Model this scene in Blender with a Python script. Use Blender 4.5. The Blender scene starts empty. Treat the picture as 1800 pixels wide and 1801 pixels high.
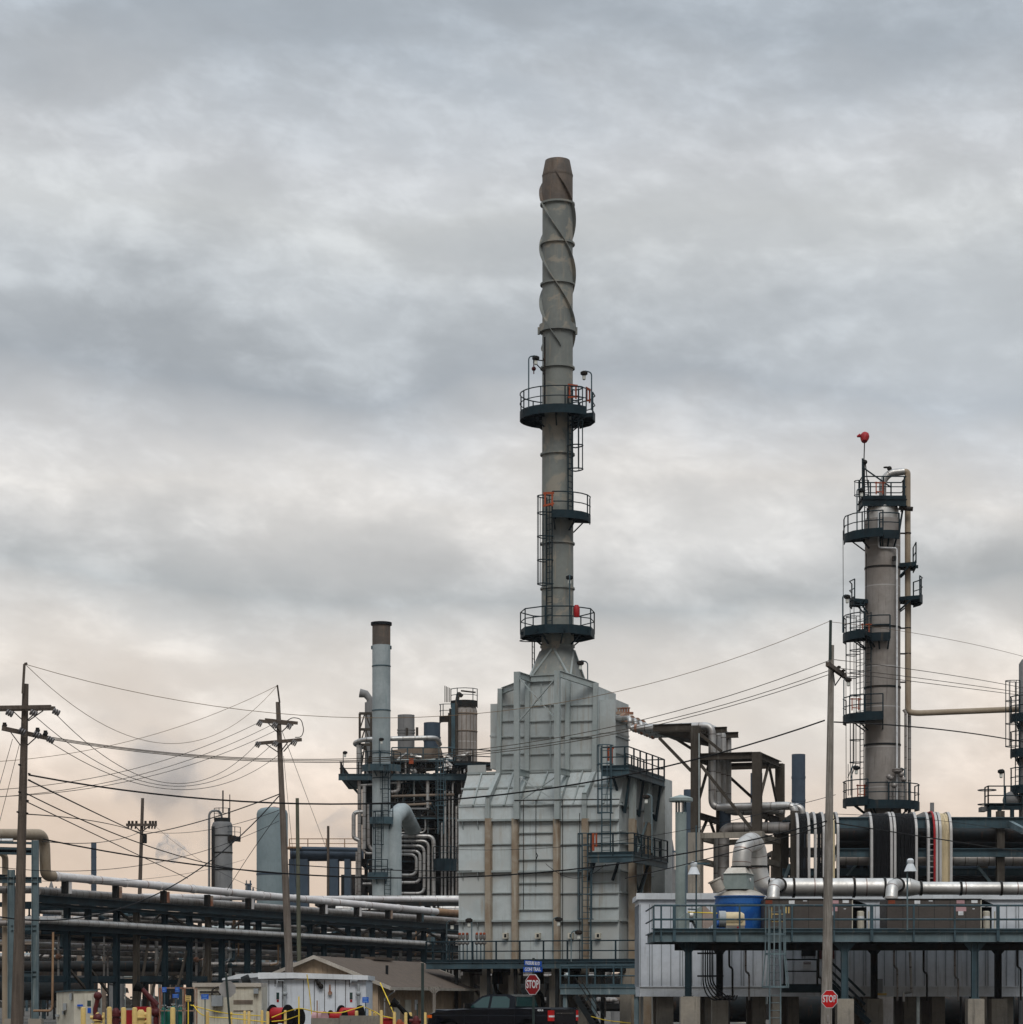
import bpy, math, random
from mathutils import Vector, Matrix
random.seed(7)
R = math.radians
# ------------------------------------------------------------------ camera
FPX, YH, EYE = 4400.0, 1755.0, 1.8
sc = bpy.context.scene
cam = bpy.data.objects.new('camera', bpy.data.cameras.new('camera'))
sc.collection.objects.link(cam)
cam.location = (0, 0, EYE); cam.rotation_euler = (R(90), 0, 0)
cam.data.sensor_fit = 'HORIZONTAL'; cam.data.sensor_width = 36
cam.data.lens = 36*FPX/1800; cam.data.shift_y = (YH-900.5)/1800
cam.data.clip_end = 6000; cam.data.clip_start = 1
sc.camera = cam
sc.view_settings.view_transform = 'Standard'; sc.view_settings.look = 'None'
sc.view_settings.exposure = 0.0; sc.view_settings.gamma = 1
# ------------------------------------------------------------------ sun
SUN_EL, SUN_AZ = 48, 174       # azimuth clockwise from +Y: behind the camera, to the left
sd = bpy.data.lights.new('sun', 'SUN'); sd.energy = 1.25; sd.angle = R(22); sd.color = (1, .96, .9)
sun = bpy.data.objects.new('sun', sd); sc.collection.objects.link(sun)
dv = Vector((math.sin(R(SUN_AZ))*math.cos(R(SUN_EL)), math.cos(R(SUN_AZ))*math.cos(R(SUN_EL)), math.sin(R(SUN_EL))))
sun.rotation_euler = (-dv).to_track_quat('-Z', 'Y').to_euler(); sun.location = (0, -20, 60)
# ------------------------------------------------------------------ node helper
class N:
    def __init__(s, tree): s.t = tree; s.n = tree.nodes; s.l = tree.links
    def new(s, ty, **kw):
        x = s.n.new(ty)
        for k, v in kw.items(): setattr(x, k, v)
        return x
    def set(s, sock, v):
        if isinstance(v, bpy.types.NodeSocket): s.l.new(v, sock)
        elif v is not None: sock.default_value = v
    def m(s, op, a, b=None, c=None, clamp=False):
        x = s.new('ShaderNodeMath', operation=op); x.use_clamp = clamp
        for i, v in enumerate((a, b, c)):
            if v is not None: s.set(x.inputs[i], v)
        return x.outputs[0]
    def mr(s, v, a, b, c, d, smooth=False):
        x = s.new('ShaderNodeMapRange'); x.interpolation_type = 'SMOOTHSTEP' if smooth else 'LINEAR'
        for i, q in enumerate((v, a, b, c, d)): s.set(x.inputs[i], q)
        return x.outputs[0]
    def xyz(s, a, b, c):
        x = s.new('ShaderNodeCombineXYZ')
        for i, v in enumerate((a, b, c)): s.set(x.inputs[i], v)
        return x.outputs[0]
    def noise(s, vec, scale, detail=3, rough=.5, dist=0):
        x = s.new('ShaderNodeTexNoise'); s.set(x.inputs['Vector'], vec)
        x.inputs['Scale'].default_value = scale; x.inputs['Detail'].default_value = detail
        x.inputs['Roughness'].default_value = rough; x.inputs['Distortion'].default_value = dist
        return x.outputs[0]
    def mix(s, f, a, b, bt='MIX'):
        x = s.new('ShaderNodeMix', data_type='RGBA', blend_type=bt)
        s.set(x.inputs[0], f); s.set(x.inputs[6], a); s.set(x.inputs[7], b)
        return x.outputs[2]
    def ramp(s, v, stops):
        x = s.new('ShaderNodeValToRGB'); r = x.color_ramp
        while len(r.elements) < len(stops): r.elements.new(.5)
        for e, (p, c) in zip(r.elements, stops): e.position = p; e.color = c
        s.set(x.inputs[0], v); return x.outputs[0]
def lin(r, g, b):
    f = lambda c: c/12.92 if c <= .04045 else ((c+.055)/1.055)**2.4
    return (f(r/255), f(g/255), f(b/255), 1)
# ------------------------------------------------------------------ sky: overcast, procedural by direction
w = bpy.data.worlds.new('World'); sc.world = w; w.use_nodes = True
n = N(w.node_tree); n.n.clear()
tc = n.new('ShaderNodeTexCoord'); sep = n.new('ShaderNodeSeparateXYZ'); n.l.new(tc.outputs['Generated'], sep.inputs[0])
X, Y, Z = sep.outputs
hyp = n.m('SQRT', n.m('ADD', n.m('MULTIPLY', X, X), n.m('MULTIPLY', Y, Y)))
v = n.m('DIVIDE', Z, n.m('MAXIMUM', hyp, .001)); u = n.m('ARCTAN2', X, Y)
ut = n.m('ADD', u, n.m('MULTIPLY', v, .35))
cl1 = n.noise(n.xyz(n.m('MULTIPLY', ut, 6.0), n.m('MULTIPLY', v, 13.0), 1.7), 1.0, 3, .45, .1)
cl2 = n.noise(n.xyz(n.m('MULTIPLY', ut, 13.0), n.m('MULTIPLY', v, 24.0), 7.3), 1.0, 9, .56, .15)
cl3 = n.noise(n.xyz(n.m('MULTIPLY', ut, 38.0), n.m('MULTIPLY', v, 62.0), 3.1), 1.0, 8, .62, .25)
vd = n.m('ADD', v, n.m('MULTIPLY', n.m('SUBTRACT', cl1, .5), .085))
vd = n.m('ADD', vd, n.m('MULTIPLY', n.m('SUBTRACT', cl2, .5), .030))
vd = n.m('ADD', vd, n.m('MULTIPLY', u, .035))
t = n.mr(vd, 0, .5, 0, 1)
def vy(py): return (YH-py)/FPX/.5
st = [(1755, 229, 205, 184), (1500, 234, 213, 194), (1330, 233, 219, 206), (1215, 232, 225, 217), (1130, 214, 211, 207),
      (1040, 184, 187, 188), (960, 204, 204, 203), (860, 223, 220, 216), (780, 210, 210, 210), (660, 178, 184, 190),
      (540, 187, 192, 196), (400, 204, 207, 208), (280, 202, 205, 208), (60, 174, 182, 190)]
cr = n.ramp(t, [(max(0, min(1, vy(p))), lin(r, g, b)) for p, r, g, b in st])
puff = n.mr(cl2, .40, .62, 0, 1, True); tuft = n.mr(cl3, .40, .66, 0, 1, True)
br = n.m('ADD', .905, n.m('ADD', n.m('MULTIPLY', puff, .15), n.m('MULTIPLY', n.m('MULTIPLY', tuft, puff), .11)))
br = n.m('ADD', br, n.m('MULTIPLY', n.m('SUBTRACT', cl3, .5), .20))
def blob(px, py, rx, ry, amp):
    du = n.m('DIVIDE', n.m('SUBTRACT', u, (px-900)/FPX), rx/FPX)
    dw = n.m('DIVIDE', n.m('SUBTRACT', vd, (YH-py)/FPX), ry/FPX)
    d = n.m('SQRT', n.m('ADD', n.m('MULTIPLY', du, du), n.m('MULTIPLY', dw, dw)))
    return n.mr(d, 0, 1, amp, 0, True)
for b in ((1720, 640, 440, 190, .19), (1500, 470, 520, 200, .07), (350, 620, 620, 130, -.10), (60, 230, 500, 200, -.05),
          (1600, 170, 500, 110, .04), (1300, 930, 500, 60, .07), (500, 830, 500, 90, .05), (1650, 1000, 500, 70, -.09), (760, 960, 500, 50, -.06)):
    br = n.m('ADD', br, blob(*b))
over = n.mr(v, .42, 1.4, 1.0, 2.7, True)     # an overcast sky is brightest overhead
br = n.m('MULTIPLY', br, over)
back = n.m('MULTIPLY', n.mr(n.m('ABSOLUTE', u), .5, 1.3, 0, 1, True), n.mr(v, .25, .8, 1, 0, True))      # made-up dark cloud bank, unseen behind the camera, added to deepen contrast
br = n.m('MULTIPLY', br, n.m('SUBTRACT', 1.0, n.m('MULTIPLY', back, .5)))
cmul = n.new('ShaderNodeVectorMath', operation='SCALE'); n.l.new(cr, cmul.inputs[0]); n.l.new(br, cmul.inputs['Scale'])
sky = n.new('ShaderNodeTexSky', sky_type='NISHITA'); sky.sun_disc = False
sky.sun_elevation = R(SUN_EL); sky.sun_rotation = R(SUN_AZ)
b1 = n.new('ShaderNodeBackground'); n.l.new(sky.outputs[0], b1.inputs[0]); b1.inputs[1].default_value = .06
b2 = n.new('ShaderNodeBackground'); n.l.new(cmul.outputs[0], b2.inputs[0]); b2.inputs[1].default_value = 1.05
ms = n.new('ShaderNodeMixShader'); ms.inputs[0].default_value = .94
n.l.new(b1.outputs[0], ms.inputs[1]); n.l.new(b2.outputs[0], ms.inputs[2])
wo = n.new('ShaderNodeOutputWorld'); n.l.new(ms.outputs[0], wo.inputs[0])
# ------------------------------------------------------------------ materials
MT = {}
def mat(name, c, c2=None, rough=.6, metal=0, sc_=.8, streak=None, joint=None, bump=.15, emit=None, patch=None, grain=None, spec=None):
    """c base colour, c2 weathered colour; streak (colour, amount) run-down stains; joint (spacing, width, colour) sheet joints along a pipe"""
    m = bpy.data.materials.new(name); m.use_nodes = True; n = N(m.node_tree); n.n.clear()
    out = n.new('ShaderNodeOutputMaterial'); p = n.new('ShaderNodeBsdfPrincipled'); n.l.new(p.outputs[0], out.inputs[0])
    geo = n.new('ShaderNodeNewGeometry'); pos = geo.outputs['Position']
    c = tuple(c)+(1,); c2 = tuple(c2)+(1,) if c2 else tuple(x*.72 for x in c[:3])+(1,)
    big = n.noise(pos, sc_, 5, .6, .3)
    col = n.mix(n.mr(big, .38, .66, 0, 1, True), c, c2)
    fine = n.noise(pos, sc_*9, 4, .65)
    col = n.mix(n.mr(fine, .35, .75, 0, .35), col, tuple(x*.62 for x in c[:3])+(1,))
    if streak:
        sp = n.new('ShaderNodeSeparateXYZ'); n.l.new(pos, sp.inputs[0])
        sv = n.xyz(n.m('MULTIPLY', sp.outputs[0], 3.2), n.m('MULTIPLY', sp.outputs[1], 3.2), n.m('MULTIPLY', sp.outputs[2], .28))
        s1 = n.noise(sv, 1.3, 4, .6, .2)
        col = n.mix(n.mr(s1, .62-.2*streak[1], .80, 0, .85, True), col, tuple(streak[0])+(1,))
        sv2 = n.xyz(n.m('MULTIPLY', sp.outputs[0], 9.5), n.m('MULTIPLY', sp.outputs[1], 9.5), n.m('MULTIPLY', sp.outputs[2], .45))
        s2_ = n.noise(sv2, 1.0, 5, .65, .15)
        col = n.mix(n.mr(s2_, .56, .74, 0, .35+.5*streak[1], True), col, tuple(x*.72 for x in streak[0])+(1,))
    if patch:
        pn = n.noise(pos, patch[1], 7, .62, .5)
        col = n.mix(n.mr(pn, .52, .585, 0, .75, True), col, tuple(patch[0])+(1,))
    if grain:
        sp = n.new('ShaderNodeSeparateXYZ'); n.l.new(pos, sp.inputs[0])
        sv = n.xyz(n.m('MULTIPLY', sp.outputs[0], 18), n.m('MULTIPLY', sp.outputs[1], 18), n.m('MULTIPLY', sp.outputs[2], .8))
        s1 = n.noise(sv, 1.0, 5, .7, .4)
        col = n.mix(n.mr(s1, .42, .62, 0, .8), col, tuple(grain)+(1,))
    if joint:
        at = n.new('ShaderNodeAttribute', attribute_name='al')
        md = n.m('MODULO', at.outputs['Fac'], joint[0])
        k = n.m('LESS_THAN', md, joint[1])
        col = n.mix(n.m('MULTIPLY', k, .8), col, tuple(joint[2])+(1,))
    n.l.new(col, p.inputs['Base Color'])
    p.inputs['Metallic'].default_value = metal
    n.l.new(n.mr(fine, .2, .8, max(.05, rough-.1), min(1, rough+.15)), p.inputs['Roughness'])
    if spec is None and metal < .3: spec = .14 if max(c[:3]) < .04 else .28
    if spec is not None: p.inputs['Specular IOR Level'].default_value = spec
    if bump:
        b = n.new('ShaderNodeBump'); b.inputs['Strength'].default_value = bump; b.inputs['Distance'].default_value = .03
        n.l.new(fine, b.inputs['Height']); n.l.new(b.outputs[0], p.inputs['Normal'])
    if emit: p.inputs['Emission Color'].default_value = tuple(emit)+(1,); p.inputs['Emission Strength'].default_value = 1
    MT[name] = m; return m
RUST = (.10, .045, .02)
mat('casing_paint', (.455, .488, .482), (.375, .405, .395), .55, 0, .35, ((.30, .27, .22), .5), patch=((.39, .395, .375), .28), bump=.12)
mat('roof_paint', (.52, .545, .53), (.40, .41, .39), .55, 0, .5, (RUST, .1))
mat('stiff_paint', (.345, .375, .365), (.30, .34, .33), .55, 0, .9, ((.22, .17, .12), .3))
mat('rusty_post', (.36, .30, .23), (.24, .17, .11), .8, 0, .8, ((.48, .44, .36), .5))
mat('stack_paint', (.215, .225, .205), (.165, .175, .165), .55, 0, .45, ((.30, .26, .205), .45), patch=((.31, .275, .22), .62))
mat('stack_bare', (.15, .115, .09), (.105, .09, .078), .7, .3, .9, ((.23, .15, .09), .3))
mat('dark_teal', (.014, .030, .038), (.010, .018, .023), .6, 0, 1.0, ((.06, .05, .04), .2))
mat('steel_blue', (.050, .090, .108), (.032, .055, .066), .6, 0, .9, ((.16, .14, .11), .3))
mat('steel_light', (.135, .185, .20), (.09, .125, .135), .6, 0, .9, ((.40, .42, .38), .3))
mat('steel_dark', (.014, .017, .018), (.028, .021, .016), .65, 0, .8, (RUST, .2))
mat('steel_brown', (.062, .050, .038), (.042, .034, .026), .75, 0, .8, ((.13, .12, .10), .3))
mat('concrete', (.33, .29, .235), (.25, .225, .19), .9, 0, .9, ((.10, .09, .075), .35), bump=.5)
mat('concrete_dark', (.21, .185, .15), (.15, .135, .115), .9, 0, .9, ((.07, .06, .05), .4), bump=.5)
mat('jacket', (.50, .49, .47), (.38, .36, .34), .42, .65, 1.2, ((.22, .17, .13), .25), (.95, .05, (.10, .08, .07)))
mat('jacket_dull', (.34, .32, .30), (.24, .21, .19), .5, .4, 1.0, ((.14, .10, .07), .35), (.6, .05, (.09, .07, .06)))
mat('duct_metal', (.62, .60, .57), (.46, .44, .41), .46, .7, .7, ((.35, .30, .26), .15), (2.3, .05, (.16, .09, .07)), bump=.06)
mat('elbow_metal', (.62, .60, .57), (.46, .44, .41), .46, .7, .7, ((.35, .30, .26), .15), (.52, .035, (.16, .09, .07)), bump=.06)
mat('pipe_white', (.68, .65, .63), (.58, .54, .52), .5, .0, .7, ((.30, .20, .14), .15), (4.6, .08, (.20, .08, .05)))
mat('pipe_rust', (.33, .20, .11), (.22, .13, .08), .8, .0, .7, ((.14, .07, .04), .4))
mat('pipe_tan', (.36, .29, .21), (.30, .23, .16), .6, 0, .6, ((.22, .13, .08), .2))
mat('column_insul', (.32, .29, .265), (.235, .205, .18), .6, .25, .5, ((.17, .145, .125), .45), (2.25, .06, (.42, .40, .38)))
mat('tray_rail', (.47, .45, .43), (.36, .34, .32), .5, .2, .8)
mat('conduit', (.42, .46, .45), None, .5, .2)
mat('wood', (.33, .30, .265), (.25, .225, .195), .9, 0, 1.2, ((.13, .10, .08), .2), grain=(.12, .10, .08), bump=.5)
mat('wood_mid', (.185, .15, .125), (.14, .115, .095), .9, 0, 1.2, ((.10, .07, .06), .2), grain=(.09, .07, .055), bump=.5)
mat('wood_dark', (.135, .105, .082), (.10, .08, .065), .9, 0, 1.2, ((.07, .05, .04), .2), grain=(.065, .05, .04), bump=.5)
mat('wood_green', (.14, .145, .10), (.11, .11, .08), .9, 0, 1.2, grain=(.07, .07, .05), bump=.5)
mat('cable', (.008, .008, .009), None, .6); mat('cable_brown', (.075, .06, .045), None, .7)
mat('copper_wire', (.20, .13, .07), None, .6)
mat('insulator', (.16, .15, .15), None, .3)
mat('white_siding', (.72, .75, .79), (.64, .67, .71), .5, 0, .5, ((.42, .42, .40), .25))
mat('siding_seam', (.30, .32, .34), None, .6)
mat('white_paint', (.72, .74, .76), (.58, .60, .61), .5, 0, .8, ((.40, .38, .34), .2))
mat('cream_paint', (.60, .56, .46), (.48, .44, .35), .6, 0, .8, ((.28, .20, .13), .3))
mat('tan_siding', (.50, .37, .25), (.42, .31, .21), .7, 0, .7, ((.24, .18, .13), .25))
mat('shingle', (.12, .09, .068), (.088, .067, .052), .95, 0, 3, bump=.7)
mat('hvac_brown', (.085, .070, .060), (.072, .060, .052), .6, 0, .8)
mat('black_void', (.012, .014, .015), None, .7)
mat('vent_green', (.28, .325, .31), (.22, .265, .25), .55, 0, .8, ((.20, .24, .22), .3))
mat('pink_hopper', (.42, .33, .28), None, .6)
mat('tank_blue', (.010, .095, .36), (.008, .065, .26), .45, 0, .8, ((.03, .08, .20), .55), patch=((.03, .13, .36), .9))
mat('dome_cream', (.55, .50, .43), (.42, .37, .31), .5, .3, 1.2, ((.30, .22, .16), .2))
mat('motor_cream', (.62, .50, .31), None, .5); mat('grey_paint', (.33, .35, .36), None, .5)
mat('yellow', (.70, .50, .18), (.62, .43, .15), .6, 0, 1.5, ((.35, .22, .06), .2)); mat('orange', (.34, .07, .025), None, .6); mat('red', (.38, .012, .015), None, .5, 0, 1.2)
mat('dark_red', (.10, .012, .012), None, .5); mat('pink', (.55, .33, .34), None, .7)
mat('sign_white', (.8, .8, .8), None, .5, sc_=3); mat('sign_red', (.27, .005, .009), (.24, .005, .008), .45, sc_=3); mat('sign_red_bright', (.60, .010, .012), (.52, .01, .012), .45, sc_=3)
mat('sign_blue', (.012, .10, .52), None, .45); mat('sign_back', (.42, .40, .38), None, .5, .4)
mat('sign_ink', (.25, .45, .75), None, .5)
mat('post_green', (.03, .045, .04), None, .6)
mat('truck_paint', (.003, .0045, .008), (.003, .004, .007), .14, 0, .5, bump=0, spec=.22)
mat('truck_glass', (.016, .050, .048), (.012, .036, .035), .08, 0, .5, bump=0, spec=.8); mat('chrome', (.6, .6, .6), None, .2, 1)
mat('rubber', (.007, .007, .007), None, .9); mat('tail_red', (.55, .01, .01), None, .3); mat('amber', (.8, .14, .01), None, .3)
mat('tank_pale', (.20, .245, .255), (.165, .21, .22), .6, 0, .3, ((.13, .19, .20), .35)); mat('far_stack', (.37, .41, .415), (.27, .31, .315), .6, 0, .5, ((.20, .28, .28), .4))
mat('far_blue', (.055, .08, .11), (.042, .06, .085), .7, 0, .3); mat('far_grey', (.225, .22, .215), (.165, .165, .165), .7, 0, .4, ((.10, .10, .10), .3))
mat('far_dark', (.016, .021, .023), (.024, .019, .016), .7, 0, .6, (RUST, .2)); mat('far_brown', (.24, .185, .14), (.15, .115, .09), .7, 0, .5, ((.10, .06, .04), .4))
mat('tree_far', (.06, .052, .042), (.04, .038, .03), .9, 0, .3, bump=0)
mat('gas_green', (.012, .16, .11), None, .4); mat('asphalt', (.04, .04, .04), (.05, .048, .044), .95, 0, .3, bump=.4)
mat('gravel', (.10, .092, .08), (.07, .064, .055), .95, 0, .4, bump=.8); mat('lens', (.75, .75, .68), None, .3); mat('rust_block', (.26, .10, .055), (.34, .27, .21), .8, 0, 1.5)
mat('tape', (.85, .6, .04), None, .6); mat('line_paint', (.7, .5, .08), None, .8)
# ------------------------------------------------------------------ layout frames and mesh builder
class Fr:
    """a frame standing on the ground: a runs right, d runs away, z up; th turns it clockwise"""
    def __init__(s, px=900, Y=0, th=0):
        s.ox = (px-900)/FPX*Y; s.oy = Y; s.c = math.cos(R(th)); s.s = math.sin(R(th))
    def w(s, p):
        a, d, z = p; return Vector((s.ox+a*s.c+d*s.s, s.oy-a*s.s+d*s.c, z))
    def p(s, px, py, d=0):
        k = (px-900)/FPX
        a = (k*(s.oy+d*s.c)-s.ox-d*s.s)/(s.c+k*s.s)
        Yw = s.oy-a*s.s+d*s.c
        return Vector((a, d, EYE+(YH-py)/FPX*Yw))
    def a(s, px, d=0): return s.p(px, 0, d)[0]
W = Fr()
def fillet(pts, br, k=6):
    pts = [Vector(p) for p in pts]
    if not br or len(pts) < 3: return pts
    out = [pts[0]]
    for i in range(1, len(pts)-1):
        p = pts[i]; u1 = pts[i-1]-p; u2 = pts[i+1]-p
        r = min(br, u1.length*.49, u2.length*.49)
        A = p+u1.normalized()*r; B = p+u2.normalized()*r
        for j in range(k+1):
            t = j/k; out.append(A*(1-t)**2+p*(2*t*(1-t))+B*t*t)
    out.append(pts[-1]); return out
class MB:
    def __init__(s, fr=W): s.f = fr; s.v = []; s.fc = []; s.al = []; s.g = []; s.hold = 0
    def add(s, vs, fs, al=None):
        b = len(s.v)
        if not s.hold: s.g.append((len(s.v), len(s.fc)))
        s.v += [s.f.w(v) for v in vs]; s.fc += [tuple(i+b for i in f) for f in fs]
        s.al += (al if al else [0.5]*len(vs)); return s
    def box(s, a0, a1, d0, d1, z0, z1):
        a0, a1 = min(a0, a1), max(a0, a1); z0, z1 = min(z0, z1), max(z0, z1); d0, d1 = min(d0, d1), max(d0, d1)
        vs = [(a, d, z) for z in (z0, z1) for a, d in ((a0, d0), (a1, d0), (a1, d1), (a0, d1))]
        return s.add(vs, [(0, 3, 2, 1), (4, 5, 6, 7), (0, 1, 5, 4), (1, 2, 6, 5), (2, 3, 7, 6), (3, 0, 4, 7)])
    def bpx(s, x0, x1, y0, y1, d0, d1, floor=False):
        A = s.f.p(x0, y0, d0); B = s.f.p(x1, y1, d0)
        return s.box(A[0], B[0], d0, d1, 0 if floor else B[2], A[2])
    def bar(s, p, q, wd, ht=None, up=None):
        p = Vector(p); q = Vector(q); ht = ht or wd; t = (q-p)
        if t.length < 1e-6: return s
        t.normalize(); up = Vector(up or ((0, 0, 1) if abs(t.z) < .95 else (0, 1, 0)))
        x = t.cross(up).normalized(); y = x.cross(t)
        vs = [c+x*(sx*wd/2)+y*(sy*ht/2) for c in (p, q) for sx, sy in ((-1, -1), (1, -1), (1, 1), (-1, 1))]
        return s.add(vs, [(3, 2, 1, 0), (4, 5, 6, 7), (0, 1, 5, 4), (1, 2, 6, 5), (2, 3, 7, 6), (3, 0, 4, 7)])
    def ibeam(s, p, q, wd, ht, up=None):
        p = Vector(p); q = Vector(q); t = (q-p).normalized(); u0 = Vector(up or ((0, 0, 1) if abs(t.z) < .95 else (0, 1, 0)))
        x = t.cross(u0).normalized(); y = x.cross(t); th = max(.02, ht*.09)
        s.g.append((len(s.v), len(s.fc))); s.hold += 1
        s.bar(p, q, max(.02, wd*.12), ht-2*th, up)
        for k in (-1, 1): s.bar(p+y*k*(ht/2-th/2), q+y*k*(ht/2-th/2), wd, th, up)
        s.hold -= 1; return s
    def tube(s, pts, r, k=10, bend=0, cap=True, kb=6):
        pts = fillet(pts, bend, kb) if bend else [Vector(p) for p in pts]
        q = [pts[0]]
        for p in pts[1:]:
            if (p-q[-1]).length > 1e-5: q.append(p)
        pts = q; m = len(pts)
        rs = r if isinstance(r, (list, tuple)) else [r]*m
        if len(rs) != m: rs = [rs[0]+(rs[-1]-rs[0])*i/(m-1) for i in range(m)]
        tg = [((pts[min(i+1, m-1)]-pts[i]).normalized()+(pts[i]-pts[max(i-1, 0)]).normalized()).normalized() for i in range(m)]
        nn = tg[0].orthogonal().normalized(); vs = []; al = []; L = 0
        for i in range(m):
            if i:
                L += (pts[i]-pts[i-1]).length; nn = (nn-tg[i]*nn.dot(tg[i])).normalized()
            b = tg[i].cross(nn)
            for j in range(k):
                an = 2*math.pi*j/k; vs.append(pts[i]+(nn*math.cos(an)+b*math.sin(an))*rs[i]); al.append(L+.3)
        fs = [(i*k+j, i*k+(j+1) % k, (i+1)*k+(j+1) % k, (i+1)*k+j) for i in range(m-1) for j in range(k)]
        if cap: fs += [tuple(range(k))[::-1], tuple(range((m-1)*k, m*k))]
        return s.add(vs, fs, al)
    def rev(s, c, prof, k=28, cap=True, a0=0, a1=360):
        """surface of revolution about the vertical through c=(a,d); prof = [(r,z)] bottom to top"""
        vs = []; al = []; full = abs(a1-a0) >= 360; kk = k if full else k+1; m = len(prof)
        for r, z in prof:
            for j in range(kk):
                an = R(a0+(a1-a0)*j/k); vs.append((c[0]+r*math.cos(an), c[1]+r*math.sin(an), z)); al.append(z)
        fs = [(i*kk+j, i*kk+(j+1) % kk, (i+1)*kk+(j+1) % kk, (i+1)*kk+j) for i in range(m-1) for j in range(k)]
        if cap and full: fs += [tuple(range(k))[::-1], tuple(range((m-1)*kk, m*kk))]
        return s.add(vs, fs, al)
    def hoop(s, c, r, z, t, k=28, a0=0, a1=360):
        pts = [(c[0]+r*math.cos(R(a0+(a1-a0)*j/k)), c[1]+r*math.sin(R(a0+(a1-a0)*j/k)), z) for j in range(k+1)]
        return s.tube(pts, t, 6, cap=abs(a1-a0) < 360)
    def sector(s, c, r0, r1, z0, z1, a0=0, a1=360, k=24):
        """thick ring plate"""
        vs = []
        for j in range(k+1):
            an = R(a0+(a1-a0)*j/k); C, S = math.cos(an), math.sin(an)
            for r, z in ((r0, z0), (r1, z0), (r1, z1), (r0, z1)): vs.append((c[0]+r*C, c[1]+r*S, z))
        fs = [(4*j+i, 4*j+(i+1) % 4, 4*j+4+(i+1) % 4, 4*j+4+i) for j in range(k) for i in range(4)]
        if abs(a1-a0) < 360: fs += [(0, 3, 2, 1), tuple(4*k+i for i in range(4))]
        return s.add(vs, fs)
    def prism(s, poly, d0, d1, axis='d'):
        """poly in (a,z) extruded along d, or in (d,z) extruded along a"""
        m = len(poly)
        mk = (lambda u, w_, e: (u, e, w_)) if axis == 'd' else ((lambda u, w_, e: (e, u, w_)) if axis == 'a' else (lambda u, w_, e: (u, w_, e)))
        vs = [mk(u, z, e) for e in (d0, d1) for u, z in poly]
        fs = [tuple(range(m)), tuple(range(m, 2*m))[::-1]]+[(i, m+i, m+(i+1) % m, (i+1) % m) for i in range(m)]
        return s.add(vs, fs)
    def sphere(s, c, r, k=12, sq=1):
        c = Vector(c); prof = [(max(.001, r*math.sin(math.pi*i/k)), c.z-r*sq*math.cos(math.pi*i/k)) for i in range(k+1)]
        return s.rev((c.x, c.y), prof, k*2)
def mesh_of(name, mb, m, loc=Vector((0, 0, 0))):
    me = bpy.data.meshes.new(name)
    me.from_pydata([tuple(v-loc) for v in mb.v], [], mb.fc)
    at = me.attributes.new('al', 'FLOAT', 'POINT'); at.data.foreach_set('value', mb.al)
    me.materials.append(MT[m]); me.validate(); 
    import bmesh
    bm = bmesh.new(); bm.from_mesh(me); bmesh.ops.recalc_face_normals(bm, faces=bm.faces); bm.to_mesh(me); bm.free()
    me.shade_smooth(); me.set_sharp_from_angle(angle=R(38)); me.update(); return me
def tag(o, label, cat, group=None, kind=None):
    if label: o['label'] = label
    if cat: o['category'] = cat
    if group: o['group'] = group
    if kind: o['kind'] = kind
    return o
def thing(name, label, cat, loc, group=None):
    o = bpy.data.objects.new(name, None); sc.collection.objects.link(o); o.location = loc; o.empty_display_size = .3
    return tag(o, label, cat, group)
SPLIT = {'beam', 'cross_beam', 'knee_brace', 'ring_flange', 'brace', 'cross_brace', 'tie_beam', 'bracket', 'band', 'joist', 'drop_pipe', 'concrete_beam', 'cantilever', 'runner_beam', 'frame_beam', 'frame_post', 'hanging_cable', 'louvre', 'pipe_clamp', 'side_brace', 'shoulder_rib', 'stiffener'}
def part(name, mb, m, parent, label=None):
    if (name in SPLIT and 1 < len(mb.g) <= 95) or (name == 'valve_clutter' and len(mb.g) <= 14):
        out = None
        for i, (v0, f0) in enumerate(mb.g):
            v1, f1 = mb.g[i+1] if i+1 < len(mb.g) else (len(mb.v), len(mb.fc))
            q = MB(mb.f); q.v = mb.v[v0:v1]; q.al = mb.al[v0:v1]; q.fc = [tuple(k-v0 for k in f_) for f_ in mb.fc[f0:f1]]
            o = part_one(name, q, m, parent, label); out = out or o
        return out
    return part_one(name, mb, m, parent, label)
def part_one(name, mb, m, parent, label=None):
    base = parent; loc = Vector((0, 0, 0))
    while base is not None: loc = loc+base.location; base = base.parent
    o = bpy.data.objects.new(name, mesh_of(name, mb, m, loc)); sc.collection.objects.link(o); o.parent = parent
    if label: o['label'] = label
    return o
def solo(name, mb, m, label, cat, group=None, kind=None):
    c = sum(mb.v, Vector())/len(mb.v); c.z = min(v.z for v in mb.v)
    o = bpy.data.objects.new(name, mesh_of(name, mb, m, c)); sc.collection.objects.link(o); o.location = c
    return tag(o, label, cat, group, kind)
def struct(name, mb, m): return solo(name, mb, m, None, None, None, 'structure')
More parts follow.
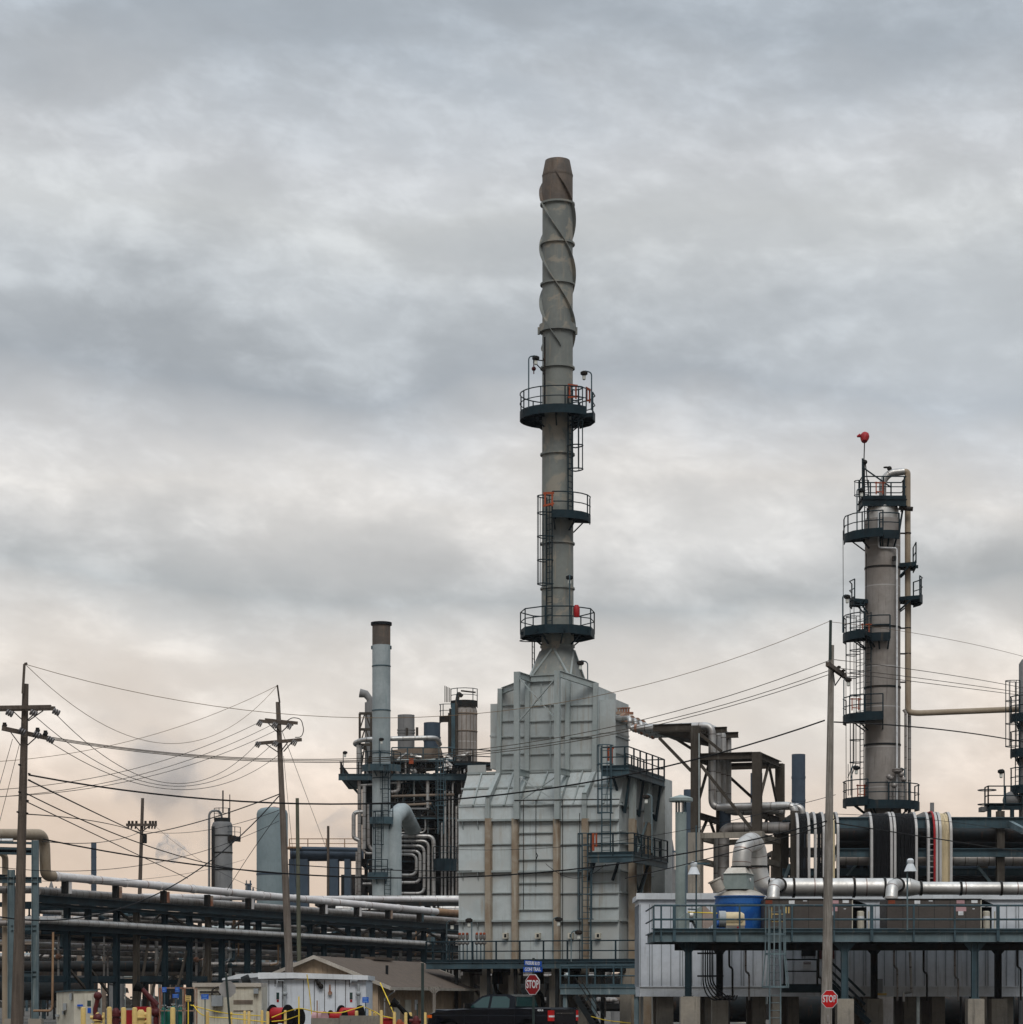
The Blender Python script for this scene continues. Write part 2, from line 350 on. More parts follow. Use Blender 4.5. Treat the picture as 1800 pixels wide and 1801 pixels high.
# ---- repeated building pieces
def rail_into(mb, pts, h=1.07, step=1.5, t=.035, closed=False, toe=True, mid=True):
    pts = [Vector(p) for p in pts]
    if closed: pts.append(pts[0])
    up = Vector((0, 0, 1))
    mb.tube([p+up*h for p in pts], t, 6)
    if mid: mb.tube([p+up*h*.52 for p in pts], t*.85, 6)
    if toe:
        for p, q in zip(pts, pts[1:]): mb.bar(p+up*.07, q+up*.07, .02, .14)
    L = sum((q-p).length for p, q in zip(pts, pts[1:])); k = max(1, round(L/step)); acc = 0; i = 0; tgt = 0
    for j in range(k+1):
        tgt = L*j/k
        while i < len(pts)-2 and acc+(pts[i+1]-pts[i]).length < tgt-1e-6: acc += (pts[i+1]-pts[i]).length; i += 1
        sg = pts[i+1]-pts[i]; p = pts[i]+sg*min(1, (tgt-acc)/max(sg.length, 1e-6))
        mb.bar(p-up*.1, p+up*h, t*2.1)
def ladder_into(mb, c, fa, z0, z1, wd=.46, cage=True, flare=False, t=.03, cz=2.2):
    """fa: direction (deg) the climber's back faces"""
    o = Vector((math.cos(R(fa)), math.sin(R(fa)), 0)); x = Vector((-o.y, o.x, 0)); c = Vector((c[0], c[1], 0)); up = Vector((0, 0, 1))
    for k in (-1, 1): mb.bar(c+x*k*wd/2+up*z0, c+x*k*wd/2+up*z1, t*1.9)
    z = z0+.3
    while z < z1: mb.tube([c-x*wd/2+up*z, c+x*wd/2+up*z], t*.55, 5); z += .32
    if cage:
        def hp(z, s=1): return [c+x*(.40*s*math.cos(R(an)))+o*(.08+.66*s*max(0, math.sin(R(an))))+up*z for an in range(0, 181, 20)]
        zs = []; z = z0+cz
        while z < z1-.1: zs.append(z); z += 1.25
        zs.append(z1)
        for z in zs:
            p = hp(z); p = [c+x*wd/2+up*z]+p+[c-x*wd/2+up*z]; mb.tube(p, t*.9, 5)
        for an in (20, 55, 90, 125, 160):
            q = c+x*(.40*math.cos(R(an)))+o*(.08+.66*math.sin(R(an)))
            mb.bar(q+up*zs[0], q+up*zs[-1], t*1.1)
def light(fr, base, h, reach=.35, ang=0, label='', big=False, mt='steel_blue', name='floodlight', group=None, kind='flood'):
    """lamp on a thin pole; base in frame coords"""
    base = Vector(base); o = thing(name, label, 'lamp', fr.w(base), group)
    dr = Vector((math.cos(R(ang)), math.sin(R(ang)), 0)); top = base+Vector((0, 0, h))
    mb = MB(fr).tube([base, top, top+dr*reach+Vector((0, 0, .08))], .035, 6, bend=.18); part('pole', mb, mt, o)
    e = top+dr*(reach+.05)
    if kind == 'dome':
        mb = MB(fr).rev((e.x, e.y), [(.27, e.z-.42), (.25, e.z-.38), (.16, e.z-.16), (.13, e.z-.1)], 20)
        part('lamp_shade', mb, 'white_paint', o)
        part('lamp_housing', MB(fr).rev((e.x, e.y), [(.12, e.z-.1), (.15, e.z-.02), (.15, e.z+.06), (.08, e.z+.13)], 16), 'white_paint', o)
    else:
        part('lamp_housing', MB(fr).rev((e.x, e.y), [(.10, e.z-.16), (.19, e.z-.10), (.19, e.z+.02), (.08, e.z+.08)], 14), 'steel_dark', o)
        part('lens', MB(fr).rev((e.x, e.y), [(.05, e.z-.40), (.09, e.z-.36), (.09, e.z-.17)], 12), 'lens', o)
    return o
def text_mesh(name, s, size, mtl, parent, fr, org, ux=(1, 0, 0), uz=(0, 0, 1), squeeze=1, bold=.02, depth=.004):
    """raised lettering as a mesh; org = centre in frame coords"""
    cu = bpy.data.curves.new('t', 'FONT'); cu.body = s; cu.size = size; cu.align_x = 'CENTER'; cu.align_y = 'CENTER'; cu.offset = bold*size; cu.extrude = depth
    cu.resolution_u = 3
    o = bpy.data.objects.new('t', cu); sc.collection.objects.link(o); bpy.context.view_layer.update()
    me = bpy.data.meshes.new_from_object(o.evaluated_get(bpy.context.evaluated_depsgraph_get()))
    mb = MB(fr); ux = Vector(ux); uz = Vector(uz); nn = ux.cross(uz); org = Vector(org)
    mb.add([org+ux*v.co.x*squeeze+uz*v.co.y+nn*v.co.z for v in me.vertices], [tuple(p.vertices) for p in me.polygons])
    bpy.data.objects.remove(o); bpy.data.curves.remove(cu); bpy.data.meshes.remove(me)
    return part(name, mb, mtl, parent)
# ================================================================== GROUND
g = MB().box(-1500, 1500, -300, 3000, -.5, 0); struct('ground', g, 'gravel')
struct('road', MB().box(-300, 300, 78, 97, .004, .012), 'asphalt')
struct('yard_pavement', MB().box(-60, 60, 102, 170, .004, .012), 'asphalt')
struct('kerb', MB().box(-300, 300, 97.2, 97.45, 0, .13), 'concrete')
# ================================================================== FURNACE (the big pale box)
F = Fr(948, 130, 18)
fz = lambda y, px=948, d=0: F.p(px, y, d)[2]
fur = thing('furnace', 'tall pale grey ribbed steel furnace box under the spiral stack', 'furnace', F.w((0, 0, 0)))
aL, aR = F.a(807), F.a(1089); D1, DL, DU = 1.4, 6.7, 3.7
zb, z1, z2 = fz(1700), fz(1418), fz(1362, 840, D1)
uL, uR = F.a(882, D1), F.a(1050, D1); z3 = fz(1213, 882, D1)
m = MB(F); m.prism([(0, zb), (0, z1), (D1, z2), (DL, z2), (DL, zb)], aL, aR, 'a'); part('lower_casing', m, 'casing_paint', fur)
pk0, pk1 = F.a(930, D1), F.a(1002, D1); zp = fz(1190, 950, D1)
m = MB(F).prism([(uL, z2-.02), (uR, z2-.02), (uR, fz(1206, 1050, D1)), (pk1, zp), (pk0, zp), (uL, z3)], D1, D1+DU); part('upper_casing', m, 'casing_paint', fur)
for x0, x1, nm in ((F.a(865, 2.2), uL-.002, 'header_box'), (uR+.002, uR+.85, 'header_box')):
    m = MB(F).box(x0, x1, 2.0, 4.6, fz(1352, 870, 2), fz(1238, 870, 2)); m.box(x0-.03, x1+.03, 1.97, 4.63, fz(1296, 870, 2), fz(1293, 870, 2)); part(nm, m, 'casing_paint', fur)
m = MB(F).box(aR-1.2, aR+.55, DL+.6, DL+2.2, 0, fz(1372, 1150, 8)); part('rear_duct', m, 'roof_paint', fur)
# horizontal stiffeners
m = MB(F)
def hst(y, x0, x1, t=.05, o=.10, d=0):
    z = fz(y, (x0+x1)/2, d); m.box(F.a(x0, d), F.a(x1, d), d-o, d-.002, z-t/2, z+t/2)
segs = [(807, 856), (864, 903), (911, 976), (984, 1026), (1034, 1089)]
for y in (1416, 1485, 1571):
    for s_ in segs: hst(y, *s_)
for y in (1443, 1533, 1620):
    for s_ in segs: hst(y, *s_, t=.10, o=.22)
    for px in (815, 842):
        p = F.p(px, y+2, 0); m.prism([(0, p[2]), (-.2, p[2]), (0, p[2]-.45)], p[0]-.02, p[0]+.02, 'a')
for y in (1465, 1512, 1553, 1600): hst(y, 911, 976)
for y in (1464, 1508, 1552, 1596): hst(y, 1034, 1089)
for y in (1240, 1268, 1296, 1326, 1354): hst(y, 884, 926, d=D1); hst(y, 934, 996, d=D1); hst(y, 1004, 1047, d=D1)
for px in (968,): m.bpx(px-1, px+1, 1240, 1352, D1-.09, D1-.002)
m.bpx(951, 953, 1195, 1240, D1-.09, D1-.002)
for z in (fz(1485), fz(1571), fz(1418), fz(1464), fz(1508), fz(1620), fz(1533)): m.box(aR+.002, aR+.12, .1, DL, z-.04, z+.04)
for z in (fz(1268, 950, D1), fz(1296, 950, D1), fz(1326, 950, D1)): m.box(uR+.86, uR+.93, 2, 4.6, z-.03, z+.03)
part('stiffener', m, 'stiff_paint', fur)
# ribs on the sloped shoulder
m = MB(F)
def sh(px0, t0, px1, t1, w_=.07):
    def q(px, t): a = F.a(px, D1*t); return (a, D1*t-.03, z1+(z2-z1)*t+.04)
    m.bar(q(px0, t0), q(px1, t1), w_, .09)
for a_, b_ in ((832, 848), (887, 903), (886, 904), (941, 965), (1008, 1026), (1062, 1075)): sh(a_, 0, b_, 1)
for a_, b_ in ((812, 868), (874, 902), (918, 972), (990, 1034), (1046, 1080)): sh(a_, .55, b_, .55)
m.bar((aL, D1-.03, z2+.05), (aR, D1-.03, z2+.05), .1, .12); part('shoulder_rib', m, 'stiff_paint', fur)
m = MB(F); m.box(aL-.02, uL-.9, D1+.1, D1+.16, z2, z2+.5); part('parapet', m, 'casing_paint', fur)
# columns
for px in (860, 907, 980, 1030):
    m = MB(F); p = F.p(px, 1440, -.12); q = F.p(px, 1712, -.12); m.ibeam(p, (p[0], -.12, q[2]), .30, .34, up=(1, 0, 0))
    m.box(p[0]-.13, p[0]+.13, -.30, -.26, q[2], p[2]); part('column', m, 'rusty_post', fur, 'rust stained lower column of the furnace front')
for d in (1.6, 4.6):
    m = MB(F).ibeam((aR+.3, d, 0), (aR+.3, d, fz(1442)), .34, .34); m.box(aR+.12, aR+.48, d-.19, d-.16, 0, fz(1440)); part('column', m, 'rusty_post', fur)
    part('front_post', MB(F).ibeam((aR+.3, d, fz(1441)), (aR+.3, d, fz(1366)), .30, .34), 'stiff_paint', fur)
m = MB(F).bar((aR+.3, 1.8, fz(1520)), (aR+.3, 4.4, fz(1440)), .1); m.bar((aR+.3, 4.4, fz(1520)), (aR+.3, 1.8, fz(1440)), .1)
m.bar((aR+.3, 1.8, fz(1620)), (aR+.3, 4.4, fz(1530)), .1); m.bar((aR+.3, 4.4, fz(1620)), (aR+.3, 1.8, fz(1530)), .1); part('side_brace', m, 'steel_light', fur)
for px, top in ((910, 1182), (981, 1180)):
    p = F.p(px, top, -.35); q = F.p(px, 1441, -.35); m = MB(F).box(p[0]-.14, p[0]+.14, -.5, -.24, q[2], p[2]); part('front_post', m, 'stiff_paint', fur)
for pts in (((860, 1440, 0), (860, 1405, 0), (879, 1362, D1), (882, 1212, D1)), ((1030, 1440, 0), (1030, 1398, 0), (1047, 1360, D1), (1050, 1202, D1)),
            ((912, 1412, 0), (929, 1360, D1), (930, 1198, D1)), ((985, 1408, 0), (1000, 1360, D1), (1001, 1198, D1))):
    m = MB(F); q = [F.p(x, y, d)-Vector((0, .15, 0)) for x, y, d in pts]
    for a_, b_ in zip(q, q[1:]): m.bar(a_, b_, .24, .22)
    part('bent_post', m, 'stiff_paint', fur)
m = MB(F)
for a_, b_ in (((914, 1193), (978, 1265)), ((914, 1268), (978, 1192)), ((914, 1367), (977, 1409)), ((977, 1367), (914, 1410))):
    m.bar(F.p(*a_, -.36), F.p(*b_, -.36), .12, .05)
part('cross_brace', m, 'stiff_paint', fur)
m = MB(F)
for a_, b_ in (((912, 1187, -.3), (933, 1194, D1)), ((984, 1185, -.3), (1048, 1206, D1)), ((908, 1206, -.1), (884, 1215, D1)), ((912, 1358, -.3), (932, 1362, D1)), ((984, 1356, -.3), (1003, 1360, D1)), ((934, 1194, D1-.1), (978, 1192, D1-.1))):
    m.ibeam(F.p(*a_), F.p(*b_), .15, .34)
part('tie_beam', m, 'stiff_paint', fur)
m = MB(F)
for px, y0, y1 in ((921, 1408, 1600), (943, 1408, 1560), (990, 1408, 1692), (1020, 1430, 1690)): m.tube([F.p(px, y0, -.45), F.p(px, y1, -.45)], .022, 6)
m.tube([F.p(905, 1408, -.5), F.p(1090, 1406, -.5)], .03, 6); m.tube([F.p(943, 1500, -.45), F.p(946, 1505, -.5), F.p(943, 1512, -.45)], .03, 6)
part('conduit', m, 'steel_dark', fur)
for px in (888, 945, 1003, 1051):
    m = MB(F).bpx(px-4, px+4, 1641, 1651, -.3, -.002); b = part('gauge_box', m, 'cream_paint', fur)
    part('dial', MB(F).bpx(px-1, px+3, 1643, 1649, -.31, -.302), 'steel_dark', b)
for px, d, wd in ((822, 1.2, .50), (855, -.1, .46), (905, -.1, .46), (977, -.1, .46), (1028, 1.0, .5), (1103, 1.6, .6), (1115, 4.6, .6), (838, 5.5, .6), (890, 5.5, .6), (945, 5.5, .6), (1010, 5.5, .6)):
    a = F.a(px, d); zt = fz(1716, px, d); m = MB(F).box(a-wd/2, a+wd/2, d-.3, d+.35, 0, zt); m.box(a-wd/2+.08, a+wd/2-.08, d-.2, d+.25, zt, zb-.02)
    m.box(a-wd/2-.01, a+wd/2+.01, d-.31, d+.36, zt*.78, zt*.78+.03)
    part('pier', m, 'concrete', fur)
m = MB(F).box(aL, aR, .3, DL, zb-.25, zb-.01); part('floor_plate', m, 'steel_dark', fur)
for k in range(7):
    px = 835+k*36; m = MB(F).tube([F.p(px, 1712, 2.5), F.p(px, 1740, 2.5), F.p(px+12, 1752, 3.0), F.p(px+12, 1790, 3)], .11, 8, bend=.3)
    m.rev((F.a(px+4, 1.8), 1.8), [(.3, zb-.9), (.3, zb-.2)], 12)
    part('burner_pipe', m, 'far_dark' if k % 2 else 'jacket_dull', fur)
# ---- furnace walkways
def deck(root, fr, a0, a1, d0, d1, z, mt='steel_blue', th=.34, rails=('f',), nm='deck', rmt='dark_teal', step=1.45):
    m = MB(fr).box(a0+.05, a1-.05, d0+.05, d1-.05, z-.06, z)
    for p, q in (((a0, d0), (a1, d0)), ((a0, d1), (a1, d1)), ((a0, d0+.1), (a0, d1-.1)), ((a1, d0+.1), (a1, d1-.1))): m.ibeam((*p, z-th/2-.004), (*q, z-th/2-.004), .14, th)
    k = int((a1-a0)/1.6)
    for i in range(1, k): a = a0+(a1-a0)*i/k; m.bar((a, d0+.1, z-th/2), (a, d1-.1, z-th/2), .08, th*.7)
    dk = part(nm, m, mt, root)
    m = MB(fr)
    E = {'f': ((a0, d0), (a1, d0)), 'b': ((a0, d1), (a1, d1)), 'l': ((a0, d0), (a0, d1)), 'r': ((a1, d0), (a1, d1))}
    for e in rails: rail_into(m, [(*E[e][0], z), (*E[e][1], z)], step=step)
    if rails: part('railing', m, rmt, dk)
    return dk
wk = thing('furnace_walkway', 'blue-grey steel walkway with railing round the foot of the furnace', 'walkway', F.w((0, -1.5, 0)))
a0, a1 = F.a(750, -1.6), F.a(1126, -1.6); zd = fz(1692, 940, -1.6)
deck(wk, F, a0, a1, -1.6, -.6, zd, rails=('f', 'l'), step=1.25); deck(wk, F, a0, aL-.15, -.5, 5.5, zd, rails=('l',), nm='side_deck')
for px in (803, 860, 907, 980, 1060): m = MB(F).ibeam(F.p(px, 1704, -1.2), (F.a(px, -1.2), -1.2, 0), .16, .16); part('post', m, 'steel_dark', wk)
lw = thing('low_walkway', 'lower grey-blue railed landing right of the furnace piers', 'walkway', F.w((F.a(1060, -3), -3, 0)))
z = fz(1736, 1060, -3.4); deck(lw, F, F.a(986, -3.4), F.a(1127, -3.4), -3.4, -1.9, z, mt='steel_light', th=.38, rails=('f', 'b', 'r'), rmt='steel_blue')
for px in (995, 1045, 1120): m = MB(F).ibeam(F.p(px, 1749, -3.2), (F.a(px, -3.2), -3.2, 0), .2, .2); part('post', m, 'steel_light', lw)
m = MB(F).bar(F.p(1020, 1772, -3.2), F.p(1038, 1750, -3.2), .12); part('brace', m, 'steel_light', lw)
stv = thing('steel_stair', 'dark steel stair descending below the low landing', 'stair', F.w((F.a(1040, -3.8), -3.8, 0)))
m = MB(F)
A, B = F.p(1020, 1752, -3.9), F.p(1062, 1822, -3.9)
for d in (-3.9, -4.7): m.bar((A[0], d, A[2]), (B[0], d, 0), .06, .28)
for d in (-3.9, -4.7): m.tube([(A[0], d, A[2]+.9), (B[0], d, .9)], .03, 6)
part('stringer', m, 'steel_dark', stv); m = MB(F)
for i in range(11): t = (i+.5)/11; a = A[0]+(B[0]-A[0])*t; zz = A[2]*(1-t); m.box(a-.12, a+.14, -4.66, -3.94, zz, zz+.04)
part('tread', m, 'steel_dark', stv)
# upper side platform
up_ = thing('side_platform', 'upper dark blue railed platform bracketed off the right side of the furnace', 'platform', F.w((aR, 2, fz(1350))), 'platforms on the right flank of the furnace')
z = fz(1350, 1105, 0); ao = F.a(1106, 0)
m = MB(F).box(F.a(1060, 0), ao, 0, 1.3, z-.08, z); m.box(uR+1.0, ao, 1.3, 7.2, z-.08, z)
m.ibeam((F.a(1058, 0), 0, z-.25), (ao, 0, z-.25), .14, .34); m.ibeam((ao, 0, z-.25), (ao, 7.3, z-.25), .14, .34)
for d in (1.3, 2.8, 4.3, 5.8, 7.2): m.bar((uR+1, d, z-.2), (ao, d, z-.2), .1, .24)
dk = part('deck', m, 'steel_blue', up_); m = MB(F); rail_into(m, [(F.a(1058, 0), 0, z), (ao, 0, z), (ao, 7.3, z)], step=1.3); rail_into(m, [(uR+1.0, 3.4, z), (uR+1.0, 7.3, z), (ao, 7.3, z)], step=1.3, toe=False); part('railing', m, 'dark_teal', dk)
m = MB(F)
for d in (.6, 3.4, 6.9): m.bar((ao-.1, d, z-.35), (aR+.15, d, z-2.3), .13, .13); m.bar((aR-.5, d, z-.35), (aR+.1, d, z-2.2), .12, .12)
part('bracket', m, 'dark_teal', up_); m = MB(F)
a = F.a(1066, -.5); ladder_into(m, (a, -.45), -90, fz(1506, 1066, -.45), z+1.1, cage=True); part('ladder', m, 'steel_blue', up_)
m = MB(F).box(F.a(1068, .3), F.a(1072, .3), .28, .34, z+.4, z+1.15); m.box(F.a(1068, .3), F.a(1080, .3), .28, .34, z+1.0, z+1.12); m.box(F.a(1074, .3), F.a(1078, .3), .28, .34, z+.25, z+1.0); part('swing_gate', m, 'orange', up_)
lp = thing('side_platform', 'lower dark blue railed platform at mid height on the right side of the furnace', 'platform', F.w((aR, 1, fz(1505))), 'platforms on the right flank of the furnace')
z = fz(1503, 1075, -1.0); ai = F.a(1034, -1.0); ao2 = F.a(1114, -1.0)
m = MB(F).box(ai, ao2, -1, -.35, z-.08, z); m.box(aR+.55, ao2, -.35, 6, z-.08, z)
m.ibeam((ai, -1, z-.25), (ao2, -1, z-.25), .14, .34); m.ibeam((ao2, -1, z-.25), (ao2, 6, z-.25), .14, .34); m.ibeam((ai, -1, z-.25), (ai, -.3, z-.25), .14, .34)
dk = part('deck', m, 'steel_blue', lp); m = MB(F); rail_into(m, [(ai, -1, z), (ao2, -1, z), (ao2, 6, z)], step=1.3); rail_into(m, [(aR+.6, 1.2, z), (aR+.6, 6, z)], step=1.5, toe=False); part('railing', m, 'dark_teal', dk)
m = MB(F)
for px in (1042, 1084): m.bar(F.p(px+6, 1510, -.9), F.p(px-6, 1548, -.2), .12)
m.bar((ao2-.1, 2.5, z-.3), (aR+.3, 2.5, z-2), .12); part('bracket', m, 'dark_teal', lp)
m = MB(F); ladder_into(m, (F.a(1032, -.55), -.55), -90, zd, z+1.1); part('ladder', m, 'steel_blue', lp)
m = MB(F).box(F.a(1042, -1.02), F.a(1046, -1.02), -1.06, -1.02, z+.2, z+1.1); m.box(F.a(1048, -1.02), F.a(1051, -1.02), -1.06, -1.02, z+.4, z+1.1); part('swing_gate', m, 'orange', lp)
# ================================================================== SPIRAL STACK
sd_ = D1+1.9; sa = F.a(981, sd_); SC = F.w((sa, sd_, 0)); SYc = SC.y
class Fc(Fr):
    def __init__(s, x, y, th=0): s.ox = x; s.oy = y; s.c = math.cos(R(th)); s.s = math.sin(R(th))
K = Fc(SC.x, SC.y, 0)
kz = lambda y: EYE+(YH-y)/FPX*SYc
kr = lambda p: p*SYc/FPX
stk = thing('smokestack', 'slender tall grey smokestack with spiral fins rising from the furnace roof', 'smokestack', K.w((0, 0, zp)))
m = MB(K).rev((0, 0), [(kr(28.5), kz(1142)), (kr(28.2), kz(1050)), (kr(27.2), kz(800)), (kr(26.6), kz(358))], 40); part('shaft', m, 'stack_paint', stk)
m = MB(K).rev((0, 0), [(kr(26.8), kz(358)), (kr(26.8), kz(308)), (kr(21.8), kz(283)), (kr(19.5), kz(283)), (kr(19.5), kz(300))], 40); m.sector((0, 0), kr(26.9), kr(27.3), kz(311), kz(308)); m.box(-.32, -.30, -kr(24), -kr(21.5), kz(306), kz(285))
part('bare_top', m, 'stack_bare', stk)
m = MB(K)
for y in (430, 501, 648, 800, 957, 1036, 1138): m.sector((0, 0), kr(26), kr(30.6), kz(y)-.045, kz(y)+.045, k=32)
m.sector((0, 0), kr(26), kr(30.6), kz(360)-.05, kz(360)+.05, k=32); m.sector((0, 0), kr(26), kr(32.2), kz(585), kz(572), k=32)
for s_ in (-1, 1): m.box(s_*kr(31), s_*kr(35), -.1, .1, kz(588), kz(576))
part('ring_flange', m, 'stack_paint', stk)
PITCH = 290.0
for i in range(3):                                          # three spiral fins
    for (ya, yb, mt_) in ((308, 357, 'stack_bare'), (361, 614, 'stack_paint')):
        m = MB(K); vs = []; nst = int((yb-ya)/5)+2
        for j in range(nst):
            y = ya+(yb-ya)*j/(nst-1); an = R(-90+360*(y-(315+i*PITCH/3))/PITCH)
            e = kr(6.2)*min(1, (y-300)/30.0) if y < 340 else kr(6.2)*min(1, max(.25, (622-y)/14.0))
            for r, dz in ((kr(25.5), -.03), (kr(26.4)+e, -.03), (kr(26.4)+e, .03), (kr(25.5), .03)):
                vs.append((r*math.cos(an), r*math.sin(an), kz(y)+dz))
        fs = [(4*j+k, 4*j+(k+1) % 4, 4*j+4+(k+1) % 4, 4*j+4+k) for j in range(nst-1) for k in range(4)]+[(0, 3, 2, 1), tuple(4*(nst-1)+k for k in range(4))]
        m.add(vs, fs); part('spiral_fin', m, mt_, stk)
# square-to-round base hood
def hood():
    m = MB(K); zt, zq = kz(1142), zp-.05; k = 32
    th = R(-18); hw, hd = 1.12, 1.45
    cs = [(-hw, -hd), (hw, -hd), (hw, hd), (-hw, hd)]; cs = [(x*math.cos(th)-y*math.sin(th), x*math.sin(th)+y*math.cos(th)) for x, y in cs]
    top = [(kr(28.5)*math.cos(2*math.pi*j/k-math.pi), kr(28.5)*math.sin(2*math.pi*j/k-math.pi)) for j in range(k)]
    vs = [(x, y, zq) for x, y in cs]+[(x, y, zt) for x, y in top]; fs = []
    best = [min(range(4), key=lambda c: (cs[c][0]-x)**2+(cs[c][1]-y)**2) for x, y in top]
    for j in range(k):
        jn = (j+1) % k; fs.append((best[j], 4+j, 4+jn))
        if best[j] != best[jn]: fs.append((best[j], 4+jn, best[jn]))
    m.add(vs, fs); part('base_hood', m, 'stack_paint', stk)
    m = MB(K)
    for c in range(4):
        js = [j for j in range(k) if best[j] == c]
        lo = [j for j in js if best[(j-1) % k] != c][0]; hi = [j for j in js if best[(j+1) % k] != c][0]
        for j in (lo, hi): x, y = top[j]; m.bar((cs[c][0], cs[c][1], zq), (x*1.02, y*1.02, zt-.1), .16, .08)
    part('hood_rib', m, 'stiff_paint', stk)
    m = MB(K)
    for c in range(4): p, q = cs[c], cs[(c+1) % 4]; m.bar((*p, zq+.05), (*q, zq+.05), .2, .15)
    part('base_frame', m, 'stiff_paint', stk)
hood()
def ringplat(root, fr, c, r0, r1, z, a0, a1, th=.30, poly=0, mt='steel_blue', rmt='dark_teal', k=24, step=1.0, name='platform', rails=True, br=True):
    kk = poly or k
    m = MB(fr).sector(c, r0, r1, z-.05, z, a0, a1, kk); m.sector(c, r1-.03, r1+.02, z-th, z+.12, a0, a1, kk)
    pf = part(name, m, mt, root)
    m = MB(fr)
    if br:
        nb = max(2, int(abs(a1-a0)/45))
        for j in range(nb+1):
            an = R(a0+(a1-a0)*j/nb); C, S = math.cos(an), math.sin(an)
            m.bar((c[0]+r0*C, c[1]+r0*S, z-.14), (c[0]+r1*C, c[1]+r1*S, z-.14), .08, .18); m.bar((c[0]+r0*1.01*C, c[1]+r0*1.01*S, z-.75), (c[0]+(r0+(r1-r0)*.6)*C, c[1]+(r0+(r1-r0)*.6)*S, z-.2), .07, .07)
        part('bracket', m, mt, pf)
    if rails:
        m = MB(fr); pts = [(c[0]+r1*math.cos(R(a0+(a1-a0)*j/kk)), c[1]+r1*math.sin(R(a0+(a1-a0)*j/kk)), z) for j in range(kk+1)]
        rail_into(m, pts, step=step, t=.032, toe=False); part('railing', m, rmt, pf)
    return pf
KM = Fc(SC.x, SC.y, 0)
ringplat(stk, K, (0, 0), kr(28), kr(66), kz(729), -305, -42, th=.34, step=1.25, mt='dark_teal')
ringplat(stk, K, (0, 0), kr(28), kr(66), kz(731), -22, 52, poly=3, th=.34, step=1.2, mt='dark_teal')
ringplat(stk, K, (0, 0), kr(28), kr(58), kz(911), -100, 10, poly=6, th=.30, step=1.25, mt='dark_teal')
ringplat(stk, K, (0, 0), kr(28), kr(66), kz(1111), -350, 10, poly=9, th=.34, step=1.35, mt='dark_teal')
def lad(root, fr, c, fa, z0, z1, mt='dark_teal', cage=True, t=.03):
    m = MB(fr); ladder_into(m, c, fa, z0, z1, cage=False, t=t); l = part('ladder', m, mt, root)
    if cage:
        m2 = MB(fr); ladder_into(m2, c, fa, z0, z1, cage=True, t=t)
        # the cage alone: drop the faces the bare ladder already has
        nf, nv = len(m.fc), len(m.v); m2.v = m2.v[nv:]; m2.al = m2.al[nv:]; m2.fc = [tuple(i-nv for i in f_) for f_ in m2.fc[nf:]]
        part('cage', m2, mt, l)
    return l
an = -50; lad(stk, K, (kr(34)*math.cos(R(an)), kr(34)*math.sin(R(an))), -32, kz(905), kz(690), t=.04)
an = -118; lad(stk, K, (kr(32)*math.cos(R(an)), kr(32)*math.sin(R(an))), -140, kz(1106), kz(880), t=.036)
an = -195; lad(stk, K, (kr(44)*math.cos(R(an)), kr(44)*math.sin(R(an))), 165, kz(1178), kz(1125))
m = MB(K).tube([(-kr(23), -kr(28), kz(718)), (-kr(23), -kr(28), kz(600))], .045, 8)
m.tube([(-kr(25), -kr(26), kz(641)), (-kr(42), -kr(26), kz(639))], .03, 6); m.tube([(-kr(25), -kr(26), kz(660)), (-kr(42), -kr(26), kz(642))], .03, 6); m.tube([(-kr(42), -kr(26), kz(645)), (-kr(42), -kr(26), kz(632))], .04, 6)
for y in (640, 658, 665): m.box(-kr(26), -kr(22), -kr(30), -kr(26), kz(y), kz(y-3))
part('hoist_mast', m, 'steel_dark', stk)
m = MB(K).sphere((-kr(42), -kr(26), kz(655)), .12, 8); m.tube([(-kr(42), -kr(26), kz(645)), (-kr(42), -kr(26), kz(664))], .03, 6); part('hoist_hook', m, 'dark_red', stk)
for (x, y, w_, h_) in ((1000, 700, 5, 22), (1006, 690, 9, 6), (994, 690, 6, 5), (1018, 705, 4, 22), (1014, 697, 8, 4)):
    pass
def gates(cx, ytop, ang, mt='orange'):
    r = kr(60); c = Vector((r*math.cos(R(ang)), r*math.sin(R(ang)), 0)); x = Vector((-math.sin(R(ang)), math.cos(R(ang)), 0)); up = Vector((0, 0, 1)); m = MB(K)
    for s_ in (-.28, .1): m.bar(c+x*s_+up*kz(ytop+24), c+x*s_+up*kz(ytop), .09, .05)
    m.bar(c-x*.38+up*kz(ytop+1), c+x*.2+up*kz(ytop+1), .05, .12); m.bar(c-x*.38+up*kz(ytop+23), c+x*.2+up*kz(ytop+19), .05, .10)
    part('swing_gate', m, mt, stk)
gates(0, 690, -62); gates(0, 690, -25); gates(0, 878, -103)
m = MB(K); m.rev((kr(32), -kr(56)), [(.14, kz(1094)), (.17, kz(1090)), (.17, kz(1078)), (.1, kz(1073))], 12); part('safety_shower', m, 'red', stk)
for (dx, dy, y0, y1, lab, an_) in ((-51, -42, 728, 638, 'tall twin lamp at left of the top stack platform', 20), (59, -28, 728, 662, 'hooked lamp at right of the top stack platform', 180),
                              (20, -58, 1106, 1022, 'short lamp standing on the lowest stack platform', 90)):
    light(K, (kr(dx), kr(dy), kz(y0)), kz(y1)-kz(y0), ang=an_, label=lab, group='lamps on the stack platforms')
light(F, F.p(1034, 1196, 2.5), .95, ang=180, label='small lamp on the furnace roof right of the stack hood')
light(F, F.p(830, 1692, -1.55), fz(1618)-fz(1692), .1, ang=180, label='pale box lamp on the walkway at the furnace left corner', mt='steel_light')
light(F, F.p(1005, 1692, -1.7), fz(1640)-fz(1692), .35, ang=0, label='drooping lamp on a pole before the furnace gauge boxes', mt='steel_light')
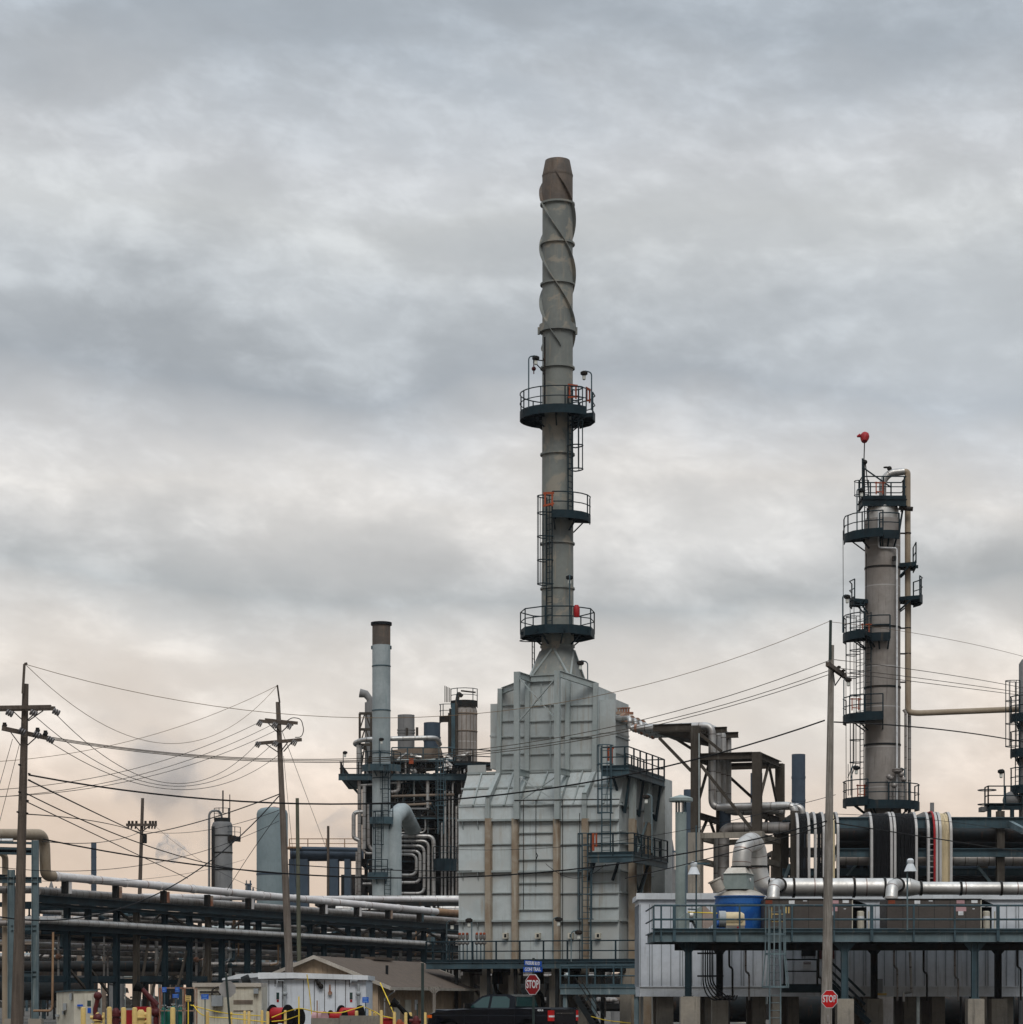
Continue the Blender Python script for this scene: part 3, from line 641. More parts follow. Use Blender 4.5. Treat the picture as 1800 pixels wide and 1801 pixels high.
light(F, F.p(973, 1692, -1.55), fz(1617)-fz(1692), .25, ang=0, label='pale lamp on the walkway rail left of the drooping lamp', mt='steel_light')
light(F, F.p(786, 1692, -1.55), fz(1622)-fz(1692), .25, ang=0, label='lamp leaning off the walkway end over the pipe rack', mt='steel_blue')
light(F, F.p(1147, 1500, -.9), fz(1402)-fz(1500), .25, ang=180, label='lamp pole on the mid furnace platform near the vent stack', mt='steel_light')
# valve clusters at the left of the walkway
for i, px in enumerate((809, 815, 822, 839, 846, 852)):
    o = thing('gas_valve', 'orange-capped valve, %s in the %s cluster on the furnace walkway' % (('first', 'second', 'third')[i % 3], 'left' if i < 3 else 'right'), 'valve', F.w(F.p(px, 1692, -1.1)), 'orange-capped valves on the furnace walkway')
    b = F.p(px, 1692, -1.1); zz = fz(1643); part('riser', MB(F).tube([b, (b[0], b[1], zz)], .035, 6), 'steel_blue', o)
    part('valve_body', MB(F).sphere((b[0], b[1], zz-.45), .12, 8).rev((b[0], b[1]), [(.05, zz-.3), (.09, zz-.25), (.09, zz-.05)], 10), 'jacket_dull', o); part('cap', MB(F).sphere((b[0], b[1], zz), .08, 6), 'orange', o)
# ================================================================== PIPE TOWER right of the furnace
pt = thing('pipe_tower', 'brown steel and concrete frame carrying four silver pipes out of the furnace', 'pipe tower', F.w((F.a(1275, 3), 3, 0)))
aP = [F.a(1224, 0), F.a(1332, 0)]
for i, (a, top) in enumerate(((aP[0], fz(1277, 1224)), (aP[1], fz(1323, 1332)))):
    zc = fz(1465, 1224)
    for d in (0, 5.6):
        t_ = top if d == 0 else fz(1326, 1332)
        m = MB(F).ibeam((a, d, zc), (a, d, t_), .44, .40); part('post', m, 'steel_brown', pt)
        m = MB(F).box(a-.33, a+.33, d-.33, d+.33, 0, zc); part('concrete_column', m, 'concrete', pt)
z = fz(1330, 1280); zc = fz(1470, 1280); m = MB(F)
for d in (0, 5.6): m.ibeam((aP[0]+.23, d, z), (aP[1]-.23, d, z), .3, .34)
for a in aP: m.ibeam((a, .24, z), (a, 5.3, z), .3, .34)
m.ibeam((aP[0], .24, fz(1300)), (aP[0], 5.3, fz(1300)), .3, .3)
for a in aP: m.ibeam((a, .24, fz(1432, 1280)), (a, 5.3, fz(1432, 1280)), .26, .3)
m.box(aP[0]+.24, aP[1]-.24, .6, 5.2, z+.18, z+.21); part('beam', m, 'steel_brown', pt)
m = MB(F)
for d in (0, 5.6): m.box(aP[0]+.34, aP[1]-.34, d-.16, d+.16, zc-.12, zc+.16)
for a in aP:
    for zz in (zc, fz(1512, 1280)): m.box(a-.16, a+.16, .34, 5.26, zz-.15, zz+.12)
part('concrete_beam', m, 'concrete', pt)
m = MB(F); m.bar((aP[0]+.2, -.05, fz(1342, 1235)), (aP[1]-.2, -.05, fz(1462, 1322)), .15)
m.bar((aP[0]+.2, -.02, fz(1290, 1232)), (aP[0]+1.35, -.02, fz(1322, 1260)), .15); m.bar((aP[0]+.1, 5.5, z-.2), (aP[1]-.1, 5.5, fz(1440)), .14)
for a in aP:
    m.bar((a, 2.8, z-.2), (a, .3, fz(1425)), .12); m.bar((a, 2.8, z-.2), (a, 5.3, fz(1425)), .12)
    m.bar((a, 2.8, fz(1436)), (a, .8, zc), .12); m.bar((a, 2.8, fz(1436)), (a, 4.8, zc), .12)
m.bar(F.p(1160, 1298, .1), F.p(1216, 1356, .1), .15)
m.bar(F.p(1190, 1300, 4.5), F.p(1250, 1338, 4.5), .15); part('brace', m, 'steel_brown', pt)
m = MB(F)
for d in (-.1, 1.3, 2.6, 4.2): m.ibeam((F.a(1150, 0), d, fz(1288)), (aP[0]-.2, d, fz(1288)), .16, .36)
m.prism([(F.a(1152, 0), fz(1295)), (aP[0]-.2, fz(1295)), (aP[0]-.2, fz(1309))], .2, 4.2); m.ibeam((aP[0]+.3, 1, fz(1291)), (aP[0]+1.4, 1, fz(1291)), .2, .3); m.ibeam((aP[0]+.3, 3.6, fz(1291)), (aP[0]+1.4, 3.6, fz(1291)), .2, .3); part('cantilever', m, 'steel_brown', pt)
r = .175; zt = fz(1277, 1180)
for i in range(4):
    d = .55+i*1.12; a1 = F.a(1253, .55)+.02*i
    zl = fz(1411+i*1.5, 1253)
    pts = [(F.a(1113, .5), d, zt), (a1, d, zt), (a1, d, zl)]
    if i == 0: pts = pts[:-1]+[(a1, d, fz(1418, 1280)), (F.a(1398, d), d, fz(1418, 1280)), (F.a(1400, d), d, fz(1460))]
    if i == 1: pts = pts[:-1]+[(a1, d, fz(1417, 1280)), (F.a(1412, d), d, fz(1417, 1280)), (F.a(1412, d), d, fz(1455))]
    if i > 1: pts[-1] = (a1, d, fz(1419, 1280)); pts += [(a1+3.0, d, fz(1419, 1280))]
    m = MB(F).tube(pts, r*(1.12 if i == 0 else 1), 14, bend=.42); p_ = part('pipe', m, 'jacket', pt)
    # loop back to the furnace header
    q = [(F.a(1113, .5), d, zt), (F.a(1106, .5), d, zt), (F.a(1106, .5)-.05, d, zt+.5), (F.a(1112, .5), d, zt+.72), (F.a(1098, .5)-.3, d, zt+.72)]
    m = MB(F).tube([(F.a(1122, .5), d, zt), (F.a(1108, .5), d, zt), (F.a(1108, .5), d, zt+.55), (uR+.8, d+1.7, zt+.75)], .125, 12, bend=.3); part('pipe', m, 'jacket', pt)
    m = MB(F).tube([(F.a(1121, .5), d, zt), (F.a(1117, .5), d, zt)], .23, 12); part('flange', m, 'rust_block', pt)
    part('flange', MB(F).tube([(uR+1.5, d+1.25, zt+.72), (uR+1.25, d+1.4, zt+.73)], .24, 12), 'rust_block', pt)
m = MB(F)
for k in range(5): m.rev((uR+1.0+k*.14, 2.0), [(.05, zt+.9), (.05, zt+1.2), (.09, zt+1.22), (.09, zt+1.27)], 8)
m.bar((uR+.9, 2, zt+1.0), (uR+1.8, 2, zt+.95), .14); part('burner_valves', m, 'rust_block', pt)
m = MB(F).tube([F.p(1273, 1600, 1.2), F.p(1273, 1457, 1.2), F.p(1400, 1456, 1.2)], .30, 16, bend=.5); part('pipe', m, 'jacket_dull', pt)
m = MB(F).tube([F.p(1268, 1468, 3.0), F.p(1268, 1540, 3.0)], .36, 16); m.tube([F.p(1268, 1540, 3.0), F.p(1268, 1580, 3), F.p(1292, 1594, 3)], .36, 16, bend=.6); part('pipe', m, 'duct_metal', pt)
m = MB(F).tube([F.p(1276, 1422, 3), F.p(1276, 1462, 3)], .3, 14); part('pipe', m, 'far_blue', pt)
m = MB(F).tube([F.p(1230, 1290, -.3), F.p(1230, 1560, -.3)], .035, 6); part('conduit', m, 'conduit', pt)
# ================================================================== WHITE BUILDING on piers
PY = lambda x, y, Yd: W.p(x, y, Yd)
wb = thing('elevated_building', 'long white metal-sided building raised on concrete piers behind the roof-unit deck', 'building', (W.p(1460, 0, 113)[0], 113, 0))
Yb = 113; X0, X1 = PY(1125, 0, Yb)[0], PY(1870, 0, Yb)[0]; ZT, ZB, ZS = PY(0, 1583, Yb)[2], PY(0, 1735, Yb)[2], PY(0, 1753, Yb)[2]
m = MB().box(X0, X1, Yb, Yb+4, ZB, ZT); part('wall', m, 'white_siding', wb)
m = MB(); x = X0+.02
k = 0
while x < X1: m.box(x, x+.03, Yb-.035, Yb-.002, ZB+.02, ZT-.2); x += (.42, .12, .42, .42)[k % 4]; k += 1
x = Yb+.2
while x < Yb+3.9: m.box(X0-.035, X0-.002, x, x+.03, ZB+.02, ZT-.2); x += .42
part('siding_rib', m, 'siding_seam', wb)
m = MB().box(X0-.12, X1, Yb-.12, Yb+4.1, ZT, ZT+.22); m.box(X0-.15, X1, Yb-.15, Yb-.123, ZT+.02, ZT+.30); part('roof', m, 'white_paint', wb)
m = MB().box(X0+.02, X1, Yb+.03, Yb+3.9, ZS, ZB-.003); m.box(X0-.01, X1, Yb-.02, Yb+.02, ZB-.04, ZB); part('skirt', m, 'white_paint', wb)
for px, wd in ((1170, .75), (1250, .5), (1335, .6), (1395, .5), (1530, .65), (1600, .55), (1650, .6), (1770, .6)):
    xx = PY(px, 0, Yb+.6)[0]
    for dd in (.4, 3.0): m = MB().box(xx-wd/2, xx+wd/2, Yb+dd, Yb+dd+wd, 0, ZS-.005); part('pier', m, 'concrete_dark', wb)
m = MB().box(PY(1410, 0, Yb)[0], PY(1435, 0, Yb)[0], Yb-.06, Yb-.003, PY(0, 1682, Yb)[2], PY(0, 1669, Yb)[2]); part('window', m, 'black_void', wb)
m = MB().box(PY(1398, 0, Yb)[0], PY(1437, 0, Yb)[0], Yb-.08, Yb-.003, PY(0, 1731, Yb)[2], PY(0, 1688, Yb)[2]); dr = part('door', m, 'white_siding', wb)
m = MB().box(PY(1412, 0, Yb)[0], PY(1427, 0, Yb)[0], Yb-.10, Yb-.082, PY(0, 1704, Yb)[2], PY(0, 1691, Yb)[2]); sg = part('danger_sign', m, 'sign_white', dr)
m = MB().box(PY(1413, 0, Yb)[0], PY(1426, 0, Yb)[0], Yb-.11, Yb-.102, PY(0, 1696, Yb)[2], PY(0, 1691.6, Yb)[2]); part('header', m, 'dark_red', sg)
text_mesh('lettering', 'DANGER', .11, 'sign_white', sg, W, (PY(1419.5, 0, Yb)[0], Yb-.112, PY(0, 1693.8, Yb)[2]), squeeze=.75)
for px in (1443, 1465): m = MB().box(PY(px-3, 0, Yb)[0], PY(px+3, 0, Yb)[0], Yb-.05, Yb-.003, PY(0, 1687, Yb)[2], PY(0, 1670, Yb)[2]); part('notice', m, 'dark_red', wb)
m = MB().box(PY(1541, 0, Yb)[0], PY(1560, 0, Yb)[0], Yb-.04, Yb+.02, PY(0, 1751, Yb)[2], PY(0, 1747, Yb)[2]); part('marker', m, 'yellow', wb)
m = MB().box(PY(1540, 0, Yb)[0], PY(1552, 0, Yb)[0], Yb-.2, Yb-.003, PY(0, 1746, Yb)[2], PY(0, 1722, Yb)[2]); part('cabinet', m, 'grey_paint', wb)
m = MB().tube([PY(1601, 1675, Yb-.3), PY(1604, 1745, Yb-.3), PY(1590, 1746, Yb-.3), PY(1590, 1762, Yb-.3)], .06, 8, bend=.1); part('drain_pipe', m, 'jacket', wb)
# ================================================================== DECK WITH ROOF UNITS
hd = thing('equipment_deck', 'long weathered blue-grey steel deck on columns holding the brown cooling units', 'platform', (W.p(1470, 0, 107)[0], 107, 0))
Yd = 106; Zd = PY(0, 1640, Yd)[2]; x0, x1 = PY(1150, 0, Yd)[0], PY(1880, 0, Yd)[0]
xm = PY(1395, 0, Yd)[0]; m = MB().box(x0+.06, xm, Yd+.12, Yd+4.75, Zd-.08, Zd).box(xm+.003, x1, Yd+.12, Yd+6.3, Zd-.08, Zd); part('deck', m, 'steel_dark', hd)
m = MB().ibeam((x0, Yd, Zd-.20), (x1, Yd, Zd-.20), .2, .42); m.ibeam((xm, Yd+6.3, Zd-.20), (x1, Yd+6.3, Zd-.20), .2, .42); m.ibeam((x0, Yd+4.8, Zd-.20), (xm-.2, Yd+4.8, Zd-.20), .2, .42); m.ibeam((x0, Yd+.12, Zd-.2), (x0, Yd+4.6, Zd-.2), .2, .42)
part('edge_beam', m, 'steel_light', hd)
m = MB(); i = 0
xx = x0+1.2
while xx < x1: m.bar((xx, Yd+.12, Zd-.25), (xx, Yd+(4.6 if xx < xm else 6.2), Zd-.25), .12, .3); xx += 1.5
m.box(PY(1190, 0, Yd)[0], x1, Yd+1.0, Yd+1.2, Zd-.75, Zd-.45); part('joist', m, 'steel_dark', hd)
m = MB().box(x0, x1, Yd-.14, Yd-.10, Zd, Zd+.16); part('toe_board', m, 'steel_blue', hd)
m = MB(); posts = [1150, 1163, 1186, 1257, 1301, 1393, 1467, 1533, 1607, 1679, 1755, 1830]
for z_ in (1593, 1617.5): m.tube([(x0, Yd-.1, PY(0, z_, Yd)[2]), (x1, Yd-.1, PY(0, z_, Yd)[2])], .045, 6)
m.tube([(x0-.1, Yd-.18, PY(0, 1634, Yd)[2]), (x1, Yd-.18, PY(0, 1635, Yd)[2])], .025, 6)
for px in posts: xx = PY(px, 0, Yd)[0]; wd = .13 if px in (1186, 1257, 1533, 1755) else .07; m.box(xx-wd/2, xx+wd/2, Yd-.18, Yd-.06, Zd-.38, PY(0, 1593, Yd)[2])
m.tube([(x0, Yd, Zd+.55), (x0, Yd+6, Zd+.55)], .035, 6); m.tube([(x0, Yd, Zd+1.1), (x0, Yd+6, Zd+1.1)], .035, 6)
part('railing', m, 'steel_blue', hd)
for px, Yc, mt_ in ((1211, 106.3, 'dark_teal'), (1266, 110.4, 'steel_dark'), (1486, 106.3, 'steel_blue'), (1538, 111.3, 'steel_dark'), (1715, 106.3, 'steel_blue'), (1756, 111.3, 'steel_dark')):
    xx = PY(px, 0, Yc)[0]; zc = PY(0, 1753 if px < 1400 else 1757, Yc)[2]
    m = MB().ibeam((xx, Yc, zc), (xx, Yc, Zd-.42), .28, .28, up=(1, 0, 0)); m.box(xx-.2, xx+.2, Yc-.2, Yc+.2, zc, zc+.03)
    for s_ in (-1, 1): m.prism([(xx+s_*.14, Zd-.43), (xx+s_*.5, Zd-.43), (xx+s_*.14, Zd-.85)], Yc-.02, Yc+.02)
    part('column', m, mt_, hd)
    m = MB().box(xx-.35, xx+.35, Yc-.35, Yc+.35, 0, zc-.02); m.box(xx-.33, xx+.33, Yc-.33, Yc+.33, zc-.02, zc); part('concrete_pier', m, 'concrete', hd)
m = MB().tube([PY(1196, 1667, 107.5), PY(1870, 1669, 107.5)], .075, 10); part('pipe', m, 'jacket_dull', hd)
m = MB()                              # hanging cables at the first bay
for k in range(5):
    xx = PY(1237+k*4, 0, 107.6)[0]; m.tube([(xx, 107.6, Zd-.5), (xx, 107.6, 2.4), (xx+.15+.1*k, 107.6, 1.9), (xx+.5+.12*k, 107.7, 1.65), (xx+1.1, 107.8, 1.9)], .03, 6, bend=.5)
for y in (1677, 1717): m.box(PY(1227, 0, 107.4)[0], PY(1273, 0, 107.4)[0], 107.38, 107.44, PY(0, y+1.5, 107.4)[2], PY(0, y-1.5, 107.4)[2])
part('hanging_cable', m, 'cable', hd)
cl = thing('caged_ladder', 'pale blue caged ladder with yellow gate climbing to the equipment deck', 'ladder', (PY(1364, 0, 105.5)[0], 105.5, 0))
m = MB(); cx = PY(1364.5, 0, 105.6)[0]; ladder_into(m, (cx, 105.75), -90, 0, PY(0, 1600, 105.6)[2], cage=False); part('rungs', m, 'steel_light', cl)
m = MB()
for y, rr in ((1592, .40), (1643, .42), (1678, .43), (1736, .56)):
    z_ = PY(0, y, 105)[2]; pts = [(cx+rr*math.cos(R(a)), 105.7+.7*rr/.42*-abs(math.sin(R(a)))*.9, z_) for a in range(0, 181, 15)]
    for p, q in zip(pts, pts[1:]): m.bar(p, q, .02, .09)
for a in (5, 40, 75, 105, 140, 175):
    q = lambda rr, y: (cx+rr*math.cos(R(a)), 105.7-.7*rr/.42*abs(math.sin(R(a)))*.9, PY(0, y, 105)[2]); m.bar(q(.40, 1592), q(.43, 1678), .05, .03); m.bar(q(.43, 1678), q(.56, 1736), .05, .03)
part('cage', m, 'steel_light', cl)
m = MB(); xa, xb = PY(1358, 0, 105.9)[0], PY(1379, 0, 105.9)[0]; za, zb_ = PY(0, 1621, 105.9)[2], PY(0, 1595, 105.9)[2]
for p, q in (((xa, za), (xa, zb_)), ((xb, za), (xb, zb_)), ((xa, za), (xb, za)), ((xa, (za+zb_)/2), (xb, (za+zb_)/2))): m.bar((p[0], 105.93, p[1]), (q[0], 105.93, q[1]), .035)
m.box(PY(1382, 0, 105.9)[0], PY(1384, 0, 105.9)[0], 105.9, 105.95, za+.35, zb_); m.box(PY(1387, 0, 105.9)[0], PY(1389, 0, 105.9)[0], 105.9, 105.95, za+.35, zb_); part('gate', m, 'yellow', cl)
# under-deck stair and landing
us = thing('steel_stair', 'shadowed dark stair with landing under the equipment deck beside the right pole', 'stair', (PY(1490, 0, 109)[0], 109, 0))
Ya = 109.5; m = MB().box(PY(1378, 0, Ya)[0], PY(1466, 0, Ya)[0], Ya, Ya+1.2, PY(0, 1746, Ya)[2], PY(0, 1731, Ya)[2]); part('landing', m, 'dark_teal', us)
m = MB(); rail_into(m, [(PY(1380, 0, Ya)[0], Ya, PY(0, 1731, Ya)[2]), (PY(1438, 0, Ya)[0], Ya, PY(0, 1731, Ya)[2])], toe=False); part('railing', m, 'black_void', us)
m = MB()
for o_, yy in ((0, 1692), (0, 1708), (0, 1722)): m.bar(PY(1462, yy, Ya), PY(1522, yy+59, Ya), .06, .10)
m.bar(PY(1462, 1733, Ya), PY(1530, 1800, Ya), .06, .26); m.bar(PY(1462, 1733, Ya+1), PY(1530, 1800, Ya+1), .06, .26); part('stringer', m, 'dark_teal', us)
m = MB()
for k in range(9): p = PY(1465+k*7.6, 1735+k*7.6, Ya); m.box(p[0]-.1, p[0]+.16, Ya+.05, Ya+.95, p[2], p[2]+.03)
part('tread', m, 'steel_dark', us)
for k, px in enumerate((1283, 1312, 1440, 1573, 1625, 1680, 1790)):
    part('drain_line', MB().tube([PY(px, 1661, 108.5), PY(px, 1700+9*(k % 3), 108.5), PY(px+6, 1704+9*(k % 3), 109.5), PY(px+6, 1760, 109.5)], .045, 6, bend=.2), ('steel_dark', 'jacket_dull')[k % 2], hd)
# ---- brown cooling units
for i, (xa, xb, xe) in enumerate(((1345, 1500.5, 1530), (1561, 1727, 1752))):
    Yu = 107.4; ux = thing('cooling_unit', ('left brown rooftop cooling unit beside the blue tank' if i == 0 else 'right brown rooftop cooling unit below the second duct elbow'), 'cooling unit', (PY(xa, 0, Yu)[0], Yu, Zd+.01), 'brown cooling units on the equipment deck')
    A, B, E = (PY(q, 0, Yu)[0] for q in (xa, xb, xe)); zt = PY(0, 1582, Yu)[2]
    m = MB().box(A, B, Yu, Yu+2.2, Zd+.02, zt); part('body', m, 'hvac_brown', ux)
    m = MB()
    for k in range(1, 6): xx = A+(B-A)*k/6; m.box(xx-.008, xx+.008, Yu-.006, Yu-.001, Zd+.1, zt)
    m.box(A, B, Yu-.03, Yu-.001, zt-.02, zt+.03); m.box(A, A+.0, Yu, Yu+.1, Zd+.1, zt); m.box(A, B, Yu-.005, Yu-.001, PY(0, 1593, Yu)[2]-.01, PY(0, 1593, Yu)[2]+.01); part('seam', m, 'steel_dark', ux)
    part('edge_trim', MB().box(B-.04, B, Yu-.012, Yu-.001, Zd+.02, zt), 'cream_paint', ux)
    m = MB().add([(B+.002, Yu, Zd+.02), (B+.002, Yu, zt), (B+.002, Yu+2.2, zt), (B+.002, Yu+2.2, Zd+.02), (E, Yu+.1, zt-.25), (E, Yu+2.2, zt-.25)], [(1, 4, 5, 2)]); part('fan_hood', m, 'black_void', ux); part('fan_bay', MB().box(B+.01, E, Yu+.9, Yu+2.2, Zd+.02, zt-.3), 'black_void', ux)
    c = ((PY(xe-14, 0, Yu)[0]), Yu+.35); m = MB().rev(c, [(.15, Zd+.2), (.16, Zd+.25), (.16, PY(0, 1604, Yu)[2]), (.12, PY(0, 1602, Yu)[2])], 16); part('compressor', m, 'cream_paint', ux)
    part('wrap_label', MB().rev(c, [(.164, PY(0, 1618, Yu)[2]), (.164, PY(0, 1611, Yu)[2])], 16, cap=False), 'sign_white', ux)
    m = MB().box(E-.05, E, Yu+.05, Yu+.12, Zd+.02, PY(0, 1603, Yu)[2]); part('corner_post', m, 'cream_paint', ux)
    def lb(x, y, w_, h_, mt_, nm='label_plate'): p = PY(x, y, Yu); q = PY(x+w_, y+h_, Yu); part(nm, MB().box(p[0], q[0], Yu-.012, Yu-.007, q[2], p[2]), mt_, ux)
    o_ = 0 if i == 0 else 216
    b_ = xa
    for yy in (1584, 1587.3): lb(b_+2, yy, 12, 2.2, 'orange')
    lb(b_+43 if i == 0 else b_+48, 1584, 10, 6, 'sign_white'); lb(b_+(68 if i == 0 else 73), 1584, 7, 1.6, 'sign_white')
    lb(xb-(39 if i == 0 else 44), 1583.5, 14, 6, 'pink'); lb(xb-18, 1583.5, 11, 5, 'sign_white'); lb(xb-45, 1595.5, 18, 7.5, 'pink'); lb(xb-41, 1603, 9, 7, 'sign_white'); lb(xb-16, 1598, 4, 1.5, 'sign_white')
# ---- blue tank with fan box and duct
tx = thing('blue_tank', 'bright blue cylindrical tank with a cream domed lid and fan box on top', 'tank', (PY(1301.5, 0, 109.5)[0], 109.5, Zd+.01))
c = (PY(1301.5, 0, 109.5)[0], 109.5); ZZ = lambda y, Yq=109.5: PY(0, y, Yq)[2]; r = 43*109.5/FPX
part('shell', MB().rev(c, [(r, Zd+.02), (r, ZZ(1577))], 48), 'tank_blue', tx); m = MB().sector(c, r+.001, r+.03, ZZ(1590)-.03, ZZ(1590)+.03, k=40); m.sector(c, r+.001, r+.05, ZZ(1577)-.04, ZZ(1577)+.01, k=40); part('band', m, 'tank_blue', tx)
part('domed_lid', MB().rev(c, [(r+.03, ZZ(1577)+.012), (r*.96, ZZ(1573.5)), (r*.8, ZZ(1569.5)), (r*.5, ZZ(1565.5)), (.02, ZZ(1563.5))], 40), 'dome_cream', tx)
p = PY(1266, 1566, 108.9); m = MB().tube([p, (p[0]-.22, p[1]-.1, p[2]+.42)], .27, 14); m.tube([(p[0]-.21, p[1]-.1, p[2]+.40), (p[0]-.24, p[1]-.1, p[2]+.46)], .31, 14); part('manway', m, 'dome_cream', tx)
m = MB(Fc(c[0]+.0, 109.5, 18)); Q = m.f
m.box(-.55, .47, -.75, .75, ZZ(1565), ZZ(1539)); m.box(-.6, .52, -.8, .8, ZZ(1538.5), ZZ(1537.5)); fb = part('fan_box', m, 'vent_green', tx)
m = MB(Q); a_, b_ = ZZ(1537.4), ZZ(1527)
m.add([(-.55, -.75, a_), (.47, -.75, a_), (.47, .75, a_), (-.55, .75, a_), (-.4, -.5, b_), (.35, -.5, b_), (.35, .5, b_), (-.4, .5, b_)], [(0, 1, 5, 4), (1, 2, 6, 5), (2, 3, 7, 6), (3, 0, 4, 7), (4, 5, 6, 7), (3, 2, 1, 0)]); part('transition', m, 'dome_cream', tx)
m = MB(Q).tube([(.48, -.1, ZZ(1548)), (.52, -.1, ZZ(1548))], .07, 12); part('dial', m, 'sign_white', tx)
# duct
du = thing('silver_duct', 'fat silver duct arching from the blue tank and running along the white roof', 'duct', (PY(1400, 0, 110.5)[0], 110.5, ZZ(1563)))
rr = 16.5*109.5/FPX
m = MB().tube([PY(1304.5, 1527, 109.5), PY(1304.5, 1517, 109.5), PY(1307, 1490, 109.6), PY(1325, 1478, 110.6), PY(1334, 1500, 111), PY(1334, 1535, 111), PY(1345, 1561, 111), PY(1375, 1561, 111)], rr, 24, bend=.62, kb=8); part('arch_duct', m, 'elbow_metal', du)
m = MB().tube([PY(1352, 1561, 111), PY(1600, 1561, 111)], 16.3*111/FPX, 24); part('main_duct', m, 'duct_metal', du)
m = MB().tube([PY(1600, 1561, 111), PY(1618, 1562.5, 111)], [16.3*111/FPX, 11.5*111/FPX], 24); m.tube([PY(1618, 1562.5, 111), PY(1880, 1563.5, 111)], 11.5*111/FPX, 24); part('narrow_duct', m, 'duct_metal', du)
for px in (1352, 1396, 1449, 1502, 1556): m = MB().tube([PY(px-2, 1561, 111), PY(px+2, 1561, 111)], 18.3*111/FPX, 24); part('flange', m, 'steel_dark', du)
for px in (1620, 1690, 1761): m = MB().tube([PY(px-2, 1562.5, 111), PY(px+2, 1562.5, 111)], 13*111/FPX, 24); part('flange', m, 'steel_dark', du)
m = MB().tube([PY(1304.5, 1524, 109.5), PY(1304.5, 1527, 109.5)], rr*1.13, 24); m.tube([PY(1334, 1523, 111), PY(1334, 1526, 111)], rr*1.1, 24); part('flange', m, 'steel_dark', du)
for px, yb in ((1363, 1582), (1571, 1581)):
    m = MB().tube([PY(px+9, 1557, 111), PY(px+6, 1556, 109.6), PY(px-1, 1558, 108.8), PY(px-3, yb, 108.6)], 10.8*109/FPX, 20, bend=.45, kb=8); part('drop_elbow', m, 'elbow_metal', du)
    part('flange', MB().tube([PY(px-3, yb-3.5, 108.6), PY(px-3, yb-.3, 108.6)], 12.2*109/FPX, 20), 'duct_metal', du)
    part('flange', MB().tube([PY(px+8.4, 1557, 110.35), PY(px+7.9, 1557, 110.15)], 13.5*111/FPX, 24), 'steel_dark', du)
# vent stack, hopper, motor
vs_ = thing('vent_stack', 'grey-green round vent stack with a flat cone rain cap', 'vent', (PY(1198, 0, 108.4)[0], 108.4, Zd+.01))
Yv = 108.4; c = (PY(1198, 0, Yv)[0], Yv); z_ = lambda y: PY(0, y, Yv)[2]; r = 9.8*Yv/FPX
part('shaft', MB().rev(c, [(r, Zd+.02), (r, z_(1429)), (r*.92, z_(1429)), (r*.92, z_(1440))], 28), 'vent_green', vs_); m = MB().sector(c, r, r*1.04, z_(1501), z_(1499.5)); part('seam_band', m, 'vent_green', vs_)
m = MB()
for k in range(8): an = R(k*45+10); m.bar((c[0]+r*.9*math.cos(an), c[1]+r*.9*math.sin(an), z_(1432)), (c[0]+r*.9*math.cos(an), c[1]+r*.9*math.sin(an), z_(1409)), .05)
part('cap_post', m, 'steel_blue', vs_); part('rain_cap', MB().rev(c, [(r*2.0, z_(1410.5)), (r*2.15, z_(1409.5)), (r*2.15, z_(1404.5)), (r*1.9, z_(1403)), (.03, z_(1398))], 36), 'vent_green', vs_)
hp = thing('dust_hopper', 'grey-green and pinkish pyramid hopper on the deck between vent stack and blue tank', 'hopper', (PY(1232, 0, 107.6)[0], 107.6, Zd+.01))
Yh = 107.5; P4 = lambda x, y, Yq=Yh: tuple(PY(x, y, Yq))
def solid(m, pts, d):  # polygon in pixel space of plane Yh given thickness d
    n_ = len(pts); vs = [P4(x, y) for x, y in pts]; m.add([v for v in vs]+[(v[0], v[1]+d, v[2]) for v in vs], [tuple(range(n_)), tuple(range(n_, 2*n_))[::-1]]+[(i, n_+i, n_+(i+1) % n_, (i+1) % n_) for i in range(n_)]); return m
m = solid(MB(), [(1194, 1616), (1207, 1606), (1213, 1606), (1213, 1632), (1206, 1637), (1194, 1637)], 1.4); part('cone_body', m, 'vent_green', hp)
m = solid(MB(), [(1221, 1606), (1230, 1596), (1235, 1594), (1235, 1640), (1230, 1639), (1219, 1617)], 1.4); part('fan_scroll', m, 'vent_green', hp)
m = solid(MB(), [(1236, 1594), (1242, 1594), (1242, 1638), (1236, 1638)], 1.5); m = solid(m, [(1242.2, 1595), (1257, 1610), (1257, 1624), (1242.2, 1636)], 1.3); part('pink_housing', m, 'pink_hopper', hp)
m = MB().tube([PY(1213, 1612, 108), PY(1222, 1612, 108)], .26, 16); part('sleeve', m, 'jacket', hp)
m = MB().tube([PY(1210, 1604.5, 107), PY(1262, 1606.5, 107)], .025, 6); part('tape', m, 'tape', hp)
mo = thing('electric_motor', 'cream and grey electric motor in front of the blue tank', 'motor', (PY(1290, 0, 107)[0], 107, Zd+.01))
ya = 1617; m = MB().tube([PY(1277, ya, 107.2), PY(1304, ya, 107.2), PY(1309, ya, 107.2)], [.31, .31, .24], 24); m.box(PY(1277, 0, 107)[0], PY(1311, 0, 107)[0], 106.95, 107.4, PY(0, 1628, 107)[2], PY(0, 1617, 107)[2]); part('motor_cover', m, 'motor_cream', mo)
m = MB().tube([PY(1265, ya, 107.2), PY(1276.8, ya, 107.2)], .36, 24); part('coupling_guard', m, 'grey_paint', mo); part('shaft_hub', MB().tube([PY(1261, ya+8, 107.2), PY(1265, ya+8, 107.2)], .14, 16), 'tank_blue', mo)
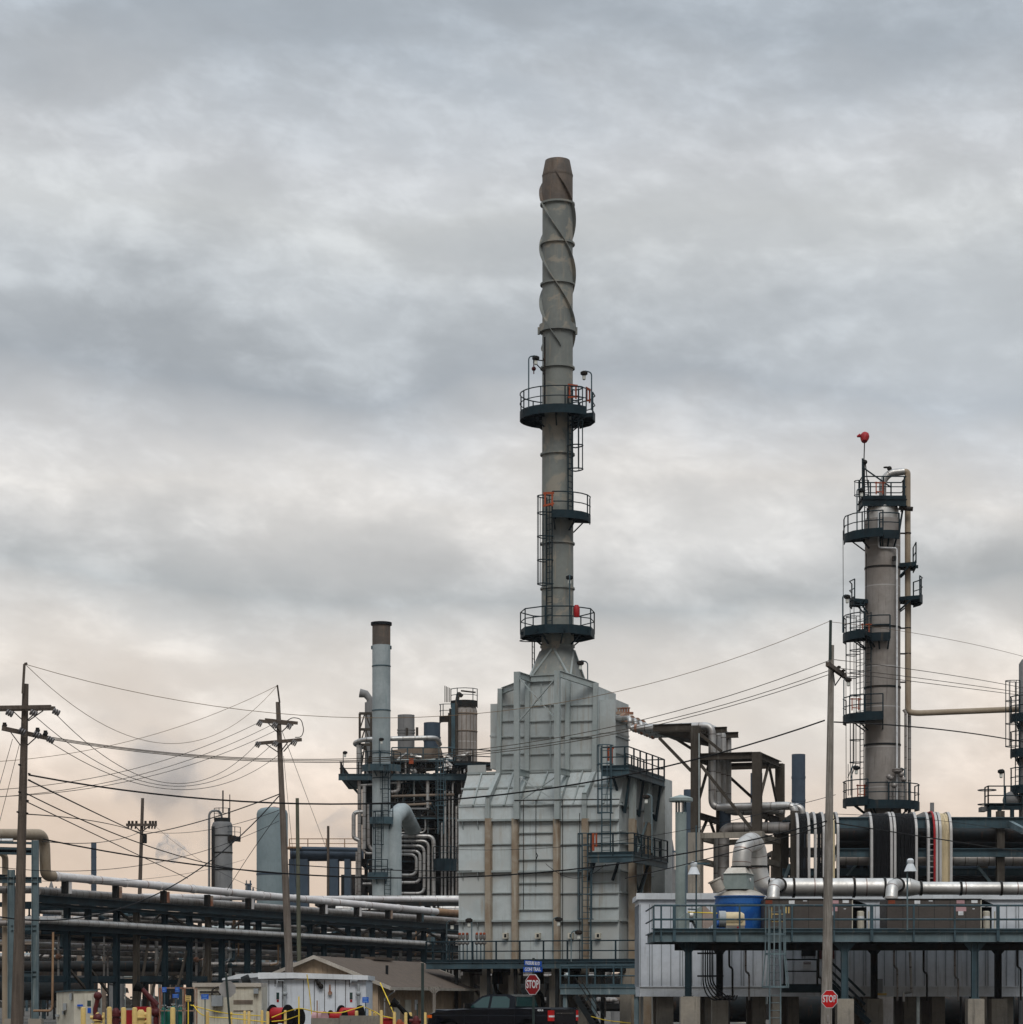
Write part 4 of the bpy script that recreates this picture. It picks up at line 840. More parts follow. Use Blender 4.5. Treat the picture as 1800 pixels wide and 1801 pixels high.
m = MB().box(PY(1277, 0, 107)[0], PY(1310, 0, 107)[0], 106.9, 107.5, Zd+.02, PY(0, 1628.3, 107)[2]); part('base', m, 'jacket_dull', mo); m = MB().box(PY(1297, 0, 106.8)[0], PY(1300, 0, 106.8)[0], 106.8, 106.88, PY(0, 1636, 107)[2], PY(0, 1630, 107)[2]); part('red_box', m, 'red', mo)
for px in (1500, 1545): pass
# under-roof posts on the building side of the deck
light(W, PY(1206.5, 1640, 106.9), PY(0, 1522, 106.9)[2]-Zd, .3, ang=0, label='white shaded lamp on a pole in front of the vent stack', kind='dome', mt='steel_light', group='white shaded lamps on the equipment deck')
light(W, PY(1596.5, 1636, 105.6), PY(0, 1519, 105.6)[2]-Zd, .08, ang=0, label='white shaded lamp on a pole before the right cooling unit', kind='dome', mt='steel_light', group='white shaded lamps on the equipment deck')
o = thing('pole_antenna', 'thin crossbar mast beside the vent stack lamp', 'mast', PY(1225, 1640, 107)); m = MB().tube([PY(1225, 1640, 107), PY(1225, 1452, 107)], .035, 6); m.bar(PY(1213, 1519, 107), PY(1250, 1519, 107), .05, .08); m.tube([PY(1210, 1599, 107), PY(1225, 1600, 107)], .03, 6); part('mast', m, 'steel_blue', o)
# ================================================================== CABLE TRAY RACK
cr_ = thing('cable_rack', 'massive dark blue-grey beam rack behind the white roof carrying the cable trays', 'pipe rack', (PY(1600, 0, 126)[0], 126, 0))
Yr = 125; ZR = lambda y, Yq=Yr: PY(0, y, Yq)[2]; xa, xb = PY(1385, 0, Yr)[0], PY(1880, 0, Yr)[0]
m = MB()
for d in (0, 2.2, 4.4): m.ibeam((xa if d else PY(1474, 0, Yr)[0], Yr+d, ZR(1447)), (xb, Yr+d, ZR(1447)), .25, .55)
m.ibeam((PY(1474, 0, Yr)[0], Yr, ZR(1500)), (xb, Yr, ZR(1500)), .3, .42); m.ibeam((PY(1474, 0, Yr)[0], Yr+4.4, ZR(1487)), (xb, Yr+4.4, ZR(1487)), .3, .4)
m.ibeam((xa, Yr+2.2, ZR(1530)), (xb, Yr+2.2, ZR(1530)), .25, .36); part('beam', m, 'steel_blue', cr_)
for px in (1399, 1762, 1850): 
    for d in (.3, 4.7): xx = PY(px, 0, Yr)[0]; m = MB().ibeam((xx, Yr+d, 0), (xx, Yr+d, ZR(1426)), .38, .38); m.bar((xx, Yr+d, ZR(1450)), (xx, Yr+4, ZR(1450)), .2, .3); part('post', m, 'steel_brown', cr_)
m = MB().bar(PY(1770, 1445, Yr+1), PY(1802, 1462, Yr-3), .2, .3); m.bar(PY(1720, 1524, Yr+1), PY(1746, 1556, Yr+1), .14); m.bar(PY(1490, 1540, Yr+2), PY(1525, 1500, Yr+2), .1); m.bar(PY(1375, 1560, Yr+2), PY(1390, 1520, Yr+2), .15); part('brace', m, 'steel_light', cr_)
for y, rr_, mt_, d in ((1468, .34, 'far_dark', 1.1), (1485, .26, 'far_dark', 3.2), (1511, .32, 'jacket_dull', 1.0), (1508, .25, 'far_brown', 3.4), (1545, .30, 'far_dark', 3), (1560, .22, 'jacket_dull', 5), (1474, .30, 'far_blue', 5.2), (1528, .3, 'far_blue', 6.2), (1500, .34, 'far_dark', 6.6), (1551, .4, 'far_dark', 7.0), (1458, .3, 'far_dark', 7)):
    m = MB().tube([PY(1476 if y < 1540 else 1390, y, Yr+d), PY(1880, y+2, Yr+d)], rr_, 14); part('pipe', m, mt_, cr_)
m = MB()
for px in (1478, 1484, 1507, 1520, 1545): m.tube([PY(px, 1500, Yr+5), PY(px, 1512, Yr+5), PY(px+6, 1545, Yr+5)], .12, 8, bend=.2)
part('drop_pipe', m, 'far_dark', cr_)
def tray(x0, x1, mtc, label, side='tray_rail', rungs=False, extra=None, ytop=1425, nc=9):
    Yt = 124.3; o = thing('cable_tray', label, 'cable tray', PY((x0+x1)/2, 1578, Yt), 'cable trays hanging over the rack edge')
    X0, X1 = PY(x0, 0, Yt)[0], PY(x1, 0, Yt)[0]; za, zb_ = ZR(1584, Yt), ZR(ytop, Yt)
    def path(off): # hanging face, quarter bend, run back over the rack
        p = [(0, za), (0, zb_-1.2)]; rb = 1.2-off
        for j in range(1, 9): an = math.pi/2*j/8; p.append((1.2-rb*math.cos(an), zb_-1.2+rb*math.sin(an)))
        p.append((7.5, zb_-off)); p[0] = (off, za); p[1] = (off, zb_-1.2); return p
    def ribbon(m, xa_, xb_, off, th=.05):
        p = path(off); q = path(off+th)
        vs = [(xx, Yt+y_, z_) for (y_, z_) in p for xx in (xa_, xb_)]+[(xx, Yt+y_, z_) for (y_, z_) in q for xx in (xa_, xb_)]; k = len(p); f = []
        for i in range(k-1):
            b = 2*i; c_ = 2*k+2*i
            f += [(b, b+1, b+3, b+2), (c_+2, c_+3, c_+1, c_), (b, b+2, c_+2, c_), (b+1, c_+1, c_+3, b+3)]
        m.add(vs, f)
    for xx in (X0, X1-.12):
        m = MB(); ribbon(m, xx, xx+.12, 0, .3); part('side_rail', m, side, o)
    if rungs:
        m = MB(); z_ = za
        while z_ < zb_-1.2: m.bar((X0+.1, Yt+.15, z_), (X1-.1, Yt+.15, z_), .04); z_ += .28
        part('rung', m, side, o)
    if mtc:
        m = MB(); k = nc
        for j in range(k):
            xc = X0+.14+(X1-X0-.28)*(j+.5)/k; p = path(.1); p = [(xc+random.uniform(-.015, .015), Yt+y_+random.uniform(0, .03), z_) for y_, z_ in p]
            m.tube(p, (X1-X0-.28)/k*.54, 6)
        part('cables', m, mtc, o)
    if extra: 
        p = path(.0); xc = PY(extra[0], 0, Yt)[0]; part('red_cable', MB().tube([(xc, Yt+y_, z_) for y_, z_ in p], extra[2], 8), extra[1], o)
tray(1402, 1426, 'cable', 'wide black cable tray, first left of the right utility pole', nc=10)
tray(1433, 1452, 'cable', 'narrow dark cable tray half hidden directly left of the right utility pole', rungs=True, nc=4)
tray(1461, 1477, None, 'pale empty tray edge just right of the right utility pole with one yellow line', extra=(1467, 'motor_cream', .06))
tray(1532, 1571, 'cable', 'wide black cable tray at the middle of the rack, left one of the pair', nc=14)
tray(1573, 1615, 'cable', 'wide black cable tray at the middle of the rack, right one of the pair', nc=14)
tray(1632, 1651, None, 'ladder-like cable tray with a red cable along its side', rungs=True, extra=(1644.5, 'red', .055))
tray(1653, 1676, 'motor_cream', 'cable tray full of cream yellow cables, rightmost of the hanging trays', nc=7)
# ================================================================== RIGHT COLUMN
YC = 140; cc = W.p(1553, 0, YC); C = Fc(cc[0], YC, 0); cz = lambda y: EYE+(YH-y)/FPX*YC; q_ = lambda p: p*YC/FPX
col = thing('distillation_column', 'tall insulated tan-grey column with many ring platforms and a red windsock', 'column', C.w((0, 0, 0)))
part('shell', MB(C).rev((0, 0), [(q_(33), 0), (q_(33), cz(1440)), (q_(31), cz(1400)), (q_(31), cz(915))], 40), 'column_insul', col)
m = MB(C)
for y in (1311, 1210, 1105, 1000): m.sector((0, 0), q_(31), q_(32), cz(y)-.05, cz(y)+.05, k=36)
part('band', m, 'steel_dark', col)
part('dome', MB(C).rev((0, 0), [(q_(27), cz(915)+.01), (q_(27), cz(895)), (q_(25), cz(888)), (q_(16), cz(882)), (.05, cz(880))], 32), 'duct_metal', col)
for (y, r, a0, a1, poly, nm) in ((944, 68, 165, 262, 4, 'a'), (944, 46, 255, 300, 2, ''), (993, 62, -30, 22, 1, ''), (1052, 69, -30, 30, 3, ''), (1056, 58, 150, 205, 2, ''), (1118, 69, 150, 235, 4, ''), (1122, 45, 225, 278, 2, ''),
                                 (1262, 69, 150, 262, 6, ''), (1409, 69, 150, 240, 4, ''), (1415, 64, 235, 380, 6, '')):
    ringplat(col, C, (0, 0), q_(31), q_(r), cz(y), a0, a1, th=.36, poly=poly, mt='dark_teal', step=1.2)
ztp = cz(881); m = MB(C).box(q_(-38), q_(36), q_(-26), q_(26), ztp-.1, ztp); m.ibeam((q_(-39), q_(-26), ztp-.25), (q_(37), q_(-26), ztp-.25), .14, .4); m.ibeam((q_(37), q_(-26), ztp-.25), (q_(37), q_(26), ztp-.25), .14, .4); m.ibeam((q_(-39), q_(-26), ztp-.25), (q_(-39), q_(26), ztp-.25), .14, .4)
tp = part('top_platform', m, 'dark_teal', col); m = MB(C); rail_into(m, [(q_(-39), q_(-26), ztp), (q_(37), q_(-26), ztp), (q_(37), q_(26), ztp), (q_(-39), q_(26), ztp)], closed=True, step=1.15, h=1.2); m.bar((q_(-39), q_(-27), ztp+1.7), (q_(10), q_(-27), ztp+.6), .07); m.bar((q_(-39), q_(-26), ztp), (q_(-39), q_(-26), ztp+2.2), .08); part('railing', m, 'dark_teal', tp)
m = MB(C)
for s_ in (-1, 1): m.bar((s_*q_(26), 0, ztp-.4), (s_*q_(26), 0, cz(915)), .12); 
m.bar((q_(34), -.4, ztp-.4), (q_(24), -.8, cz(948)), .1); part('bracket', m, 'dark_teal', col)
m = MB(C).tube([(0, 0, cz(882)), (0, 0, cz(846)), (q_(12), 0, cz(832)), (q_(38), 0, cz(829))], q_(6.5), 16, bend=.9, kb=8); part('overhead_pipe', m, 'jacket', col)
m = MB(C).tube([(q_(34), 0, cz(830)), (q_(44), 0, cz(829)), (q_(44), -.1, cz(1253)), (q_(60), -.1, cz(1255)), (q_(252), -.6, cz(1249))], q_(5.2), 16, bend=.6, kb=8); part('overhead_pipe', m, 'pipe_tan', col)
m = MB(C)
for y in (938, 1105, 1150, 1200): m.sector((q_(44), -.05), q_(5.1), q_(6), cz(y)-.03, cz(y)+.03); m.bar((q_(30), 0, cz(y)), (q_(40), 0, cz(y)), .08)
part('pipe_clamp', m, 'steel_dark', col)
m = MB(C).tube([(q_(36), .4, cz(1055)), (q_(49), .4, cz(1052)), (q_(49), .4, cz(1430))], q_(3.2), 12, bend=.3); part('side_pipe', m, 'jacket_dull', col)
m = MB(C).tube([(q_(34), -.5, cz(1250)), (q_(38), -.5, cz(1255)), (q_(38), -.5, cz(1430))], q_(2.6), 12); part('side_pipe', m, 'jacket_dull', col)
m = MB(C).tube([(q_(-12), -q_(34), cz(905)), (q_(-12), -q_(34), cz(969)), (q_(20), -q_(33), cz(970)), (q_(20), -q_(33), cz(1412))], q_(1.6), 8, bend=.15); part('conduit', m, 'sign_white', col)
m = MB(C).box(q_(12), q_(18), -q_(36), -q_(30), cz(992), cz(984)); m.tube([(q_(26), -.6, cz(897)), (q_(50), -.6, cz(899))], .13, 10); part('nozzle', m, 'steel_dark', col)
lad(col, C, (q_(-38), -.4), 200, cz(1412), cz(1060), t=.028); lad(col, C, (q_(-44), -.2), 200, cz(1262), cz(1118)+1, t=.028, cage=True)
lad(col, C, (q_(-28), -q_(18)), 215, cz(1262), cz(1080), t=.026, cage=False); lad(col, C, (q_(-30), -.4), 200, cz(944), cz(850), t=.028)
m = MB(C)
for x, y0, y1 in ((-71, 935, 1100), (-66, 1110, 1420), (-58, 1265, 1400), (-62, 1345, 1400), (-30, 975, 1060)): m.tube([(q_(x), -.3, cz(y0)), (q_(x)+.02, -.3, cz(y1))], .018, 5)
for x, y in ((-54, 1345), (-49, 1345)): m.tube([(q_(x)-.3, -.5, cz(y+25)), (q_(x), -.5, cz(y)), (q_(x), -.5, cz(y-80))], .025, 5)
part('hanging_cable', m, 'steel_dark', col)
for dx, y, ang in ((-34, 1124, 240), (-52, 1254, 250), (-42, 1405, 240), (-10, 877, 250)):
    m = MB(C); x = q_(dx); m.bar((x-.22, -1.2, cz(y)), (x-.22, -1.2, cz(y-22)), .06); m.bar((x+.15, -1.2, cz(y)), (x+.15, -1.2, cz(y-22)), .06); m.bar((x-.3, -1.2, cz(y-20)), (x+.3, -1.2, cz(y-20)), .06); m.bar((x-.22, -1.2, cz(y-5)), (x+.2, -1.2, cz(y-4)), .05); part('swing_gate', m, 'orange', col)
m = MB(C).tube([(q_(-35), -.5, cz(875)), (q_(-35), -.5, cz(812))], .06, 6); m.tube([(q_(-35), -.5, cz(812)), (q_(-34), -.5, cz(780))], .03, 6); m.tube([(q_(-33), -.5, cz(813)), (q_(-27), -.5, cz(870))], .03, 6)
m.sphere((q_(-33), -.5, cz(816)), .13, 6); part('windsock_mast', m, 'steel_dark', col)
m = MB(C); cx_ = q_(-37); rings = [(.16, -.22, 0), (.24, -.12, .02), (.26, 0, .02), (.24, .12, 0), (.19, .26, -.02), (.15, .34, -.02)]
m.tube([(cx_+.08+dz_, -.55-y_*.5, cz(775)-y_*.9+.1) for (r_, y_, dz_) in rings], [r_ for r_, _, _ in rings], 16); m.tube([(cx_-.15, -.6, cz(770)), (cx_-.34, -.6, cz(772))], [.12, .05], 8); part('windsock', m, 'red', col)
m = MB(C).tube([(q_(8), 0, cz(836)), (q_(12), 0, cz(826))], .05, 6); m.sphere((q_(12), 0, cz(824)), .14, 6); m.hoop((q_(6), 0), .13, cz(822), .03, 10); part('relief_valve', m, 'steel_dark', col)
m = MB(C)
for x, y0 in ((5, 1370), (8, 1372), (14, 1385), (26, 1366), (30, 1375)): m.tube([(q_(x), -q_(42), cz(1415)), (q_(x), -q_(42), cz(y0)), (q_(x+5), -q_(42), cz(y0-2))], .06, 6, bend=.1); m.sphere((q_(x), -q_(42), cz(y0)), .16, 6)
m.rev((q_(19), -q_(42)), [(.1, cz(1365)), (.28, cz(1361)), (.28, cz(1357)), (.05, cz(1355))], 12); part('valve_cluster', m, 'jacket_dull', col)
for (x, y0, y1, lab, an_) in ((-74, 1117, 1053, 'lamp at far left of the column platform just below the middle', 0), (-72, 1262, 1198, 'lamp at far left of the lower column platform', 0), (-49, 938, 867, 'lamp at upper left of the column near its top', 0), (-58, 1405, 1352, 'short lamp over the bottom left column platform', 0), (34, 1415, 1356, 'pale lamp in front of the column foot', 180)):
    light(C, (q_(x), -.9, cz(y0)), cz(y1)-cz(y0), .2, ang=an_, label=lab, group='lamps on the tall column')
# ---- column at the right picture edge
EC = Fc(W.p(1812, 0, 138)[0], 138); ez = lambda y: EYE+(YH-y)/FPX*138; e_ = lambda p: p*138/FPX
ec = thing('edge_column', 'dark purple-grey column cut off by the right picture edge', 'column', EC.w((0, 0, 0)))
part('shell', MB(EC).rev((0, 0), [(e_(19), 0), (e_(19), ez(1168)), (e_(14), ez(1160)), (.03, ez(1157))], 32), 'far_grey', ec)
m = MB(EC)
for y in (1260, 1335, 1400): m.sector((0, 0), e_(19), e_(20), ez(y)-.04, ez(y)+.04)
part('band', m, 'far_blue', ec)
for y in (1260, 1322, 1386): ringplat(ec, EC, (0, 0), e_(19), e_(34), ez(y), 150, 300, th=.36, poly=5, mt='dark_teal', step=1.2)
lad(ec, EC, (e_(-24), -.4), 200, ez(1385), ez(1200), t=.026)
m = MB(EC).box(e_(-78), e_(-18), -e_(25), e_(5), ez(1419)-.1, ez(1419)); m.ibeam((e_(-78), -e_(25), ez(1421)), (e_(-18), -e_(25), ez(1421)), .15, .35)
for x in (-76, -58, -36): m.bar((e_(x), -e_(24), ez(1423)), (e_(x), -e_(24), 0), .2)
pf = part('foot_platform', m, 'dark_teal', ec); m = MB(EC); rail_into(m, [(e_(-78), -e_(25), ez(1419)), (e_(-18), -e_(25), ez(1419))], step=.9); rail_into(m, [(e_(-78), -e_(25), ez(1419)), (e_(-78), e_(5), ez(1419))], step=.9); m.hoop((e_(-80), -e_(25)), .5, ez(1392), .03, 12); m.hoop((e_(-80), -e_(25)), .5, ez(1417), .03, 12); part('railing', m, 'dark_teal', pf)
m = MB(EC); m.sphere((e_(-32), 0, ez(1408)), .5, 10); m.tube([(e_(-32), 0, ez(1408)), (e_(-18), 0, ez(1402))], .2, 10); m.box(e_(-88), e_(-78), -.5, .4, ez(1428), ez(1420)); part('exchanger', m, 'far_grey', ec)
light(EC, (e_(-50), -e_(25), ez(1419)), ez(1358)-ez(1419), .12, ang=180, label='thin lamp pole on the platform beside the edge column')
# ================================================================== BACK PROCESS UNIT (Y 200)
YB = 200; U = Fc(W.p(720, 0, YB)[0], YB, 0); bz = lambda y, Yq=200: EYE+(YH-y)/FPX*Yq; bx_ = lambda px, d=0: (px-900)/FPX*(YB+d)-U.ox; b_ = lambda p: p*YB/FPX
st2 = thing('smokestack', 'pale blue-green smokestack with dark brown top left of the furnace', 'smokestack', Vector((W.p(671, 0, 190)[0], 190, 0)))
S2 = Fc(W.p(671, 0, 190)[0], 190); sz = lambda y: EYE+(YH-y)/FPX*190; s2 = lambda p: p*190/FPX
part('shaft', MB(S2).rev((0, 0), [(s2(16), 0), (s2(16), sz(1135))], 32), 'far_stack', st2); part('bare_top', MB(S2).rev((0, 0), [(s2(16), sz(1135)+.01), (s2(16), sz(1100)), (s2(14), sz(1100)), (s2(14), sz(1115))], 32), 'stack_bare', st2)
m = MB(S2).sector((0, 0), s2(15), s2(18.5), sz(1100), sz(1095)); part('rim', m, 'black_void', st2)
m = MB(S2)
for y in (1172, 1250, 1325, 1369, 1442): m.sector((0, 0), s2(15.5), s2(16.8), sz(y)-.04, sz(y)+.04)
for s_ in (-1, 1): m.box(s_*s2(16), s_*s2(18), -.1, .1, sz(1142), sz(1136))
part('band', m, 'steel_blue', st2)
for y, r, a0, a1 in ((1349, 34, 185, 355), (1441, 24, 215, 330), (1538, 24, 190, 300)): ringplat(st2, S2, (0, 0), s2(16), s2(r), sz(y), a0, a1, th=.4, mt='steel_blue', step=1.2, k=12)
lad(st2, S2, (s2(8), -s2(18)), -90, sz(1441), sz(1349)); lad(st2, S2, (s2(-4), -s2(18)), -90, sz(1538), sz(1430)); lad(st2, S2, (s2(12), -s2(18)), -90, sz(1580), sz(1530))
m = MB(S2).rev((s2(21), s2(6)), [(s2(14.5), 0), (s2(14.5), sz(1462)), (s2(13), sz(1450))], 28); m.tube([(s2(21), s2(6), sz(1462)), (s2(21), s2(6), sz(1440)), (s2(34), s2(60), sz(1418)), (s2(62), s2(400), sz(1478))], s2(14.5), 24, bend=1.6, kb=8); part('inlet_duct', m, 'far_stack', st2)
light(S2, (s2(-2), -s2(33), sz(1349)), sz(1303)-sz(1349), .12, label='small lamp on the pale stack platform')
un = thing('process_unit', 'dense dark steel process structure with nested elbow pipes behind the pale smokestack', 'process unit', Vector((U.ox, YB, 0)))
m = MB(U)
PXS = (633, 652, 690, 735, 777, 800, 826)
for px in PXS:
    for d in (0, 9): m.ibeam((bx_(px), d, 0), (bx_(px), d, bz(1330)), .3, .3)
part('frame_post', m, 'steel_dark', un)
m = MB(U)
for y in (1368, 1440, 1515, 1545):
    for d in (0, 9): m.ibeam((bx_(633), d, bz(y)), (bx_(826), d, bz(y)), .25, .4)
    for px in PXS: m.ibeam((bx_(px), .2, bz(y)), (bx_(px), 8.8, bz(y)), .2, .35)
part('frame_beam', m, 'steel_dark', un)
m = MB(U)
for x0_, x1_, y0, y1 in ((735, 777, 1371, 1440), (690, 735, 1440, 1371), (735, 700, 1470, 1440), (737, 777, 1400, 1440), (777, 800, 1445, 1510), (800, 777, 1445, 1510)): m.bar((bx_(x0_), -.1, bz(y0)), (bx_(x1_), -.1, bz(y1)), .14)
m.bar((bx_(610), -.5, bz(1372)), (bx_(632), -.1, bz(1397)), .16); part('brace', m, 'steel_blue', un)
m = MB(U).box(bx_(640), bx_(825), 3.5, 8.6, bz(1500), bz(1372)); m.box(bx_(690), bx_(800), 5, 8.6, 0, bz(1500)); part('furnace_core', m, 'far_dark', un)
dk = None
m = MB(U).box(bx_(600), bx_(838), -1.5, 9.5, bz(1371), bz(1367)); m.ibeam((bx_(598), -1.6, bz(1370)), (bx_(838), -1.6, bz(1370)), .2, .5); dk = part('deck', m, 'steel_blue', un)
m = MB(U); rail_into(m, [(bx_(600), 9, bz(1367)), (bx_(600), -1.5, bz(1367)), (bx_(838), -1.5, bz(1367))], step=1.3, t=.045); part('railing', m, 'steel_dark', dk)
m = MB(U).box(bx_(800), bx_(865), -3, -.5, bz(1352), bz(1348)); dk = part('deck', m, 'dark_teal', un); m = MB(U); rail_into(m, [(bx_(800), -3, bz(1348)), (bx_(826), -3, bz(1348)), (bx_(866), -3, bz(1350))], t=.045); part('railing', m, 'steel_dark', dk)
m = MB(U).tube([(bx_(822), -2.2, bz(1355)), (bx_(866), -2.2, bz(1355))], b_(5.5), 16); part('pipe', m, 'jacket', un)
m = MB(U).tube([(bx_(640), 3, bz(1309)), (bx_(620), 1, bz(1306)), (bx_(640), -1, bz(1303)), (bx_(768), -1, bz(1300)), (bx_(772), 3, bz(1302))], b_(4.2), 14, bend=.8); m.tube([(bx_(632), 0, bz(1311)), (bx_(632), 0, bz(1368))], b_(5), 14); part('ring_pipe', m, 'jacket', un)
m = MB(U).prism([(bx_(687), bz(1335)), (bx_(687), bz(1318)), (bx_(775), bz(1312)), (bx_(775), bz(1335))], .5, 6); m.box(bx_(688), bx_(773), 0, 6.2, bz(1340), bz(1335)); part('header_box', m, 'far_brown', un); m = MB(U).prism([(bx_(687), bz(1352)), (bx_(687), bz(1341)), (bx_(776), bz(1341)), (bx_(772), bz(1345))], 1, 5); part('header_box', m, 'pipe_tan', un)
for cx_, r_, y_, mt_ in ((709, 15.3, 1243, 'far_grey'), (756, 15, 1257, 'far_blue')):
    m = MB(U).rev((bx_(cx_), 6), [(b_(r_), bz(1330)), (b_(r_), bz(y_)), (b_(r_)*.92, bz(y_)), (b_(r_)*.92, bz(y_+10))], 28); m.sector((bx_(cx_), 6), b_(r_), b_(r_+1), bz(y_+27)-.06, bz(y_+27)+.06); m.sector((bx_(cx_), 6), b_(r_), b_(r_+1), bz(y_+32)-.06, bz(y_+32)+.06); part('exhaust_drum', m, mt_, un)
m = MB(U).rev((bx_(647), 3), [(b_(9), bz(1370)), (b_(9), bz(1228))], 20); m.tube([(bx_(647), 3, bz(1229)), (bx_(647), 3, bz(1222)), (bx_(640), 3, bz(1213)), (bx_(629), 3, bz(1211))], [b_(6), b_(6), b_(7), b_(8), ], 16); part('hooded_vent', m, 'far_grey', un)
m = MB(U)
for px in (633, 653):
    m.bar((bx_(px), 0, bz(1370)), (bx_(px), 0, bz(1255)), .18)
for y in (1255, 1283, 1310): m.bar((bx_(632), 0, bz(y)), (bx_(654), 0, bz(y)), .2)
for y0, y1 in ((1255, 1283), (1283, 1310), (1310, 1368)): m.bar((bx_(633), 0, bz(y1)), (bx_(642), 0, bz(y0)), .1); m.bar((bx_(653), 0, bz(y1)), (bx_(643), 0, bz(y0)), .1)
part('lattice', m, 'steel_brown', un)
# nested elbow pipes
for i in range(5):
    xr = 764-i*7.2 if i else 765; yt = 1473+i*8.6; xr = (764, 755, 747.5, 740.5, 734)[i]; yt = (1473, 1481.5, 1490, 1499, 1505)[i]
    yb = (1590, 1590, 1573, 1554, 1541)[i]
    pts = [(bx_(696), -1.5, bz(yt)), (bx_(xr), -1.5, bz(yt)), (bx_(xr), -1.5, bz(yb))]
    if i >= 2: pts += [(bx_(696), -1.5, bz(yb))]
    else: pts[-1] = (bx_(xr), -1.5, .5)
    part('elbow_pipe', MB(U).tube(pts, b_((3.7, 2.7, 2.8, 2.8, 2.8)[i]), 12, bend=.55, kb=7), 'jacket', un)
for i, (px, r_, y0) in enumerate(((784, 2.2, 1393), (791, 1.7, 1395), (797, 1.6, 1378), (803.5, 1.9, 1421), (808, 1.5, 1400), (812, 2.6, 1406), (778, 1.6, 1450))):
    part('riser_pipe', MB(U).tube([(bx_(px), -1.2, .5), (bx_(px), -1.2, bz(y0)), (bx_(px)+.2, .5, bz(y0-3))], b_(r_), 10, bend=.2), 'jacket' if i % 2 == 0 else 'jacket_dull', un)
for pts, r_, mt_ in (([(634, 1590), (634, 1371)], 3.2, 'jacket_dull'), ([(642.5, 1495), (642.5, 1385)], 3.6, 'jacket'), ([(650, 1415), (650, 1490), (660, 1500)], 3, 'jacket_dull'), ([(640, 1430), (624, 1431), (624, 1476), (634, 1480)], 3.6, 'jacket'),
                     ([(640, 1495), (645, 1503), (662, 1503)], 2.6, 'jacket_dull'), ([(753.5, 1362), (753.5, 1424)], 3.2, 'jacket'), ([(700, 1355), (703, 1375), (703, 1394), (690, 1396)], 3.4, 'jacket_dull'), ([(634, 1384), (660, 1382), (710, 1378)], 2.4, 'jacket'), ([(715, 1340), (715, 1378)], 1.6, 'jacket_dull'),
                     ([(640, 1546), (662, 1546)], 2.5, 'jacket_dull'), ([(640, 1556), (662, 1556)], 2.5, 'jacket_dull'), ([(700, 1340), (790, 1338)], 1.3, 'conduit'), ([(700, 1419), (760, 1416)], 2.2, 'far_brown'), ([(690, 1403), (800, 1400)], 2.4, 'far_brown'), ([(700, 1425), (752, 1425)], 2, 'far_grey'), ([(628, 1590), (628, 1540)], 1.4, 'jacket'), ([(629.5, 1500), (629.5, 1590)], 2.2, 'jacket_dull')):
    part('pipe', MB(U).tube([(bx_(x), -1.3, bz(y)) for x, y in pts], b_(r_), 12, bend=.6), mt_, un)
rnd = random.Random(3); m = MB(U)
for k in range(70):
    x = rnd.uniform(640, 822); y = rnd.choice((1366, 1366, 1350, 1440, 1515)); h = rnd.uniform(6, 26); d = rnd.uniform(-1.2, 3)
    m.tube([(bx_(x), d, bz(y)), (bx_(x), d, bz(y-h))], rnd.uniform(.04, .12), 5)
    if k % 2: m.box(bx_(x)-.2, bx_(x)+.25, d-.2, d+.2, bz(y-h*.6), bz(y-h*.6+4))
    if k % 3 == 0: m.tube([(bx_(x), d, bz(y-h)), (bx_(x)+rnd.uniform(.5, 2), d, bz(y-h))], .07, 5)
part('valve_clutter', m, 'steel_dark', un); m = MB(U)
for k in range(26):
    x = rnd.uniform(690, 822); y = rnd.uniform(1330, 1366); d = rnd.uniform(-1.4, 2); m.tube([(bx_(x), d, bz(y)), (bx_(x)+rnd.uniform(-1, 1), d, bz(y-rnd.uniform(3, 14)))], rnd.uniform(.08, .22), 8)
part('valve_clutter', m, 'jacket', un)
part('notice_board', MB(U).box(bx_(721), bx_(729), -1.65, -1.6, bz(1347), bz(1337)), 'orange', un)
for sx, sy in ((715, 1278), (733, 1277)): part('spindle', MB(U).tube([(bx_(sx), 1, bz(1300)), (bx_(sx), 1, bz(sy))], .11, 6), 'steel_brown', un)
lad(un, U, (bx_(777), -2.2), -90, bz(1470), bz(1340), mt='steel_blue', t=.045); ringplat(un, U, (bx_(784), -2), .1, b_(20), bz(1516), 180, 360, poly=4, th=.9, mt='dark_teal', br=False)
light(U, (bx_(606), -1.4, bz(1367)), bz(1326)-bz(1367), .1, label='lamp at the far left end of the process unit deck')
for y, xa_, xb_, dd in ((1440, 655, 826, -1.2), (1515, 700, 826, -1.0), (1400, 700, 800, 1.0), (1340, 690, 800, -.6)):
    pf = part('catwalk', MB(U).box(bx_(xa_), bx_(xb_), dd, dd+1.1, bz(y)-.1, bz(y)), 'steel_blue', un); m = MB(U); rail_into(m, [(bx_(xa_), dd, bz(y)), (bx_(xb_), dd, bz(y))], step=1.2, t=.05); part('railing', m, 'steel_dark' if y > 1400 else 'steel_blue', pf)
rnd = random.Random(11)
